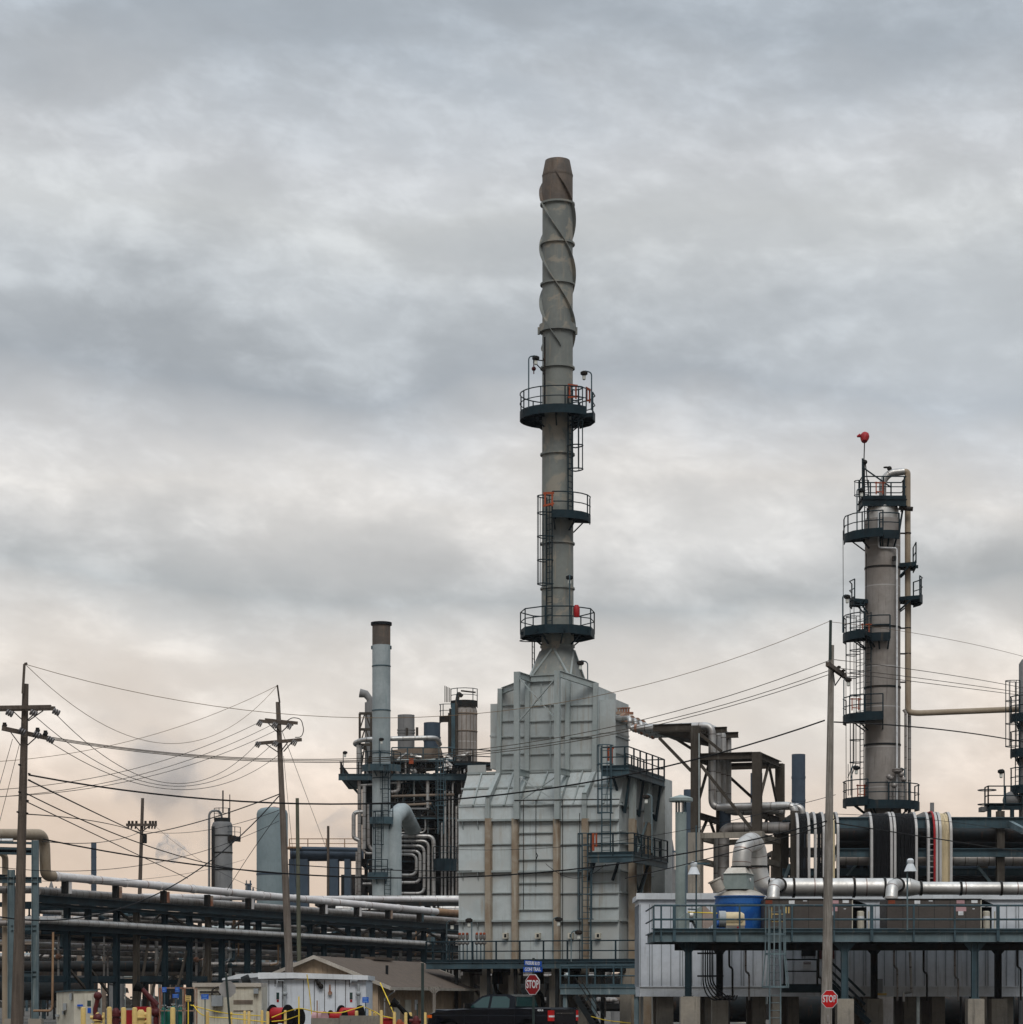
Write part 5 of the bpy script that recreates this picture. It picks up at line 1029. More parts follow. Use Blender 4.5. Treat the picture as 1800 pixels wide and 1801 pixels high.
for k in range(46):
    x = rnd.uniform(690, 824); d = rnd.uniform(-.9, 3.3); y0 = rnd.choice((1371, 1371, 1440, 1395)); y1 = y0+rnd.uniform(18, 75); r_ = rnd.choice((.7, .9, 1.2, 1.6)); mt_ = rnd.choice(('jacket', 'jacket', 'jacket_dull', 'conduit', 'steel_blue', 'far_brown'))
    if 686 < x < 775 and y1 > 1470: y1 = 1466
    pts = [(bx_(x), d, bz(y0)), (bx_(x), d, bz(y1))]
    if k % 3 == 0: pts.append((bx_(x)+rnd.uniform(-3, 3), d, bz(y1)))
    if k % 4 == 0: pts.insert(0, (bx_(x)+rnd.uniform(-2, 2), d, bz(y0)))
    part('pipe', MB(U).tube(pts, b_(r_), 8, bend=.4), mt_, un)
for k in range(10):
    y = 1374+k*9.3; part('pipe', MB(U).tube([(bx_(690), 1.5+k % 3, bz(y)), (bx_(rnd.uniform(760, 824)), 1.5+k % 3, bz(y-2))], b_(rnd.choice((.8, 1.2, 1.6))), 8), rnd.choice(('jacket_dull', 'far_brown', 'steel_blue', 'conduit')), un)
# column of the unit
uc = thing('process_column', 'weathered grey brown column with rusty piping, between drums and furnace', 'column', Vector((W.p(817, 0, 203)[0], 203, 0)))
V = Fc(W.p(817, 0, 203)[0], 203); vz = lambda y: EYE+(YH-y)/FPX*203; v_ = lambda p: p*203/FPX
part('shell', MB(V).rev((0, 0), [(v_(22), 0), (v_(22), vz(1248)), (v_(19), vz(1240)), (v_(10), vz(1237)), (.05, vz(1236))], 32), 'column_insul', uc)
m = MB(V)
for k in range(18): an = R(k*20); m.bar((v_(22.1)*math.cos(an), v_(22.1)*math.sin(an), vz(1345)), (v_(22.1)*math.cos(an), v_(22.1)*math.sin(an), vz(1250)), .05)
m.hoop((0, 0), v_(22.3), vz(1256), .06); m.hoop((0, 0), v_(22.3), vz(1287), .06); part('strap', m, 'far_brown', uc)
ringplat(uc, V, (0, 0), v_(8), v_(24), vz(1236), 170, 380, poly=6, th=.4, mt='steel_dark', br=False, step=1.2); ringplat(uc, V, (v_(-30), 0), .1, v_(14), vz(1263), 150, 330, poly=4, th=.4, mt='steel_dark', br=False)
m = MB(V)
for k in range(5): m.tube([(v_(-34+k*2.6), -.3, vz(1236)), (v_(-34+k*2.6), -.3, vz(1207-k*-1.2))], .035, 6)
part('vent_pipes', m, 'steel_brown', uc); m = MB(V)
m.tube([(v_(-14), -v_(20), vz(1330)), (v_(-14), -v_(20), vz(1245)), (v_(-10), -v_(12), vz(1220)), (v_(-4), -.4, vz(1226))], v_(3.4), 10, bend=.6); m.tube([(v_(-24), -.6, vz(1345)), (v_(-24), -.6, vz(1248))], v_(2.5), 8); m.tube([(v_(-27), -.3, vz(1345)), (v_(-27), -.3, vz(1255))], v_(1.6), 8)
m.bar((v_(-6), 0, vz(1215)), (v_(20), 0, vz(1218)), .12); part('piping', m, 'steel_brown', uc)
m = MB(V).bar((v_(-19), -v_(21), vz(1345)), (v_(-19), -v_(21), vz(1240)), .3, .5); part('truss', m, 'steel_blue', uc)
# ================================================================== LEFT MIDDLE DISTANCE VESSELS
Y3 = 250; V3 = Fc(W.p(391, 0, Y3)[0], Y3); z3_ = lambda y: EYE+(YH-y)/FPX*Y3; v3 = lambda p: p*Y3/FPX
ve = thing('process_column', 'stubby grey column with an inverted U pipe between the left utility poles', 'column', V3.w((0, 0, 0)))
part('shell', MB(V3).rev((0, 0), [(v3(18), 0), (v3(18), z3_(1452)), (v3(16), z3_(1447)), (v3(8), z3_(1443)), (.05, z3_(1442))], 28), 'far_grey', ve)
m = MB(V3)
for y in (1470, 1500, 1530): m.sector((0, 0), v3(18), v3(18.7), z3_(y)-.06, z3_(y)+.06)
part('band', m, 'steel_dark', ve)
m = MB(V3).tube([(v3(-22), -.5, 0), (v3(-22), -.5, z3_(1427)), (v3(-2), -.3, z3_(1426)), (v3(0), 0, z3_(1445))], v3(2), 10, bend=.8); part('overhead_pipe', m, 'far_grey', ve)
ringplat(ve, V3, (0, 0), v3(4), v3(14), z3_(1441), 180, 400, poly=6, th=.35, mt='steel_dark', br=False, step=1); ringplat(ve, V3, (v3(16), 0), .1, v3(16), z3_(1474), 180, 360, poly=4, th=.4, mt='steel_dark', br=False, step=1)
m = MB(V3).tube([(v3(2), -.3, z3_(1430)), (v3(2), -.3, z3_(1391))], .08, 5); m.tube([(v3(14), -.3, z3_(1440)), (v3(14), -.3, z3_(1398))], .05, 5); m.tube([(v3(12), 0, z3_(1478)), (v3(20), 0, z3_(1480)), (v3(22), 0, z3_(1470))], v3(3), 8, bend=.4); part('mast', m, 'steel_dark', ve)
m = MB(V3).bar((v3(-14), -v3(18), 0), (v3(-14), -v3(18), z3_(1455)), .3); part('ladder', m, 'steel_dark', ve)
Y4 = 240; V4 = Fc(W.p(479, 0, Y4)[0], Y4); z4 = lambda y: EYE+(YH-y)/FPX*Y4; v4 = lambda p: p*Y4/FPX
tk = thing('storage_vessel', 'pale blue-grey round-topped vessel behind the second utility pole, rusty at its crown', 'tank', V4.w((0, 0, 0)))
part('shell', MB(V4).rev((0, 0), [(v4(27.5), 0), (v4(27.5), z4(1432)), (v4(25.5), z4(1426)), (v4(20), z4(1422)), (v4(11), z4(1420.3)), (.05, z4(1420))], 36), 'tank_pale', tk)
m = MB(V4).rev((v4(4), -v4(2)), [(v4(13), z4(1421.6)), (v4(9), z4(1420.5)), (.02, z4(1420)+.06)], 16); part('rust_patch', m, 'orange', tk); part('band', MB(V4).sector((0, 0), v4(27.5), v4(28.1), z4(1538)-.08, z4(1538)+.08, k=36), 'far_blue', tk)
Y5 = 230; z5 = lambda y: EYE+(YH-y)/FPX*Y5; x5 = lambda px: (px-900)/FPX*Y5
bp = thing('blue_pipe_bridge', 'fat dark blue horizontal drum on legs left of the process unit', 'pipe rack', Vector((x5(575), Y5, 0)))
m = MB().tube([(x5(511), Y5, z5(1504)), (x5(640), Y5, z5(1504))], 11*Y5/FPX, 20); m.tube([(x5(512), Y5-1.2, z5(1494)), (x5(636), Y5-1.2, z5(1496))], .2, 8); part('drum', m, 'far_blue', bp)
for px, w_ in ((517, 7), (536, 7), (588, 8), (612, 5)): part('leg', MB().box(x5(px-w_), x5(px+w_), Y5-1, Y5+1, 0, z5(1512)), 'far_blue', bp)
m = MB(); rail_into(m, [(x5(511), Y5-1, z5(1494)), (x5(640), Y5-1, z5(1494))], t=.04, step=1.6, toe=False, h=.9); m.hoop((x5(516), Y5-1), .9, z5(1493), .1, 12); part('railing', m, 'pipe_rust', bp)
for k in range(5): m = MB().bar((x5(600+k*9), Y5+4, 0), (x5(600+k*9), Y5+4, z5(1535)), .5); m.bar((x5(598), Y5+4, z5(1545+k*5)), (x5(645), Y5+4, z5(1545+k*5)), .25); part('frame', m, 'far_dark', bp)
for px, w_, yt, Yq, lab, mt_ in ((165, 4.7, 1482, 520, 'slim blue chimney far away behind the left pipe rack', 'far_blue'), (1405, 12, 1327, 330, 'tall blue drum stack behind the cable trays', 'far_blue'), (1331, 10.5, 1360, 340, 'short blue stack behind the pipe tower', 'far_blue'), (1212, 9, 1389, 335, 'blue stack rising behind the vent rain cap', 'far_blue'), (1171, 5, 1461, 300, 'thin grey stack right of the furnace platforms', 'far_grey'), (1184, 12, 1530, 290, 'wide pale vessel between furnace and vent stack', 'far_grey'), (1640, 3.6, 1412, 300, 'tiny grey chimney top right of the tall column', 'far_grey')):
    c = (W.p(px, 0, Yq)[0], Yq); r = w_*Yq/FPX; zt = EYE+(YH-yt)/FPX*Yq; o = thing('chimney', lab, 'chimney', Vector((c[0], c[1], 0)))
    part('shaft', MB().rev(c, [(r, 0), (r, zt), (r*.9, zt), (r*.9, zt-1)], 24), mt_, o); m = MB()
    for k in range(1, 4): m.sector(c, r, r*1.05, zt-k*zt*.09-.15, zt-k*zt*.09+.15)
    part('band', m, mt_, o)
# ================================================================== LEFT PIPE RACK (runs away to the right, behind the furnace)
RA = W.p(60, 0, 122); RB = W.p(800, 0, 170); L_ = Vector((RB[0]-RA[0], RB[1]-RA[1], 0)); Ln = L_.length; thr = math.degrees(math.atan2(-L_.y, L_.x))
Q = Fc(RA[0], RA[1], thr)                     # a along the rack, d to its far side
assert abs(Q.w((Ln, 0, 0)).y-RB[1]) < .01
def qp(px, py, d=0): return Q.p(px, py, d)
pr = thing('pipe_rack', 'long left-hand dark steel pipe rack with white and silver pipes running back to the furnace', 'pipe rack', Vector((RA[0], RA[1], 0)))
def line(pA, pB, d, r, mt_, nm='pipe', k=14, pre=None, post=None, lab=None):
    A = qp(*pA, d); B = qp(*pB, d); zz = None
    pts = ([pre] if isinstance(pre, tuple) else (pre or []))+[A, B]+(post or [])
    return part(nm, MB(Q).tube(pts, r, k, bend=.5), mt_, pr, lab)
# the big white pipe with its rusty goose neck at the left
A = qp(93, 1541, -.1); B = qp(768, 1603.5, -.1)
m = MB(Q).tube([A, B], .215, 18); part('white_pipe', m, 'pipe_white', pr, 'big white welded pipe on top of the rack')
E0 = qp(808, 1607, -.1); part('rusty_pipe', MB(Q).tube([B, E0], .235, 16), 'pipe_rust', pr, 'rusty end of the big white pipe')
m = MB(Q).tube([qp(-30, 1469, -1.5), qp(66, 1469, -.6), qp(79, 1474, -.3), qp(80, 1500, -.1), qp(80, 1530, -.1), (A[0]+.15, A[1], A[2])], [.25]*6, 18); part('goose_neck', MB(Q).tube([qp(-30, 1468, -1.2), qp(78, 1468, -.3), qp(80, 1540, -.1), A], .27, 18, bend=.75, kb=8), 'pipe_tan', pr)
P = [((65, 1568), (808, 1621), .6, .235, 'jacket_dull'), ((66, 1619), (752, 1660), -.25, .17, 'jacket'), ((66, 1580), (808, 1628), 2.2, .2, 'jacket_dull'), ((250, 1577), (808, 1583), 5, .17, 'pipe_white')]
for p in P: line(*p)
for y0, y1, d, r, mt_ in ((1632, 1672, .5, .14, 'far_dark'), (1640, 1676, 1.6, .16, 'far_brown'), (1645, 1682, 2.6, .2, 'far_dark'), (1652, 1676, 3.4, .13, 'jacket_dull'), (1661, 1686, 3.0, .13, 'pipe_white'), (1674, 1694, 3.2, .14, 'jacket_dull'), (1603, 1648, 3.0, .12, 'jacket_dull')): line((62, y0), (808, y1), d, r, mt_)
m = MB(Q)
for d in (-.15, 3.2):
    for y0, y1, h in ((1580, 1632, .36), (1629, 1668, .32), (1590, 1640, .16)): m.ibeam(qp(60, y0, d), qp(808, y1, d), .22, h)
part('runner_beam', m, 'dark_teal', pr)
posts = (62, 118, 155, 205, 240, 290, 333, 366, 390, 435, 455, 500, 545, 570, 612, 630, 655, 685, 720, 745, 780)
for i, px in enumerate(posts):
    for d in (0, 3.1):
        p = qp(px, 1578+(px-60)*.07, d); mt_ = ('steel_blue' if i == 0 else 'dark_teal') if d == 0 else 'steel_dark'
        if i in (4, 7) and d == 0: mt_ = 'steel_brown'
        part('post', MB(Q).ibeam((p[0], d, 0), (p[0], d, p[2]+(2.2 if i == 0 else 0)), .26, .28, up=(1, 0, 0)), mt_, pr)
m = MB(Q)
for i, px in enumerate(posts):
    for y in (1590+(px-60)*.065, 1636+(px-60)*.05, 1722+(px-60)*.02):
        p = qp(px, y, 0); m.bar((p[0], .1, p[2]), (p[0], 3.0, p[2]), .16, .24)
for a_, b__ in zip(posts[::2], posts[1::2]):
    m.bar(qp(a_, 1722, .02), qp(b__, 1722, .02), .14, .3)
part('cross_beam', m, 'dark_teal', pr); m = MB(Q)
for a_, b__, y0, y1 in ((205, 240, 1600, 1628), (290, 262, 1600, 1628), (290, 333, 1604, 1632), (435, 400, 1612, 1640), (570, 530, 1620, 1642), (570, 612, 1622, 1645), (655, 630, 1628, 1650), (655, 690, 1628, 1652), (745, 720, 1634, 1655), (745, 785, 1636, 1658),
                        (240, 262, 1790, 1650), (290, 265, 1650, 1760), (333, 300, 1655, 1790), (366, 345, 1655, 1790), (118, 155, 1700, 1745), (155, 190, 1700, 1745)): m.bar(qp(a_, y0, .1), qp(b__, y1, .1), .11)
part('knee_brace', m, 'steel_brown', pr)
for px, py, w_, mt_ in ((118, 1549, 4, 'pipe_white'), (207, 1558, 4, 'rust_block'), (291, 1567, 4, 'rust_block'), (368, 1574, 3.7, 'rust_block'), (440, 1580, 3.5, 'pipe_white'), (570, 1590, 3.3, 'pipe_white'), (630, 1595, 3.1, 'pipe_white'), (685, 1600, 3, 'rust_block'), (740, 1606, 2.6, 'steel_blue')):
    p = qp(px, py, -.1); q = qp(px, py+23-(px-118)*.012, -.1); s_ = part('pipe_support', MB(Q).box(p[0]-.22, p[0]-.02, -.2, .1, q[2], p[2]), 'steel_dark', pr); part('side_plate', MB(Q).box(p[0]-.015, p[0]+.22, -.24, .05, q[2], p[2]-.05), mt_, s_)
rn_ = random.Random(9)
for k in range(34):
    px = rn_.uniform(85, 790); y0 = rn_.choice((1585, 1634, 1634, 1645))+(px-60)*.05; d = rn_.uniform(.2, 3.0); p = qp(px, y0, d); q = qp(px, y0+rn_.uniform(25, 90), d); r = rn_.choice((.05, .07, .1)); o2 = rn_.uniform(-1.2, 1.2)
    part('branch_pipe', MB(Q).tube([p, (p[0], d, q[2]), (p[0]+o2, d, q[2]-.1)], r, 8, bend=.25), rn_.choice(('jacket', 'jacket_dull', 'conduit', 'pipe_rust', 'steel_blue')), pr)
    if k % 2: part('valve', MB(Q).sphere((p[0], d, (p[2]+q[2])/2), .17, 6).tube([(p[0], d-.1, (p[2]+q[2])/2), (p[0], d-.45, (p[2]+q[2])/2)], .04, 6), rn_.choice(('steel_blue', 'rust_block', 'jacket')), pr)
for x_ in range(100, 760, 60): c_ = qp(x_, 1540+(x_-90)*.093, -.1); part('flange', MB(Q).tube([(c_[0]-.06, -.1, B[2]+(A[2]-B[2])*(B[0]-c_[0])/(B[0]-A[0])), (c_[0]+.06, -.1, B[2]+(A[2]-B[2])*(B[0]-c_[0])/(B[0]-A[0]))], .245, 16), 'pipe_white', pr)
# blue steel portal at the far left
po = thing('steel_portal', 'pale blue-grey steel portal posts on concrete footings left of the rack', 'portal', (W.p(40, 0, 108)[0], 108, 0))
Yp = 108; px_ = lambda p, Yq=Yp: W.p(p, 0, Yq)[0]; pz = lambda y, Yq=Yp: W.p(0, y, Yq)[2]
for px, w_ in ((20, 5.5), (62, 6)):
    m = MB().ibeam((px_(px), Yp, pz(1792)), (px_(px), Yp, pz(1478 if px > 40 else 1530)), .26, .28, up=(1, 0, 0)); part('post', m, 'steel_light', po); m = MB().box(px_(px-10), px_(px+13), Yp-.3, Yp+.3, 0, pz(1792)); part('footing', m, 'concrete', po)
m = MB().ibeam((px_(-20), Yp, pz(1548)), (px_(73), Yp, pz(1548)), .2, .26); m.ibeam((px_(-20), Yp, pz(1541)), (px_(28), Yp+2, pz(1541)), .2, .2); m.ibeam((px_(20), Yp, pz(1632)), (px_(64), Yp, pz(1632)), .18, .22); m.ibeam((px_(28), Yp, pz(1713)), (px_(64), Yp, pz(1713)), .18, .22)
for y in (1481, 1491, 1500): m.bar((px_(-20), Yp+.2, pz(y)), (px_(60), Yp+.2, pz(y+2)), .12, .1)
part('beam', m, 'steel_blue', po)
for y, r, mt_ in ((1478, .11, 'jacket'), (1564, .17, 'jacket_dull'), (1495, .1, 'cable'), (1623, .12, 'jacket_dull')): part('pipe', MB().tube([(px_(-30), Yp+.6, pz(y)), (px_(58 if y != 1478 else 18), Yp+.6, pz(y))], r, 12), mt_, po)
part('pipe', MB().tube([(px_(1), Yp+1, 0), (px_(1), Yp+1, pz(1500)), (px_(-20), Yp+1, pz(1495))], .14, 12, bend=.4), 'pipe_tan', po)
part('conduit', MB().tube([(px_(62), Yp-.4, pz(1778)), (px_(92), Yp-.4, pz(1778)), (px_(95), Yp-.4, pz(1772)), (px_(96.5), Yp-.4, pz(1640))], .05, 8, bend=.2), 'pipe_rust', po)
# ---- racks and process clutter behind, each one a structure of its own
def far_rack(Yq, x0, x1, ys, ph, label, seed, mts, mp='steel_dark', top=None, stp=3.6, depth=5):
    rn = random.Random(seed); X0, X1 = (x0-900)/FPX*Yq, (x1-900)/FPX*Yq; zq = lambda y: EYE+(YH-y)/FPX*Yq
    o = thing('pipe_rack', label, 'pipe rack', Vector(((X0+X1)/2, Yq, 0)), 'distant pipe racks'); zt = zq(top or ys[0]); m = MB(); n_ = max(2, int((X1-X0)/stp)); mb = MB()
    for i in range(n_+1):
        x = X0+(X1-X0)*i/n_+rn.uniform(-.3, .3)
        for d in (0, depth): part('post', MB().ibeam((x, Yq+d, 0), (x, Yq+d, zt-rn.choice((0, 0, .6))), .3, .3), rn.choice((mp, mp, 'steel_brown', 'steel_blue', 'far_brown')), o)
        for y in ys: mb.bar((x, Yq, zq(y)), (x, Yq+depth, zq(y)), .2, .3)
        if i < n_ and rn.random() < .5: mb.bar((x, Yq, zq(ys[-1])), (x+(X1-X0)/n_, Yq, zq(ys[0])), .14)
    for y in ys:
        for d in (0, depth): mb.bar((X0, Yq+d, zq(y)), (X1, Yq+d, zq(y)), .2, .32)
    part('beam', mb, mp, o)
    for y in ys:
        for k in range(ph):
            d = depth*(k+.5)/ph; r = rn.choice((.09, .13, .17, .24)); a = X0+rn.uniform(0, .15)*(X1-X0); b = X1-rn.uniform(0, .2)*(X1-X0)
            pts = [(a, Yq+d, zq(y)+.2+r), (b, Yq+d, zq(y)+.2+r)]
            if rn.random() < .4: pts.append((b, Yq+d, zq(y)+rn.uniform(-2.5, 1.6)))
            if rn.random() < .3: pts.insert(0, (a, Yq+d, zq(y)+rn.uniform(-2.5, 1.6)))
            part('pipe', MB().tube(pts, r, 10, bend=.5), rn.choice(mts), o)
    m = MB(); m2 = MB()
    for k in range(int((X1-X0)*1.3)):
        x = rn.uniform(X0, X1); y = rn.choice(ys); d = rn.uniform(-.2, depth); h = rn.uniform(.4, 1.6); mm = m if k % 3 else m2
        mm.tube([(x, Yq+d, zq(y)-.6), (x, Yq+d, zq(y)+h)], rn.uniform(.04, .1), 6); mm.sphere((x, Yq+d, zq(y)+h*.5), rn.uniform(.12, .26), 5)
        if k % 4 == 0: mm.tube([(x, Yq+d, 0), (x, Yq+d, zq(y))], rn.uniform(.06, .14), 6)
    part('valve_clutter', m, 'steel_dark', o); part('valve_clutter', m2, 'conduit', o); return o
far_rack(176, -60, 330, (1628, 1668, 1712), 4, 'distant rack seen through the far left of the pipe rack, behind the cream cabinet', 1, ('far_dark', 'jacket_dull', 'far_brown', 'far_grey'), depth=5)
far_rack(182, 330, 640, (1612, 1660, 1705), 4, 'distant rack above the white low building, between the utility poles', 2, ('far_dark', 'far_brown', 'jacket_dull', 'far_dark'), depth=5)
far_rack(188, 560, 870, (1590, 1606, 1645, 1690), 3, 'distant rack just left of the furnace above the tan shed roof', 3, ('far_dark', 'far_brown', 'jacket', 'steel_blue'), depth=6)
far_rack(240, -80, 420, (1652, 1700), 3, 'farthest hazy rack on the left behind the wires', 4, ('far_grey', 'far_dark', 'far_grey', 'jacket_dull'), depth=8, stp=6)
far_rack(240, 400, 880, (1640, 1690), 3, 'farthest hazy rack behind the tan shed and vessels', 5, ('far_grey', 'far_dark', 'far_dark'), depth=8, stp=6)
far_rack(205, -70, 300, (1642, 1690, 1725), 3, 'fine pipework glimpsed between the first posts of the left rack', 21, ('jacket', 'jacket_dull', 'conduit', 'far_brown'), depth=5, stp=2.6)
far_rack(212, 290, 600, (1640, 1680, 1722), 3, 'fine pipework glimpsed behind the middle of the left rack', 22, ('jacket', 'jacket_dull', 'conduit', 'steel_blue'), depth=5, stp=2.6)
far_rack(219, 590, 860, (1598, 1622, 1672), 3, 'fine pipework glimpsed above the brown shed roof', 23, ('jacket', 'jacket_dull', 'conduit', 'steel_blue'), depth=5, stp=2.6)
far_rack(330, -100, 480, (1650, 1712), 3, 'low hazy rack on the left horizon', 24, ('far_grey', 'far_dark', 'far_blue'), depth=8, stp=5)
far_rack(335, 480, 900, (1640, 1705), 3, 'low hazy rack on the horizon behind the process unit', 25, ('far_grey', 'far_dark', 'far_blue'), depth=8, stp=5)
far_rack(142, 1110, 1500, (1700, 1748), 3, 'dark piping seen beneath the equipment deck left of the right pole', 6, ('far_dark', 'jacket_dull', 'far_brown'), depth=5)
far_rack(142, 1500, 1870, (1700, 1748), 3, 'dark piping seen beneath the equipment deck at the far right', 7, ('far_dark', 'jacket_dull', 'tape'), depth=5)
far_rack(150, 830, 1110, (1725, 1770), 4, 'piping seen between the furnace piers', 8, ('far_dark', 'jacket_dull', 'far_brown'), depth=4)
far_rack(200, 1360, 1560, (1500, 1555), 3, 'piping seen through the cable rack left of the tall column', 9, ('far_dark', 'jacket_dull', 'far_brown'), depth=4)
for px, yt, w_, lab in ((92, 1551, 14, 'tiny far tower cluster above the left pipes near the left poles'), (438, 1540, 6, 'tiny far tower between the stubby column and the pale vessel'), (1172, 1478, 16, 'far hazy tower cluster right of the furnace platforms'), (1330, 1530, 9, 'far hazy structure seen under the pipe tower beams'), (1262, 1548, 8, 'far hazy structure low behind the pipe tower column'), (1505, 1520, 9, 'far hazy structure seen through the cable rack')):
    Yq = 480; o = thing('distant_tower', lab, 'tower', W.p(px, 0, Yq).xy.to_3d()); rn = random.Random(px); zt = W.p(0, yt, Yq)[2]; x_ = W.p(px, 0, Yq)[0]; sp = w_*Yq/FPX
    for k in range(4):
        xx = x_+sp*(k-1.5)/2; part('shaft', MB().rev((xx, Yq+k), [(sp*.16+.3, 0), (sp*.16+.3, zt*rn.uniform(.72, 1)), (.1, zt*rn.uniform(.9, 1.01))], 12), rn.choice(('far_grey', 'far_blue')), o)
    m = MB()
    for k in range(5): z_ = zt*(.45+.12*k); m.bar((x_-sp, Yq-1, z_), (x_+sp, Yq-1, z_), .35); m.bar((x_-sp+sp*.4*k, Yq-1, 0), (x_-sp+sp*.4*k, Yq-1, zt*(.8+.04*k)), .25)
    part('lattice', m, 'far_blue', o)
rn = random.Random(5); m = MB()
for k in range(9000):
    Yq = 430+rn.uniform(0, 25); x = rn.uniform(-115, 110); env = 3.6+2.2*math.sin(x*.21)+1.4*math.sin(x*.53+1)+rn.uniform(-.8, 1.0); z = abs(rn.gauss(0, .5))*env; z = min(z, env); r = rn.uniform(.25, .7)
    a = rn.uniform(0, 6.28); b = rn.uniform(-1, 1); p = Vector((x, Yq, z)); e1 = Vector((math.cos(a), math.sin(a)*.4, b))*r; e2 = Vector((-b, .3, math.cos(a)))*r*.6
    m.add([p-e1, p+e2, p+e1, p-e2], [(0, 1, 2, 3)])
solo('treeline', m, 'tree_far', 'low grey-brown line of bare winter trees on the far horizon', 'trees', None, 'stuff')
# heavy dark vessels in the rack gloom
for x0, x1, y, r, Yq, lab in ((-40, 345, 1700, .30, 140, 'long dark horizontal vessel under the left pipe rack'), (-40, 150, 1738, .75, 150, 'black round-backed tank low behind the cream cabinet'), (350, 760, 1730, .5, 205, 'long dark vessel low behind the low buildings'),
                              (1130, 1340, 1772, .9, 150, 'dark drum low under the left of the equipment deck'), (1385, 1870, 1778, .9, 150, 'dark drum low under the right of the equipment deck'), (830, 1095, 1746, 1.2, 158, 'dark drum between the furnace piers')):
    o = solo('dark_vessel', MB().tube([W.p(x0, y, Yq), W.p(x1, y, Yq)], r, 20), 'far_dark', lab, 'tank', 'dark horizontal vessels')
for px, w_, y, Yq, mt_, lab in ((205, 13, 1705, 190, 'far_grey', 'pale short tank glimpsed left of the gas cylinders'), (352, 10, 1690, 190, 'far_grey', 'pale short tank behind the blue sign board'), (660, 22, 1660, 210, 'tank_pale', 'white square-sided tank above the shed ridge'), (762, 24, 1680, 196, 'cream_paint', 'cream low tank left of the furnace walkway'), (1085, 10, 1740, 175, 'far_grey', 'grey tank between the rear furnace piers'), (1305, 9, 1785, 180, 'cream_paint', 'cream tank under the equipment deck')):
    solo('small_tank', MB().rev((W.p(px, 0, Yq)[0], Yq), [(w_*Yq/FPX, 0), (w_*Yq/FPX, W.p(0, y, Yq)[2]), (.05, W.p(0, y-3, Yq)[2])], 24), mt_, lab, 'tank')
# ================================================================== SHED (tan, gabled)
Sf = Fr(556, 115, 11); hw = 3.62; zr, ze = 3.72, 2.28; DS = 21
shd = thing('shed', 'tan ribbed metal shed with dark brown shingle gable roof', 'shed', Sf.w((0, 0, 0)))
zw = ze+.1; k_ = (zr-ze)/hw
m = MB(Sf).prism([(-hw+.7, 0), (hw-.7, 0), (hw-.7, zr-k_*(hw-.7)-.12), (0, zr-.12), (-hw+.7, zr-k_*(hw-.7)-.12)], 0, .12); m.box(hw-.78, hw-.7, .12, DS, 0, ze+.1); m.box(-hw+.7, -hw+.78, .12, DS, 0, ze+.1); m.prism([(-hw+.7, 0), (hw-.7, 0), (hw-.7, zr-k_*(hw-.7)-.12), (0, zr-.12), (-hw+.7, zr-k_*(hw-.7)-.12)], DS, DS+.1)
part('wall', m, 'tan_siding', shd)
m = MB(Sf); x = -hw+.75
while x < hw-.72: m.box(x, x+.045, -.03, -.001, 0, zr-k_*abs(x)-.2); x += .24
y = .3
while y < DS: m.box(hw-.699, hw-.67, y, y+.045, 0, ze+.15); y += .3
part('siding_rib', m, 'tan_siding', shd)
m = MB(Sf)
for s_ in (-1, 1): m.prism([(0, zr), (s_*hw, ze), (s_*hw, ze-.07), (0, zr-.07)], -.35, DS+.3)
part('roof', m, 'shingle', shd)
m = MB(Sf)
for s_ in (-1, 1):
    m.prism([(0, zr+.03), (s_*hw, ze+.03), (s_*hw, ze-.14), (0, zr-.14)], -.40, -.352); m.box(s_*hw-.02 if s_ > 0 else -hw-.02, s_*hw+.02, -.3, DS+.25, ze-.13, ze+.0); m.prism([(0, zr+.03), (s_*hw, ze+.03), (s_*hw, ze-.14), (0, zr-.14)], DS+.302, DS+.35)
part('barge_board', m, 'dome_cream', shd); m = MB(Sf).box(-.25, .25, 10, 14, zr-.02, zr+.12); part('ridge_vent', m, 'shingle', shd); m = MB(Sf).tube([(2.0, 5.5, 2.9), (2.0, 5.5, 3.35)], .07, 8); part('roof_vent', m, 'black_void', shd)
m = MB(Sf).tube([(hw-.4, .1, 0), (hw-.4, .1, 1.75), (hw+.05, .3, 2.12)], .035, 6, bend=.1); part('downpipe', m, 'jacket', shd)
m = MB(Sf).box(hw-.69, hw-.64, 3, 4.1, 0, 1.7); part('door', m, 'cream_paint', shd); m = MB(Sf).box(hw-.69, hw-.64, 5.2, 6.4, 0, 1.7); part('door', m, 'cream_paint', shd); part('notice', MB(Sf).box(hw-.69, hw-.65, 7.3, 7.8, 1.2, 1.7), 'sign_white', shd)
# ================================================================== LOW WHITE BUILDING
Yw = 107; wx = lambda p, Yq=Yw: W.p(p, 0, Yq)[0]; wz = lambda y, Yq=Yw: W.p(0, y, Yq)[2]
lw_ = thing('portable_building', 'low white panelled portable building with hose reels in front', 'building', (wx(550), Yw, 0))
xl, xr = wx(462), wx(644); part('wall', MB().box(xl, xr, Yw, Yw+5, .35, wz(1723)), 'white_siding', lw_)
m = MB().prism([(wx(455), wz(1722)), (wx(455), wz(1711)), (wx(517), wz(1711)), (wx(648), wz(1716)), (wx(648), wz(1724)), (wx(517), wz(1721))], Yw-.25, Yw+5.2); m.prism([(wx(385), wz(1721)), (wx(415), wz(1713)), (wx(454), wz(1711)), (wx(454), wz(1718)), (wx(385), wz(1724))], Yw+1.2, Yw+5.2); part('roof', m, 'white_paint', lw_)
m = MB().box(wx(413), xl-.01, Yw+1.6, Yw+5, .3, wz(1719)); part('annex', m, 'white_siding', lw_)
m = MB()
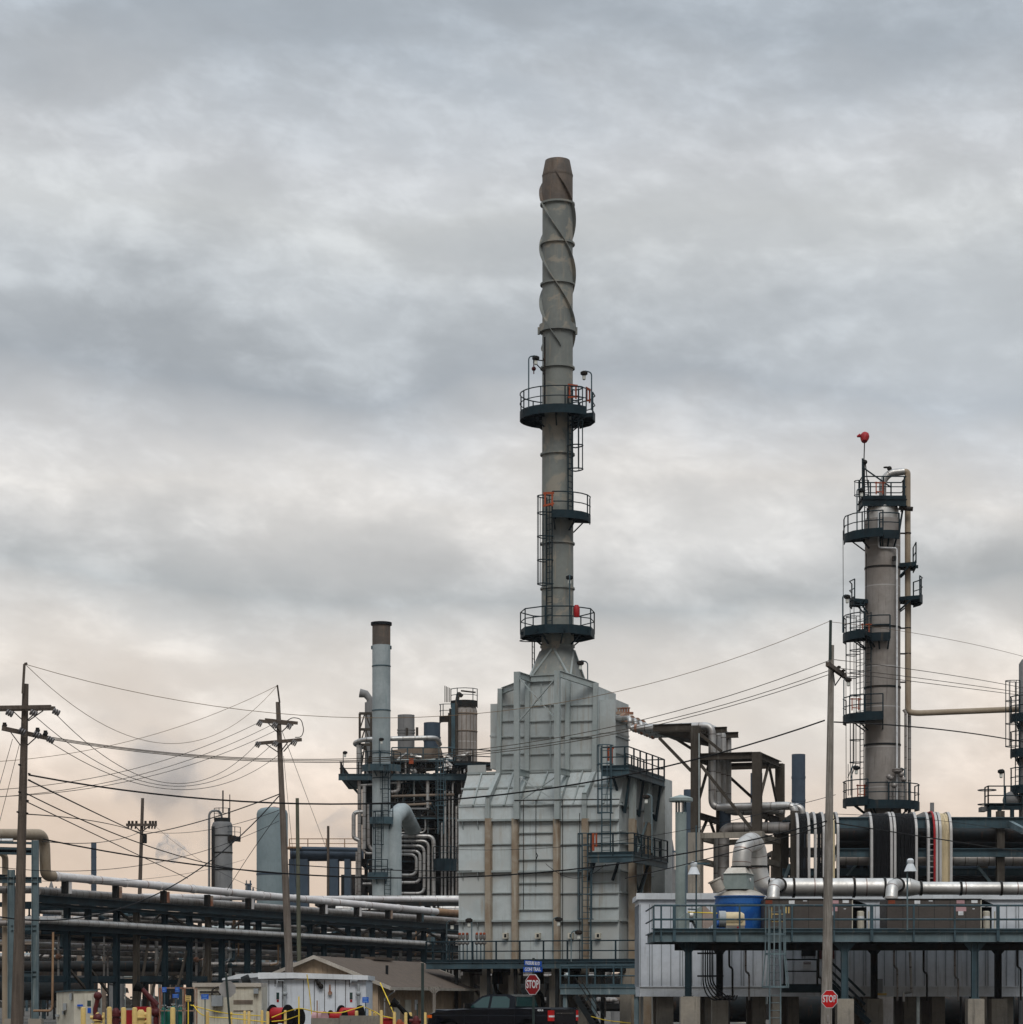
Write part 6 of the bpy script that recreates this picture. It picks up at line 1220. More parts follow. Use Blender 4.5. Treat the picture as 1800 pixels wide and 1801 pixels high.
for px in (473, 484, 497, 534, 553, 571, 590, 608, 615): m.box(wx(px)-.012, wx(px)+.012, Yw-.012, Yw-.001, .4, wz(1724))
part('panel_seam', m, 'steel_dark', lw_)
for px in (483, 612):
    d_ = part('door', MB().box(wx(px), wx(px+13), Yw-.05, Yw-.002, .4, wz(1736)), 'white_siding', lw_); part('window', MB().box(wx(px+3.5), wx(px+8.5), Yw-.065, Yw-.052, wz(1758), wz(1746)), 'truck_glass', d_); part('notice', MB().box(wx(px+4), wx(px+8), Yw-.065, Yw-.052, wz(1763), wz(1758.5)), 'red', d_)
    part('wall_lamp', MB().box(wx(px+5), wx(px+18), Yw-.3, Yw-.01, wz(1726), wz(1724.5)).box(wx(px+5), wx(px+7), Yw-.35, Yw-.01, wz(1729), wz(1723)), 'grey_paint', lw_)
    m = MB().tube([(wx(px+19), Yw-.15, wz(1770)), (wx(px+19), Yw-.15, wz(1731))], .06, 8); m.sphere((wx(px+19), Yw-.15, wz(1748)), .11, 6); part('standpipe', m, 'grey_paint', lw_)
m = MB().tube([(wx(581), Yw-.03, wz(1747)), (wx(581), Yw-.14, wz(1747))], .09, 12); m.box(wx(579), wx(582), Yw-.06, Yw-.01, wz(1747), wz(1732)); part('rusty_bell', m, 'rust_block', lw_)
part('wall_valves', MB().box(wx(555), wx(559), Yw-.2, Yw-.01, wz(1728), wz(1723)).sphere((wx(561), Yw-.12, wz(1730)), .1, 6).sphere((wx(565), Yw-.12, wz(1735)), .12, 6), 'steel_dark', lw_)
solo('vent_duct', MB().tube([(wx(424), Yw+.6, wz(1727)), (wx(437), Yw+.6, wz(1722))], .22, 14), 'far_dark', 'black duct stub under the white annex roof', 'duct')
# cream container
Yc_ = 103.5; cx2 = lambda p: W.p(p, 0, Yc_)[0]; cz2 = lambda y: W.p(0, y, Yc_)[2]
co = thing('cream_container', 'cream equipment container with louvred door and grey electrical box', 'container', (cx2(400), Yc_, 0))
part('body', MB().box(cx2(343), cx2(452), Yc_, Yc_+2.6, .05, cz2(1736)), 'cream_paint', co); part('roof', MB().box(cx2(339), cx2(460), Yc_-.1, Yc_+2.7, cz2(1735.9), cz2(1729)), 'dome_cream', co); part('end_panel', MB().box(cx2(452)+.003, cx2(460), Yc_+.05, Yc_+2.6, .05, cz2(1736)), 'cream_paint', co)
dd_ = part('louvred_door', MB().box(cx2(408), cx2(447), Yc_-.04, Yc_-.002, .1, cz2(1742)), 'cream_paint', co)
m = MB()
for y in (1760, 1762.5, 1765, 1778): m.box(cx2(411), cx2(445), Yc_-.07, Yc_-.042, cz2(y)-.02, cz2(y)+.02)
part('louvre', m, 'far_brown', dd_); eb = part('electrical_box', MB().box(cx2(374), cx2(393), Yc_-.4, Yc_-.01, cz2(1770), cz2(1751)), 'grey_paint', co); m = MB().tube([(cx2(374), Yc_-.2, cz2(1762)), (cx2(374), Yc_-.2, cz2(1740)), (cx2(385), Yc_-.1, cz2(1736))], .04, 6, bend=.3); m.tube([(cx2(352), Yc_-.1, cz2(1745)), (cx2(386), Yc_-.1, cz2(1745)), (cx2(388), Yc_-.1, cz2(1751))], .04, 6, bend=.2); part('conduit', m, 'steel_dark', co)
part('camera_box', MB().box(cx2(447), cx2(455), Yc_-.2, Yc_-.01, cz2(1748), cz2(1739)), 'grey_paint', co)
# cream cabinet at left
Ycb = 104; c3 = lambda p: W.p(p, 0, Ycb)[0]; q3 = lambda y: W.p(0, y, Ycb)[2]
cb = thing('cream_cabinet', 'pale cream walk-in cabinet with grey trim and blue stickers at the far left', 'cabinet', (c3(120), Ycb, 0))
m = MB().add([(c3(84), Ycb+2, 0), (c3(130), Ycb, 0), (c3(167), Ycb+.3, 0), (c3(150), Ycb+2.6, 0), (c3(84), Ycb+2, q3(1746)), (c3(130), Ycb, q3(1743)), (c3(167), Ycb+.3, q3(1743)), (c3(150), Ycb+2.6, q3(1744))], [(3, 2, 1, 0), (4, 5, 6, 7), (0, 1, 5, 4), (1, 2, 6, 5), (2, 3, 7, 6), (3, 0, 4, 7)]); part('body', m, 'cream_paint', cb)
m = MB().add([(c3(82), Ycb+2, q3(1746)), (c3(130), Ycb-.1, q3(1743.5)), (c3(169), Ycb+.25, q3(1743.5)), (c3(150), Ycb+2.7, q3(1744)), (c3(82), Ycb+2, q3(1743.5)), (c3(130), Ycb-.1, q3(1741)), (c3(169), Ycb+.25, q3(1741)), (c3(150), Ycb+2.7, q3(1742))], [(3, 2, 1, 0), (4, 5, 6, 7), (0, 1, 5, 4), (1, 2, 6, 5), (2, 3, 7, 6), (3, 0, 4, 7)]); part('roof', m, 'steel_blue', cb)
d_ = part('door', MB().box(c3(149), c3(163), Ycb-.05, Ycb+.1, .1, q3(1748)), 'cream_paint', cb); part('window', MB().box(c3(154), c3(160.5), Ycb-.07, Ycb-.052, q3(1770), q3(1760)), 'truck_glass', d_); part('blue_sticker', MB().box(c3(154.5), c3(160.5), Ycb-.07, Ycb-.052, q3(1782), q3(1773)), 'sign_blue', d_); part('blue_arrow', MB().box(c3(136), c3(146), Ycb-.05, Ycb+.0, q3(1770.5), q3(1767)), 'sign_blue', cb)
m = MB()
for x, y, w_, h_ in ((105, 1765, 6, 12), (102, 1778, 3, 7), (85, 1785, 6, 4), (122, 1747, 4, 12)): t_ = (x-84)/46; m.box(c3(x), c3(x+w_), Ycb+2-2*t_-.35, Ycb+2-2*t_, q3(y+h_), q3(y))
part('meter_box', m, 'grey_paint', cb)
# ================================================================== SMALL THINGS IN THE YARD
bl = [(131, 1782, 5, 106), (146.5, 1772, 9, 97), (182, 1781, 5, 106), (192.5, 1771, 9, 97), (217.5, 1772, 9, 97.5), (237, 1772, 9, 97), (262, 1772, 9, 97.5), (304, 1772, 9, 97), (365, 1779, 6, 99.5), (407, 1780, 4, 101.5), (430.5, 1778, 5, 101), (438, 1779, 5.5, 100),
      (461, 1777, 5, 101), (471, 1779, 5.5, 100), (502, 1777, 5, 100), (627.5, 1778, 6, 102), (651, 1775, 5.5, 104), (659.5, 1780, 6, 103), (671, 1777, 5.5, 100), (694, 1780, 5.5, 100), (714, 1781, 5.5, 100), (722, 1781, 6, 101.5), (748, 1781, 5.5, 99.8)]
desc = ['thin yellow bollard at the left edge of the cream cabinet door', 'stout yellow bollard in front of the cream cabinet door', 'thin yellow bollard right of the cream cabinet', 'stout yellow bollard just right of the thin one by the cabinet', 'stout yellow bollard left of the red valve', 'stout yellow bollard in front of the red valve box', 'stout yellow bollard right of the yellow hydrant', 'stout yellow bollard before the green gas cylinders', 'slim yellow bollard under the small blue board', 'thin yellow bollard behind the leaning sign post', 'slim yellow bollard before the louvred door, left of two', 'slim yellow bollard before the louvred door, right of two',
        'slim yellow bollard at the right corner of the cream container, left of two', 'slim yellow bollard at the right corner of the cream container, right of two', 'slim yellow bollard just left of the middle utility pole foot', 'short yellow bollard above the concrete barrier by the hose reels', 'squat yellow bollard at the shed corner, left one behind the barrier', 'squat yellow bollard at the shed corner, right one behind the barrier', 'tall slim yellow bollard at the right end of the concrete barrier', 'slim yellow bollard left of the black fire monitor', 'slim yellow bollard between the black monitor and the dark post, left of two', 'slim yellow bollard between the black monitor and the dark post, right of two', 'slim yellow bollard at the front bumper of the black truck']
for (px, y, w_, Yq), ds in zip(bl, desc):
    r = w_/2*Yq/FPX; zt = W.p(0, y, Yq)[2]; c = (W.p(px, 0, Yq)[0], Yq)
    solo('bollard', MB().rev(c, [(r, 0), (r, zt-r*.5), (r*.85, zt-r*.15), (r*.4, zt)], 18), 'yellow', ds, 'bollard', 'yellow bollards along the yard edge')
def tape(pts, label):
    solo('caution_tape', MB().tube([W.p(x, y, Yq) for x, y, Yq in pts], .022, 5, bend=.3), 'tape', label, 'tape', 'yellow barrier tapes')
tape(((340, 1768, 101), (352, 1784, 100.5), (366, 1789, 100), (407, 1791, 101), (470, 1798, 100)), 'yellow tape sagging past the cream container')
tape(((335, 1768, 101), (372, 1778, 101), (407, 1784, 101.5), (461, 1787, 101)), 'yellow tape running high behind the leaning sign post')
tape(((478, 1790, 100), (502, 1780, 100), (527, 1773, 99), (560, 1781, 100), (600, 1782, 101), (640, 1770, 102)), 'yellow tape looping from the middle pole across the hose reels')
tape(((478, 1797, 100), (502, 1795, 100), (527, 1786, 99)), 'low yellow tape by the foot of the middle utility pole')
tape(((643, 1772, 102), (660, 1780, 103), (671, 1787, 100), (694, 1792, 100)), 'yellow tape from the shed corner to the bollards')
tape(((540, 1714, 103), (545, 1750, 103), (549, 1790, 103)), 'thin yellow line leaning against the white building')
tape(((669, 1729, 104), (683, 1760, 103), (694, 1786, 101)), 'thin yellow guy leaning from the shed eave down to a bollard')
for px, y0, mt_, lab in ((526, 1753, 'tape', 'yellow stake beside the mossy pole'), (558, 1760, 'rust_block', 'rusty thin stake by the pink hose coil')):
    solo('stake', MB().bar(W.p(px, y0, 101), (W.p(px, 0, 101)[0], 101, 0), .045), mt_, lab, 'stake')
tape(((1040, 1788, 118), (1065, 1795, 118), (1110, 1800, 118)), 'yellow tape under the low landing near the stair')
# concrete barrier
bm_ = MB(); A_ = W.p(548, 1788, 101); B_ = W.p(672, 1788, 101); zt = W.p(0, 1791, 101)[2]; bm_.prism([(100.6, 0), (100.8, zt), (101.1, zt), (101.3, 0)], A_[0], W.p(598, 0, 101)[0], 'a'); bm_.prism([(100.55, 0), (100.75, zt+.1), (101.1, zt+.1), (101.3, 0)], W.p(598.5, 0, 101)[0], B_[0], 'a'); solo('concrete_barrier', bm_, 'concrete_dark', 'stained grey concrete barrier in front of the hose reels', 'barrier')
# hose reels
def reel(px, py, rp, Yq, wd, label, hose='red', ang=0):
    c = W.p(px, py, Yq); r = rp*Yq/FPX; f_ = Fc(c[0], c[1], ang); o = thing('hose_reel', label, 'hose reel', Vector((c[0], c[1], 0)), 'black hose reels with red hose'); 
    for s_ in (-1, 1): part('reel_disc', MB(f_).tube([(s_*wd, 0, c[2]), (s_*wd+.05*s_, 0, c[2])], r, 24), 'rubber', o)
    part('hose', MB(f_).tube([(-wd+.01, 0, c[2]), (wd-.01, 0, c[2])], r*.74, 20), hose, o); part('stand', MB(f_).bar((-wd*.5, .1, 0), (-wd*.5, 0, c[2]), .06).bar((wd*.5, .1, 0), (wd*.5, 0, c[2]), .06), 'steel_dark', o)
reel(493, 1786, 19, 103.5, .35, 'tall black hose reel with red hose left of the middle utility pole', ang=28); reel(519, 1790, 17, 104.5, .2, 'dark hose reel half hidden right of the middle utility pole', 'rubber', ang=30)
reel(594, 1789, 12, 103.5, .3, 'smaller front hose reel with red hose behind the concrete barrier', ang=22); reel(617, 1785, 17, 104, .42, 'large hose reel with red hose at the right of the white building', ang=26)
pc = W.p(563, 1790, 103); solo('hose_coil', MB(Fc(pc[0], 103, 35)).tube([(-.25, 0, pc[2]), (.25, 0, pc[2])], [.27, .27], 18).hoop((0, 0), .3, pc[2]-.1, .08, 16), 'pink', 'faded pink hose coil before the white building', 'hose')
solo('red_cart', MB().box(W.p(673, 0, 102)[0], W.p(690, 0, 102)[0], 102, 102.8, .35, W.p(0, 1793, 102)[2]).box(W.p(671, 0, 102)[0], W.p(691, 0, 102)[0], 101.95, 102.85, W.p(0, 1793, 102)[2]+.002, W.p(0, 1791, 102)[2]), 'red', 'red box cart between two slim bollards near the shed', 'cart')
solo('red_cart', MB().box(W.p(222, 0, 103)[0], W.p(258, 0, 103)[0], 103, 104, .3, W.p(0, 1777, 103)[2]).box(W.p(236, 0, 103)[0], W.p(262, 0, 103)[0], 103.2, 104, W.p(0, 1777, 103)[2]+.01, W.p(0, 1771, 103)[2]), 'red', 'bright red equipment cart behind the stout bollards', 'cart')
# hydrants and monitors
def hydrant(px, y, Yq, mt_, label, s=1):
    c = W.p(px, y, Yq); o = thing('hydrant', label, 'hydrant', Vector((c[0], Yq, 0))); z = c[2]
    part('barrel', MB().rev((c[0], Yq), [(.16*s, 0), (.16*s, z-.35), (.24*s, z-.34), (.24*s, z-.28), (.17*s, z-.27), (.17*s, z-.12), (.08*s, z)], 16), mt_, o); part('outlet', MB().tube([(c[0]-.34*s, Yq, z-.2), (c[0]+.34*s, Yq, z-.2)], .1*s, 12).tube([(c[0]-.3*s, Yq, z-.5), (c[0]+.3*s, Yq, z-.5)], .09*s, 12), mt_, o)
hydrant(248, 1776, 99.5, 'yellow', 'fat yellow hydrant body between stout bollards'); hydrant(171, 1781, 99, 'yellow', 'yellow hydrant behind the thin bollard right of the cabinet', .8); hydrant(204, 1773, 100, 'dark_red', 'dark red standpipe between stout bollards', .9); hydrant(732, 1787, 100.5, 'dark_red', 'dark red standpipe left of the dark tall post', .8); hydrant(703, 1793, 101, 'orange', 'orange valve body low between slim bollards', .8)
def monitor(px, y, Yq, mt_, label, dr=-1, s=1):
    c = W.p(px, y, Yq); o = thing('fire_monitor', label, 'fire monitor', Vector((c[0], Yq, 0))); x, z = c[0], c[2]
    part('riser', MB().tube([(x+.5*s, Yq, 0), (x+.5*s, Yq, z-.9*s), (x+.35*s, Yq, z-.55*s)], .12*s, 12, bend=.2).sphere((x+.5*s, Yq, z-1.0*s), .22*s, 8), mt_, o); part('barrel', MB().tube([(x+.55*s, Yq, z-.7*s), (x-.1*s, Yq, z)], [.13*s, .10*s], 12), mt_, o)
    part('nozzle', MB().tube([(x-.1*s, Yq, z), (x-.38*s, Yq, z+.14*s)], [.13*s, .24*s], 14), 'rubber', o); part('handwheel', MB().hoop((x+.85*s, Yq), .16*s, z-.9*s, .03*s, 12).tube([(x+.5*s, Yq, z-.9*s), (x+.85*s, Yq, z-.9*s)], .03*s, 6), 'jacket', o)
monitor(254, 1740, 101.5, 'dark_red', 'large red and black fire monitor aimed up left beside the gas cylinders', s=.95); monitor(704, 1768, 101.5, 'rubber', 'black fire monitor nozzle left of the dark tall post', s=.9)
solo('coupling', MB().tube([W.p(172, 1752, 99), W.p(170, 1766, 99), W.p(167, 1776, 99), W.p(169, 1790, 99), W.p(174, 1797, 99)], .09, 10, bend=.2).sphere(W.p(172, 1752, 99), .17, 8).sphere(W.p(172, 1791, 99), .2, 8), 'dark_red', 'dark red valve arm standing before the cream cabinet edge', 'valve')
# gas cylinders
for i, (px, yt) in enumerate(((288, 1768), (297, 1771), (305, 1766), (311, 1770), (318, 1768))):
    Yq = 101.2+.25*(i % 2); c = (W.p(px, 0, Yq)[0], Yq); zt = W.p(0, yt, Yq)[2]; o = thing('gas_cylinder', 'tall green gas cylinder, %s from the left in the rusty rack' % ('first', 'second', 'third', 'fourth', 'fifth')[i], 'gas cylinder', Vector((c[0], Yq, 0)), 'green gas cylinders in the rusty rack')
    part('bottle', MB().rev(c, [(.105, 0), (.105, zt-.25), (.09, zt-.15), (.04, zt-.08)], 16), 'gas_green', o); part('valve', MB().rev(c, [(.03, zt-.08), (.05, zt-.04), (.05, zt)], 8).tube([(c[0]-.08, Yq, zt-.02), (c[0]+.1, Yq, zt-.02)], .025, 6), 'jacket', o)
o = thing('bottle_rack', 'rusty open frame rack round the green gas cylinders', 'rack', W.p(302, 0, 101.4).xy.to_3d()); m = MB()
for px in (281, 322, 343):
    for d in (0, .6): m.bar((W.p(px, 0, 101)[0], 101+d, 0), (W.p(px, 0, 101)[0], 101+d, W.p(0, 1738, 101)[2]), .05)
for d in (0, .6):
    for y in (1738, 1778): m.bar(W.p(281, y, 101+d), W.p(343, y, 101+d), .05)
part('frame', m, 'rust_block', o)
def board(px, py, w_, h_, Yq, mt_, label, legs=True, ink='sign_ink', rows=3, tilt=0):
    c = W.p(px, py, Yq); W2, H2 = w_/2*Yq/FPX, h_/2*Yq/FPX; o = thing('sign_board', label, 'sign', Vector((c[0], Yq, 0 if legs else c[2]-H2)))
    b = part('panel', MB().box(c[0]-W2, c[0]+W2, Yq, Yq+.02, c[2]-H2, c[2]+H2), mt_, o); m = MB()
    for i in range(rows): z = c[2]+H2*(.6-1.2*i/(max(1, rows-1))); m.box(c[0]-W2*.7, c[0]+W2*.7*(1-.25*(i % 2)), Yq-.006, Yq-.002, z-H2*.09, z+H2*.09)
    part('faded_text_lines', m, ink, b)
    if legs: part('post', MB().bar((c[0], Yq+.05, 0), (c[0], Yq+.05, c[2]-H2), .04), 'tape' if mt_ != 'sign_blue' else 'steel_blue', o)
board(289, 1741, 8, 9, 100.5, 'sign_blue', 'small blue board left above the gas cylinders'); board(312, 1741, 8, 9, 100.5, 'sign_blue', 'small blue board right above the gas cylinders, upper one'); board(309, 1752, 11, 7, 100.3, 'sign_blue', 'wide blue board just below the right blue board'); board(331, 1756.5, 10, 10, 99.8, 'yellow', 'yellow caution board on a thin stake', ink='steel_dark'); board(360.5, 1753.5, 13, 9, 99.8, 'sign_blue', 'blue board leaning at the cream container'); board(643, 1759, 11, 10, 102.5, 'sign_blue', 'blue notice board at the right end of the white building')
# posts
o = thing('leaning_sign', 'back of an octagonal sign on a leaning dark post before the cream container', 'sign', W.p(406, 0, 96).xy.to_3d()); c = W.p(400, 1740, 96.1); r = 15.6*96/FPX; m = MB()
m.prism([(c[0]+r*math.cos(R(22.5+45*k)), c[2]+r*math.sin(R(22.5+45*k))) for k in range(8)], 96.12, 96.14); part('octagon_back', m, 'sign_back', o); part('post', MB().bar(W.p(397.5, 1712, 96), (W.p(407.5, 0, 96)[0], 96, 0), .08, .06), 'post_green', o)
solo('dark_post', MB().box(W.p(741, 0, 97)[0], W.p(746, 0, 97)[0], 97, 97.1, 0, W.p(0, 1694, 97)[2]), 'post_green', 'plain tall dark post in front of the shed eave', 'post')
solo('dark_post', MB().box(W.p(733.2, 0, 101)[0], W.p(735.2, 0, 101)[0], 101, 101.06, 0, W.p(0, 1766, 101)[2]), 'post_green', 'short thin grey post left of the tall dark post', 'post')
o = thing('wooden_frame', 'weathered wooden pole with fan-shaped top before the shed wall', 'post', W.p(764, 0, 104).xy.to_3d()); m = MB().bar((W.p(764, 0, 104)[0], 104, 0), W.p(764, 1748, 104), .12); part('pole', m, 'wood', o); m = MB()
for p, q in (((764, 1749), (754, 1739)), ((764, 1749), (774, 1739)), ((754, 1737), (774, 1737)), ((754, 1739), (754, 1734)), ((774, 1739), (774, 1734)), ((764, 1748), (760, 1737)), ((764, 1748), (768, 1737))): m.bar(W.p(*p, 104), W.p(*q, 104), .045)
part('fan_brace', m, 'wood', o)
# ================================================================== STOP SIGNS
def stop(px, py, hp_, Yq, turn, label, post, mt_, mast=None):
    c = W.p(px, py, Yq); r = hp_/2*Yq/FPX/math.cos(R(22.5)); f_ = Fc(c[0], c[1], turn); o = thing('stop_sign', label, 'stop sign', Vector((c[0], c[1], 0)) if post else c.copy())
    oc = lambda q: [(q*math.cos(R(22.5+45*k)), c[2]+q*math.sin(R(22.5+45*k))) for k in range(8)]
    b = part('panel', MB(f_).prism(oc(r), 0, .012), 'sign_white', o); part('red_face', MB(f_).prism(oc(r*.935), -.004, -.0005), mt_, b)
    text_mesh('lettering', 'STOP', r*1.0, 'sign_white', b, f_, (0, -.008, c[2]), squeeze=.66, bold=.022, depth=.003)
    if post: part('post', MB(f_).bar((0, .05, 0), (0, .05, c[2]+post), .07, .06), 'post_green', o)
    return o, f_, c, r
o, f_, c, r = stop(937, 1732, 36, 92, 46, 'dark red stop sign with blue street names above, in front of the black truck', .98, 'sign_red')
YS = 92
nb = MB(Fc(c[0], c[1], 30)); zz = W.p(0, 1705.5, YS)[2]; nb.box(-.40, .40, .02, .03, zz-.095, zz+.095)
s2_ = thing('street_name_sign', 'lower blue street name blade reading GOHI TRAIL on the stop sign post', 'street sign', (c[0], c[1], zz-.1)); b = part('blade', nb, 'sign_blue', s2_); text_mesh('lettering', 'GOHI TRAIL', .19, 'sign_white', b, nb.f, (-.0, .016, zz), squeeze=.66, bold=.02, depth=.003)
nb = MB(Fc(c[0], c[1], 38)); zz = W.p(0, 1695.5, YS)[2]; m = nb; m.add([(-.40, .02, zz-.075+.03), (.40, .02, zz-.10), (.40, .03, zz-.10), (-.40, .03, zz-.045), (-.40, .02, zz+.135), (.40, .02, zz+.085), (.40, .03, zz+.085), (-.40, .03, zz+.135)], [(3, 2, 1, 0), (4, 5, 6, 7), (0, 1, 5, 4), (1, 2, 6, 5), (2, 3, 7, 6), (3, 0, 4, 7)])
s3_ = thing('street_name_sign', 'upper tilted blue street name blade reading PRESSURE BLVD on the stop sign post', 'street sign', (c[0], c[1], zz-.1)); b = part('blade', nb, 'sign_blue', s3_); text_mesh('lettering', 'PRESSURE BLVD', .17, 'sign_white', b, nb.f, (-.01, .016, zz+.017), ux=Vector((1, 0, -.06)).normalized(), uz=Vector((.06, 0, 1)).normalized(), squeeze=.56, bold=.02, depth=.003)
stop(1459.5, 1757.5, 31.5, 83.5, 36, 'bright red stop sign fixed to the right utility pole', 0, 'sign_red_bright')
# ================================================================== UTILITY POLES
def pole(x0, y0, x1, y1, Yq, w0, w1, mt_, label, name='utility_pole', group=None):
    B = W.p(x0, y0, Yq); T = W.p(x1, y1, Yq); t = (0-B[2])/(T[2]-B[2]); G = B+(T-B)*t
    o = thing(name, label, 'utility pole', G, group); part('shaft', MB().tube([G, T], [w0/2*Yq/FPX*1.02, w1/2*Yq/FPX], 16), mt_, o); return o, (lambda px, py, d=0: W.p(px, py, Yq+d))
poA, pa = pole(30, 1800, 45, 1203, 78, 23, 11, 'wood_dark', 'big dark wooden utility pole at the far left with two crossarms')
m = MB().bar(pa(40, 1220, -.2), pa(43, 1168, -.2), .07); m.tube([pa(43, 1168, -.2), pa(48, 1167, -.2)], .04, 6); part('top_bracket', m, 'wood_dark', poA)
part('crossarm', MB().bar(pa(-15, 1245, -.26), pa(90, 1243.5, -.26), .12, .12), 'wood_dark', poA); part('crossarm', MB().bar(pa(-12, 1248, .26), pa(97, 1246, .26), .12, .12), 'wood_dark', poA); part('crossarm', MB().bar(pa(4, 1281, -.3), pa(88, 1299, .4), .13, .13), 'wood_dark', poA)
m = MB()
for p, q in (((22, 1250), (40, 1267)), ((66, 1250), (48, 1267)), ((76, 1250), (50, 1268)), ((18, 1287), (36, 1311)), ((65, 1296), (48, 1311))): m.bar(pa(*p, -.3), pa(*q, -.25), .03)
for x, y in ((33, 1345), (50, 1361), (50, 1372), (33, 1393), (47, 1408), (30, 1428), (46, 1430)): m.tube([pa(x, y, -.25), pa(x+3, y+1, -.3)], .03, 6)
part('brace', m, 'steel_dark', poA)
def insul(pos, o, r=.10, hang=False):
    m = MB()
    for k in range(3): m.tube([Vector(pos)+Vector((k*.07, 0, -k*.035)), Vector(pos)+Vector((k*.07+.035, 0, -k*.035-.018))], r, 12)
    part('insulator', m, 'insulator', o)
for x, y in ((12, 1252), (54, 1252), (94, 1250), (34, 1284), (60, 1290), (84, 1299)): insul(pa(x, y, -.35), poA)
m = MB()
for x, y in ((8, 1275), (66, 1284), (80, 1289)): m.tube([pa(x, y+6, -.2), pa(x, y-4, -.2)], .06, 8); m.tube([pa(x-3, y, -.2), pa(x+3, y+3, -.2)], .07, 8)
part('cutout_fuse', m, 'steel_dark', poA)
poB, pb = pole(513, 1800, 489, 1235, 110, 15.5, 8, 'wood_mid', 'grey-brown wooden utility pole in front of the pale round-topped vessel, two crossarms')
part('top_bracket', MB().bar(pb(492, 1236, -.2), pb(488, 1205, -.2), .07), 'steel_brown', poB)
part('crossarm', MB().bar(pb(456, 1268, -.3), pb(516, 1274, .1), .13, .13), 'wood_dark', poB); part('crossarm', MB().bar(pb(466, 1266, .3), pb(524, 1272, .5), .13, .13), 'wood_dark', poB); part('crossarm', MB().bar(pb(450, 1308, -.25), pb(531, 1301, -.25), .14, .14), 'wood_dark', poB)
m = MB()
for p, q in (((472, 1272), (488, 1288)), ((482, 1273), (493, 1288)), ((509, 1275), (496, 1287)), ((468, 1309), (489, 1323)), ((506, 1306), (494, 1322)), ((514, 1305), (499, 1322))): m.bar(pb(*p, -.3), pb(*q, -.2), .04)
m.tube([pb(505, 1268, -.1), pb(514, 1262, -.1), pb(530, 1264, -.1), pb(535, 1285, -.1), pb(530, 1297, -.1), pb(519, 1297, -.1)], .02, 5, bend=.4); part('brace', m, 'steel_dark', poB)
for x, y in ((453, 1271), (480, 1274), (505, 1276), (450, 1308), (481, 1307), (514, 1305)): insul(pb(x, y, -.4), poB, .13)
poC, pcx = pole(1454, 1800, 1463, 1135, 86, 20, 9.5, 'wood', 'weathered pale grey wooden utility pole on the right with a stop sign')
part('top_bracket', MB().bar(pcx(1460.5, 1160, -.2), pcx(1461.5, 1091, -.2), .09), 'post_green', poC); part('crossarm', MB().bar(pcx(1456, 1168, -.9), pcx(1487, 1190, 1.2), .13, .15), 'wood_dark', poC)
m = MB().bar(pcx(1466, 1178, -.2), pcx(1469, 1205, -.1), .03); m.bar(pcx(1480, 1190, .8), pcx(1469, 1206, -.1), .03)
for x, y in ((1476, 1180), (1484, 1186)): m.tube([pcx(x, y+2, .4), pcx(x, y-9, .4)], .03, 6); m.tube([pcx(x, y-5, .4), pcx(x, y-8, .4)], .07, 8)
part('brace', m, 'steel_dark', poC)
m = MB().box(*[f(pcx(1455, 0, -.2)[0], pcx(1458, 0, -.2)[0]) for f in (min, max)], 85.78, 85.86, pcx(0, 1798, 0)[2], pcx(0, 1785, 0)[2]); part('metal_tag', m, 'jacket_dull', poC)
poD, _ = pole(527.5, 1800, 523, 1404, 125, 8.5, 6, 'wood_green', 'thin mossy green pole just right of the middle utility pole')
poE, pe = pole(242, 1700, 251, 1404, 190, 9, 5.5, 'wood_dark', 'small distant utility pole with one crossarm and transformer, behind the left wires')
part('crossarm', MB().bar(pe(222, 1451, -.2), pe(276, 1451, -.2), .2, .2), 'wood_dark', poE); m = MB()
for x in (227, 233, 240, 256, 264, 269, 274): m.tube([pe(x, 1449, -.2), pe(x, 1444, -.2)], .1, 6); m.tube([pe(x-1, 1453, -.2), pe(x-2, 1458, -.2)], .07, 6)
m.bar(pe(238, 1453, -.3), pe(246, 1462, -.3), .08); m.bar(pe(263, 1453, -.3), pe(251, 1462, -.3), .08); part('insulator', m, 'steel_dark', poE); part('transformer', MB().rev((pe(255, 0, -.3)[0], 189.6), [(.16, pe(0, 1484)[2]), (.17, pe(0, 1483)[2]), (.17, pe(0, 1469)[2]), (.1, pe(0, 1467)[2])], 14), 'steel_dark', poE)
poF, _ = pole(577, 1700, 577.5, 1453, 200, 5, 4.5, 'wood_dark', 'thin distant pole left of the process unit')
# ================================================================== WIRES
WG = 'overhead wires'
def wire(p, q, sag, r, label, mt_='cable', mid=None, k=28, name='overhead_wire'):
    P0 = W.p(*p); P1 = W.p(*q)
    if mid:                                   # pixel height the wire passes at parameter t -> parabola through it
        t = mid[0]; Pm = P0+(P1-P0)*t; zm = EYE+(YH-mid[1])/FPX*Pm.y; s = (Pm.z-zm)/(4*t*(1-t))
    else: s = sag
    pts = [P0+(P1-P0)*(i/k)-Vector((0, 0, 4*s*(i/k)*(1-i/k))) for i in range(k+1)]
    return solo(name, MB().tube(pts, r*.76, 5), mt_, label, 'wire', WG)
wire((47, 1169, 78), (1461, 1092, 86), 0, .013, 'thin tan static wire sagging between tops of the left and right poles', 'copper_wire', (.52, 1257))
wire((46, 1170, 78), (488, 1206, 110), 0, .013, 'thin tan wire drooping deeply from the left pole top to the middle pole top', 'copper_wire', (.5, 1308))
wire((-60, 1342, 95), (488, 1206, 110), 0, .014, 'thin tan wire rising from the far left edge to the middle pole top', 'copper_wire', (.5, 1302))
wire((-90, 1392, 84), (455, 1271, 109.6), 0, .016, 'upper of three dark wires rising from the left edge to the middle crossarm', 'cable_brown', (.55, 1350))
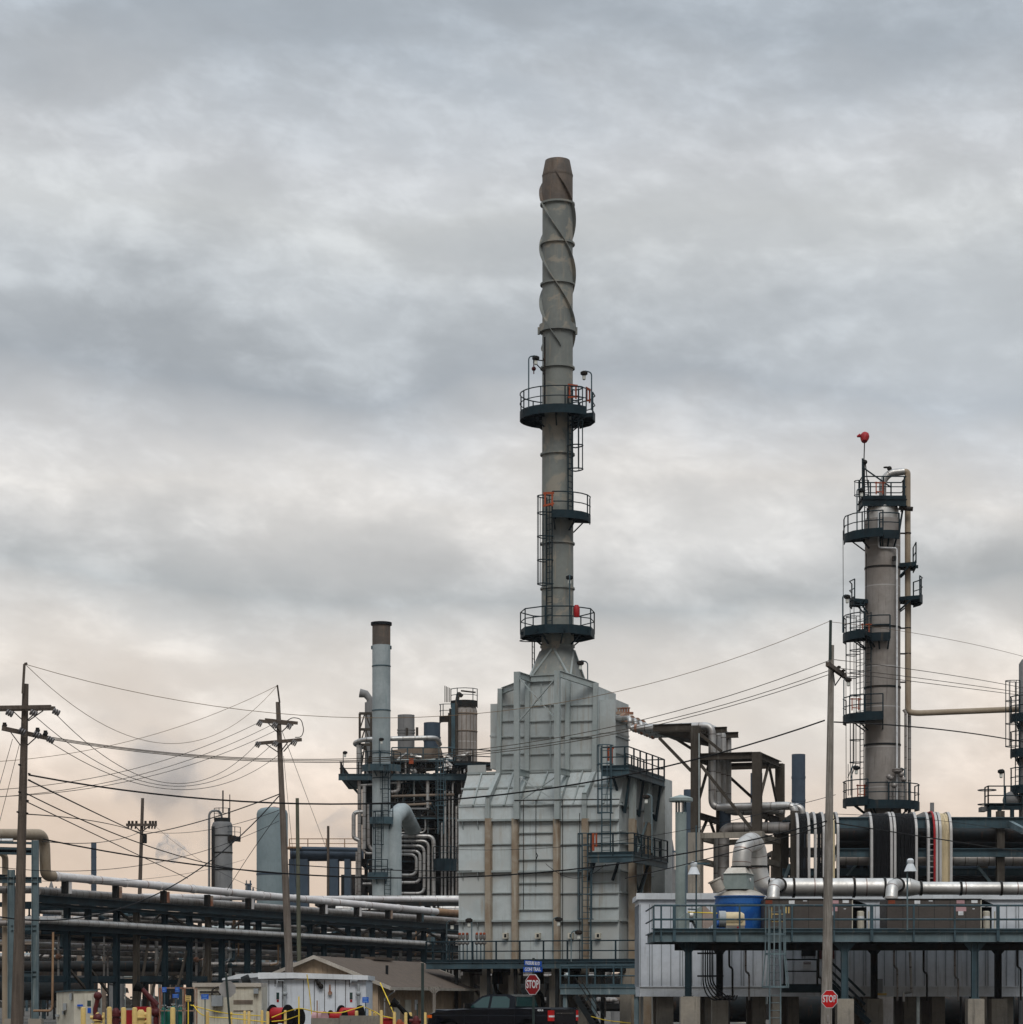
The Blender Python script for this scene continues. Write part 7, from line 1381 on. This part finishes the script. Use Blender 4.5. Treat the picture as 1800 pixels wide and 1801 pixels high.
wire((-90, 1405, 84), (480, 1274, 109.6), 0, .016, 'middle of three dark wires rising from the left edge to the middle crossarm', 'cable_brown', (.55, 1359))
wire((-90, 1402, 84), (487, 1284, 110), 0, .016, 'lowest of three dark wires rising from the left edge to the middle crossarm', 'cable_brown', (.58, 1361))
wire((97, 1255, 77.6), (451, 1309, 109.7), 0, .016, 'drooping wire from the left pole upper arm tip to the middle pole lower arm', 'cable_brown', (.5, 1378))
wire((64, 1262, 77.8), (480, 1308, 109.7), 0, .016, 'drooping wire from the left pole upper arm inner insulator', 'cable_brown', (.5, 1383))
wire((80, 1300, 78), (490, 1328, 110), 0, .016, 'drooping wire from the left pole lower arm to below the middle pole arms', 'cable_brown', (.5, 1389))
for i, (y0, y1, ym) in enumerate(((1297, 1161, 1331), (1299, 1180, 1335), (1301, 1187, 1338))):
    wire((92, y0, 78), (1457 if i else 1461, y1, 86), 0, .017, ('upper', 'middle', 'lower')[i]+' of three long dark conductors spanning from the left pole to the right pole', 'cable_brown', (.42, ym))
    wire((1466+i*9, (1160, 1175, 1183)[i], 86), (1860, (1222, 1228, 1231)[i], 112), 0, .017, ('upper', 'middle', 'lower')[i]+' of three conductors leaving the right pole toward the edge column', 'cable_brown', (.5, (1190, 1203, 1210)[i]))
wire((1463, 1094, 86), (1860, 1172, 112), 0, .012, 'thin tan static wire leaving the right pole top', 'copper_wire', (.5, 1128))
wire((50, 1363, 77.8), (1451, 1267, 85.8), 0, .036, 'thick black twisted cable crossing the whole furnace between left and right poles', mid=(.5, 1407))
wire((1468, 1270, 86), (1870, 1320, 112), 0, .034, 'thick black cable sagging from the right pole past the tall column', mid=(.5, 1288))
wire((50, 1372, 77.8), (250, 1468, 150), 0, .036, 'thick black cable running down from the left pole toward the small distant pole', mid=(.45, 1432))
wire((250, 1468, 150), (491, 1397, 109.8), 0, .036, 'thick black cable rising to the middle pole from the small distant pole', mid=(.5, 1445))
wire((45, 1395, 78), (500, 1537, 112), 0, .026, 'black cable falling from the left pole mid height to the middle pole foot', mid=(.5, 1505))
wire((46, 1410, 78), (330, 1545, 120), 0, .024, 'black cable looping low from the left pole over the white pipe', mid=(.5, 1492))
wire((46, 1432, 78), (250, 1466, 150), 0, .026, 'black cable with a kink from the left pole to the distant pole', mid=(.5, 1447))
wire((75, 1476, 78.5), (1470, 1440, 86), 0, .032, 'low thick black cable sagging across the furnace front toward the cable trays', mid=(.5, 1543))
wire((75, 1480, 80), (250, 1462, 150), 0, .02, 'short black cable rising from the goose neck to the distant pole', mid=(.5, 1480))
wire((-70, 1597, 88), (491, 1400, 109.8), 0, .034, 'thick black cable sweeping up from the lower left edge to the middle pole', mid=(.5, 1588))
wire((400, 1565, 130), (491, 1430, 109.8), 0, .02, 'short thin black cable falling left from the middle pole', mid=(.5, 1500))
wire((250, 1462, 150), (491, 1425, 109.8), 0, .018, 'thin black line from the distant pole arm to the middle pole', mid=(.5, 1462))
wire((-60, 1517, 90), (491, 1444, 109.8), 0, .016, 'thin line rising across the far left above the white pipe', mid=(.5, 1523))
wire((-60, 1540, 90), (430, 1512, 150), 0, .013, 'faint thin line just above the white pipe at the left', mid=(.5, 1547))
wire((272, 1452, 190), (505, 1580, 150), 0, .016, 'faint line falling right from the distant pole arm', mid=(.5, 1527))
wire((500, 1520, 110), (830, 1532, 122), 0, .03, 'black cable from the middle pole toward the furnace left edge', mid=(.5, 1530))
wire((1066, 1520, 118), (960, 1519, 118), 0, .018, 'slack black loop hanging before the furnace right columns', mid=(.5, 1545))
wire((1472, 1448, 86), (1860, 1508, 112), 0, .03, 'black cable crossing in front of the cable trays at the right', mid=(.5, 1482))
wire((1472, 1432, 86), (1860, 1478, 112), 0, .013, 'thin dark line crossing the cable tray tops', mid=(.5, 1448))
wire((800, 1494, 120), (1470, 1398, 86), 0, .014, 'thin dark line climbing across the furnace to the right pole', mid=(.5, 1480))
wire((1100, 1545, 110), (1452, 1452, 86), 0, .026, 'second black cable rising to the right pole in front of the pipe tower', mid=(.5, 1508))
wire((22, 1300, 78), (-60, 1590, 84), 0, .012, 'left guy wire of the far left pole', 'cable_brown'); wire((34, 1310, 78), (-30, 1560, 84), 0, .012, 'right guy wire of the far left pole', 'cable_brown')
wire((497, 1288, 110), (577, 1500, 150), 0, .016, 'guy wire slanting right from the middle pole to the thin distant pole', 'cable_brown'); wire((499, 1330, 110), (521, 1560, 124), 0, .013, 'steep guy wire between the middle pole and the mossy pole', 'cable_brown')
for px, py, Yq, lab in ((538, 1350, 0, 'upper'),): pass
# ================================================================== PICKUP TRUCK
YT = 101.2; tf = Fr(752, YT, 32); tr = thing('pickup_truck', 'black crew cab pickup truck with long bed passing behind the stop sign', 'pickup truck', tf.w((3, 1, 0)))
Wd = 2.0
def slab(mb, pr_, d0, d1, inset=.0):
    mb.prism(pr_, d0, d1)
low = [(.10, .50), (.02, .75), (.05, 1.02), (.14, 1.14), (.5, 1.24), (1.1, 1.30), (1.72, 1.33), (5.82, 1.38), (5.88, 1.30), (5.86, .62), (5.7, .50), (5.25, .50), (5.15, .80), (4.95, .95), (4.6, .95), (4.38, .80), (4.28, .45), (1.55, .42), (1.45, .78), (1.22, .95), (.88, .95), (.62, .80), (.52, .5)]
m = MB(tf); vs = []; k = len(low)
for d, s_ in ((0, 0), (.06, .03), (Wd-.06, .03), (Wd, 0)):
    vs += [(a, d, z+(s_ if z > 1.1 else 0)) for a, z in low]
fs = [tuple(range(k)), tuple(range(3*k, 4*k))[::-1]]+[(j*k+i, (j+1)*k+i, (j+1)*k+(i+1) % k, j*k+(i+1) % k) for j in range(3) for i in range(k)]; m.add(vs, fs); body = part('body', m, 'truck_paint', tr)
m = MB(tf); cabp = [(1.72, 1.33, .06), (2.45, 1.86, .26), (2.75, 1.93, .28), (3.75, 1.93, .28), (4.02, 1.84, .26), (4.12, 1.37, .06)]
vs = [(a, i_, z) for a, z, i_ in cabp]+[(a, Wd-i_, z) for a, z, i_ in cabp]; m.add(vs, [tuple(range(6)), tuple(range(6, 12))[::-1]]+[(i, 6+i, 6+(i+1) % 6, (i+1) % 6) for i in range(6)]); cab = part('cab', m, 'truck_paint', tr)
def on_cab(pts, off=-.012):
    # side glass follows the cab's lean
    return [(a, .06+(z-1.33)/.6*.22+off, z) for a, z in pts]
def pane(pts, nm='side_window', far=False):
    q = on_cab(pts); q2 = [(a, d+.01, z) for a, d, z in q]
    if far: q = [(a, Wd-d, z) for a, d, z in q]; q2 = [(a, Wd-d, z) for a, d, z in q2]
    n_ = len(q); m = MB(tf).add(q+q2, [tuple(range(n_)), tuple(range(n_, 2*n_))[::-1]]+[(i, n_+i, n_+(i+1) % n_, (i+1) % n_) for i in range(n_)]); return part(nm, m, 'truck_glass', cab)
for far in (False, True): pane([(1.98, 1.40), (2.52, 1.80), (2.78, 1.85), (2.86, 1.85), (2.86, 1.40)], far=far); pane([(2.98, 1.40), (2.98, 1.85), (3.62, 1.85), (3.80, 1.75), (3.86, 1.40)], far=far)
m = MB(tf).add([(1.80, .14, 1.38), (1.80, Wd-.14, 1.38), (2.44, Wd-.30, 1.84), (2.44, .30, 1.84), (1.79, .14, 1.39), (1.79, Wd-.14, 1.39), (2.43, Wd-.30, 1.85), (2.43, .30, 1.85)], [(0, 1, 2, 3), (7, 6, 5, 4), (0, 4, 5, 1), (1, 5, 6, 2), (2, 6, 7, 3), (3, 7, 4, 0)]); part('windscreen', m, 'truck_glass', cab)
part('rear_window', MB(tf).add([(4.10, .22, 1.45), (4.10, Wd-.22, 1.45), (4.05, Wd-.34, 1.82), (4.05, .34, 1.82), (4.13, .22, 1.45), (4.13, Wd-.22, 1.45), (4.08, Wd-.34, 1.82), (4.08, .34, 1.82)], [(0, 1, 2, 3), (7, 6, 5, 4), (0, 4, 5, 1), (1, 5, 6, 2), (2, 6, 7, 3), (3, 7, 4, 0)]), 'truck_glass', cab)
m = MB(tf).prism([(-.014, 1.07), (.07, 1.31), (.16, 1.33), (.16, 1.07)], .35, 5.68, 'a'); part('shoulder_panel', m, 'truck_paint', tr)
m = MB(tf).box(4.2, 5.78, .10, Wd-.10, 1.395, 1.41); part('bed_cover', m, 'rubber', tr)
for d in (.02, Wd-.27):
    for a in (1.05, 4.77):
        wh = thing('wheel', None, None, (0, 0, 0)); sc.collection.objects.unlink(wh); bpy.data.objects.remove(wh)
        t_ = part('tyre', MB(tf).tube([(a, d, .40), (a, d+.25, .40)], .40, 24), 'rubber', tr); part('rim', MB(tf).tube([(a, d-.012, .40), (a, d+.262, .40)], .25, 18), 'chrome', t_)
part('headlight', MB(tf).box(.0, .22, -.012, .25, .98, 1.10), 'amber', tr); part('headlight', MB(tf).box(.0, .22, Wd-.25, Wd+.012, .98, 1.10), 'amber', tr)
for d in (-.012, Wd-.16):
    t_ = part('tail_light', MB(tf).box(5.70, 5.90, d, d+.172, .88, 1.30), 'tail_red', tr); part('reverse_lamp', MB(tf).box(5.75, 5.905, d-.005, d+.177, 1.03, 1.10), 'sign_white', t_)
m = MB(tf).box(5.88, 5.90, .17, Wd-.17, .66, 1.34); m.box(5.90, 5.91, .25, Wd-.3, 1.25, 1.27); tg_ = part('tailgate', m, 'truck_paint', tr); part('trim_strip', MB(tf).box(5.901, 5.912, .3, Wd-.35, 1.18, 1.195), 'chrome', tg_)
part('bumper', MB(tf).box(5.86, 6.05, .08, Wd-.08, .48, .66), 'truck_paint', tr); part('bumper', MB(tf).box(-.04, .12, .1, Wd-.1, .48, .74), 'truck_paint', tr)
mr = part('wing_mirror', MB(tf).box(1.92, 2.08, -.22, .02, 1.36, 1.58), 'rubber', tr); part('mirror_cap', MB(tf).box(1.90, 1.918, -.22, -.02, 1.38, 1.57), 'chrome', mr)
for a in (2.92, 3.98): part('door_handle', MB(tf).box(a-.18, a, -.03, -.002, 1.20, 1.225), 'truck_paint', tr)
m = MB(tf)
for a in (1.78, 2.92, 4.14): m.box(a-.006, a+.006, -.004, -.0005, .5, 1.36)
part('door_gap', m, 'black_void', tr); text_mesh('bedside_badge', '4X4', .11, 'sign_white', tr, tf, (5.35, -.006, 1.30), squeeze=1.5)
# ================================================================== STEAM AND SMOKE
def smoke(name, label, pts, rads, dens, col, seed, nsc=.25):
    m = MB().tube(pts, rads, 20); o = solo(name, m, 'steel_dark', label, 'steam', None, 'stuff'); o.data.materials.clear()
    mt_ = bpy.data.materials.new(name); mt_.use_nodes = True; n = N(mt_.node_tree); n.n.clear(); out = n.new('ShaderNodeOutputMaterial'); v = n.new('ShaderNodeVolumePrincipled'); n.l.new(v.outputs[0], out.inputs['Volume'])
    g = n.new('ShaderNodeNewGeometry'); q = n.new('ShaderNodeVectorMath', operation='ADD'); n.l.new(g.outputs['Position'], q.inputs[0]); q.inputs[1].default_value = (seed*13, 0, seed*5)
    f = n.noise(q.outputs[0], nsc, 4, .6, .6)
    tc = n.new('ShaderNodeTexCoord'); sp = n.new('ShaderNodeSeparateXYZ'); n.l.new(tc.outputs['Generated'], sp.inputs[0])
    n.l.new(n.m('MULTIPLY', n.mr(f, .50, .74, 0, 1, True), dens), v.inputs['Density']); v.inputs['Color'].default_value = (*col, 1); v.inputs['Anisotropy'].default_value = .2
    o.data.materials.append(mt_); return o
smoke('steam_plume', 'narrow white steam jet rising left of the stubby grey column', [W.p(275, 1542, 300), W.p(280, 1525, 300), W.p(292, 1505, 300), W.p(312, 1480, 300)], [.25, .6, 1.5, 2.2], 1.2, (.97, .97, .98), 1, .8)
smoke('steam_cloud', 'big soft grey steam cloud drifting behind the small distant pole', [W.p(345, 1500, 420), W.p(320, 1450, 420), W.p(300, 1400, 420), W.p(250, 1340, 420), W.p(180, 1290, 425)], [3, 8, 10, 9, 4], .11, (.80, .82, .86), 2, .09)
smoke('steam_cloud', 'soft grey steam haze drifting left of the process unit', [W.p(625, 1510, 330), W.p(590, 1470, 330), W.p(570, 1440, 330)], [3, 5, 3], .12, (.72, .75, .8), 4, .14)
# ================================================================== HAZE
hb = MB().box(-420, 420, -60, 900, -2, 62); hz = solo('haze', hb, 'steel_dark', 'thin even haze in the air', 'haze', None, 'stuff'); hz.data.materials.clear()
mt_ = bpy.data.materials.new('haze'); mt_.use_nodes = True; n = N(mt_.node_tree); n.n.clear(); out = n.new('ShaderNodeOutputMaterial'); v = n.new('ShaderNodeVolumePrincipled'); n.l.new(v.outputs[0], out.inputs['Volume'])
v.inputs['Color'].default_value = (.86, .88, .93, 1); v.inputs['Density'].default_value = .00007; v.inputs['Anisotropy'].default_value = 0
hz.data.materials.append(mt_)
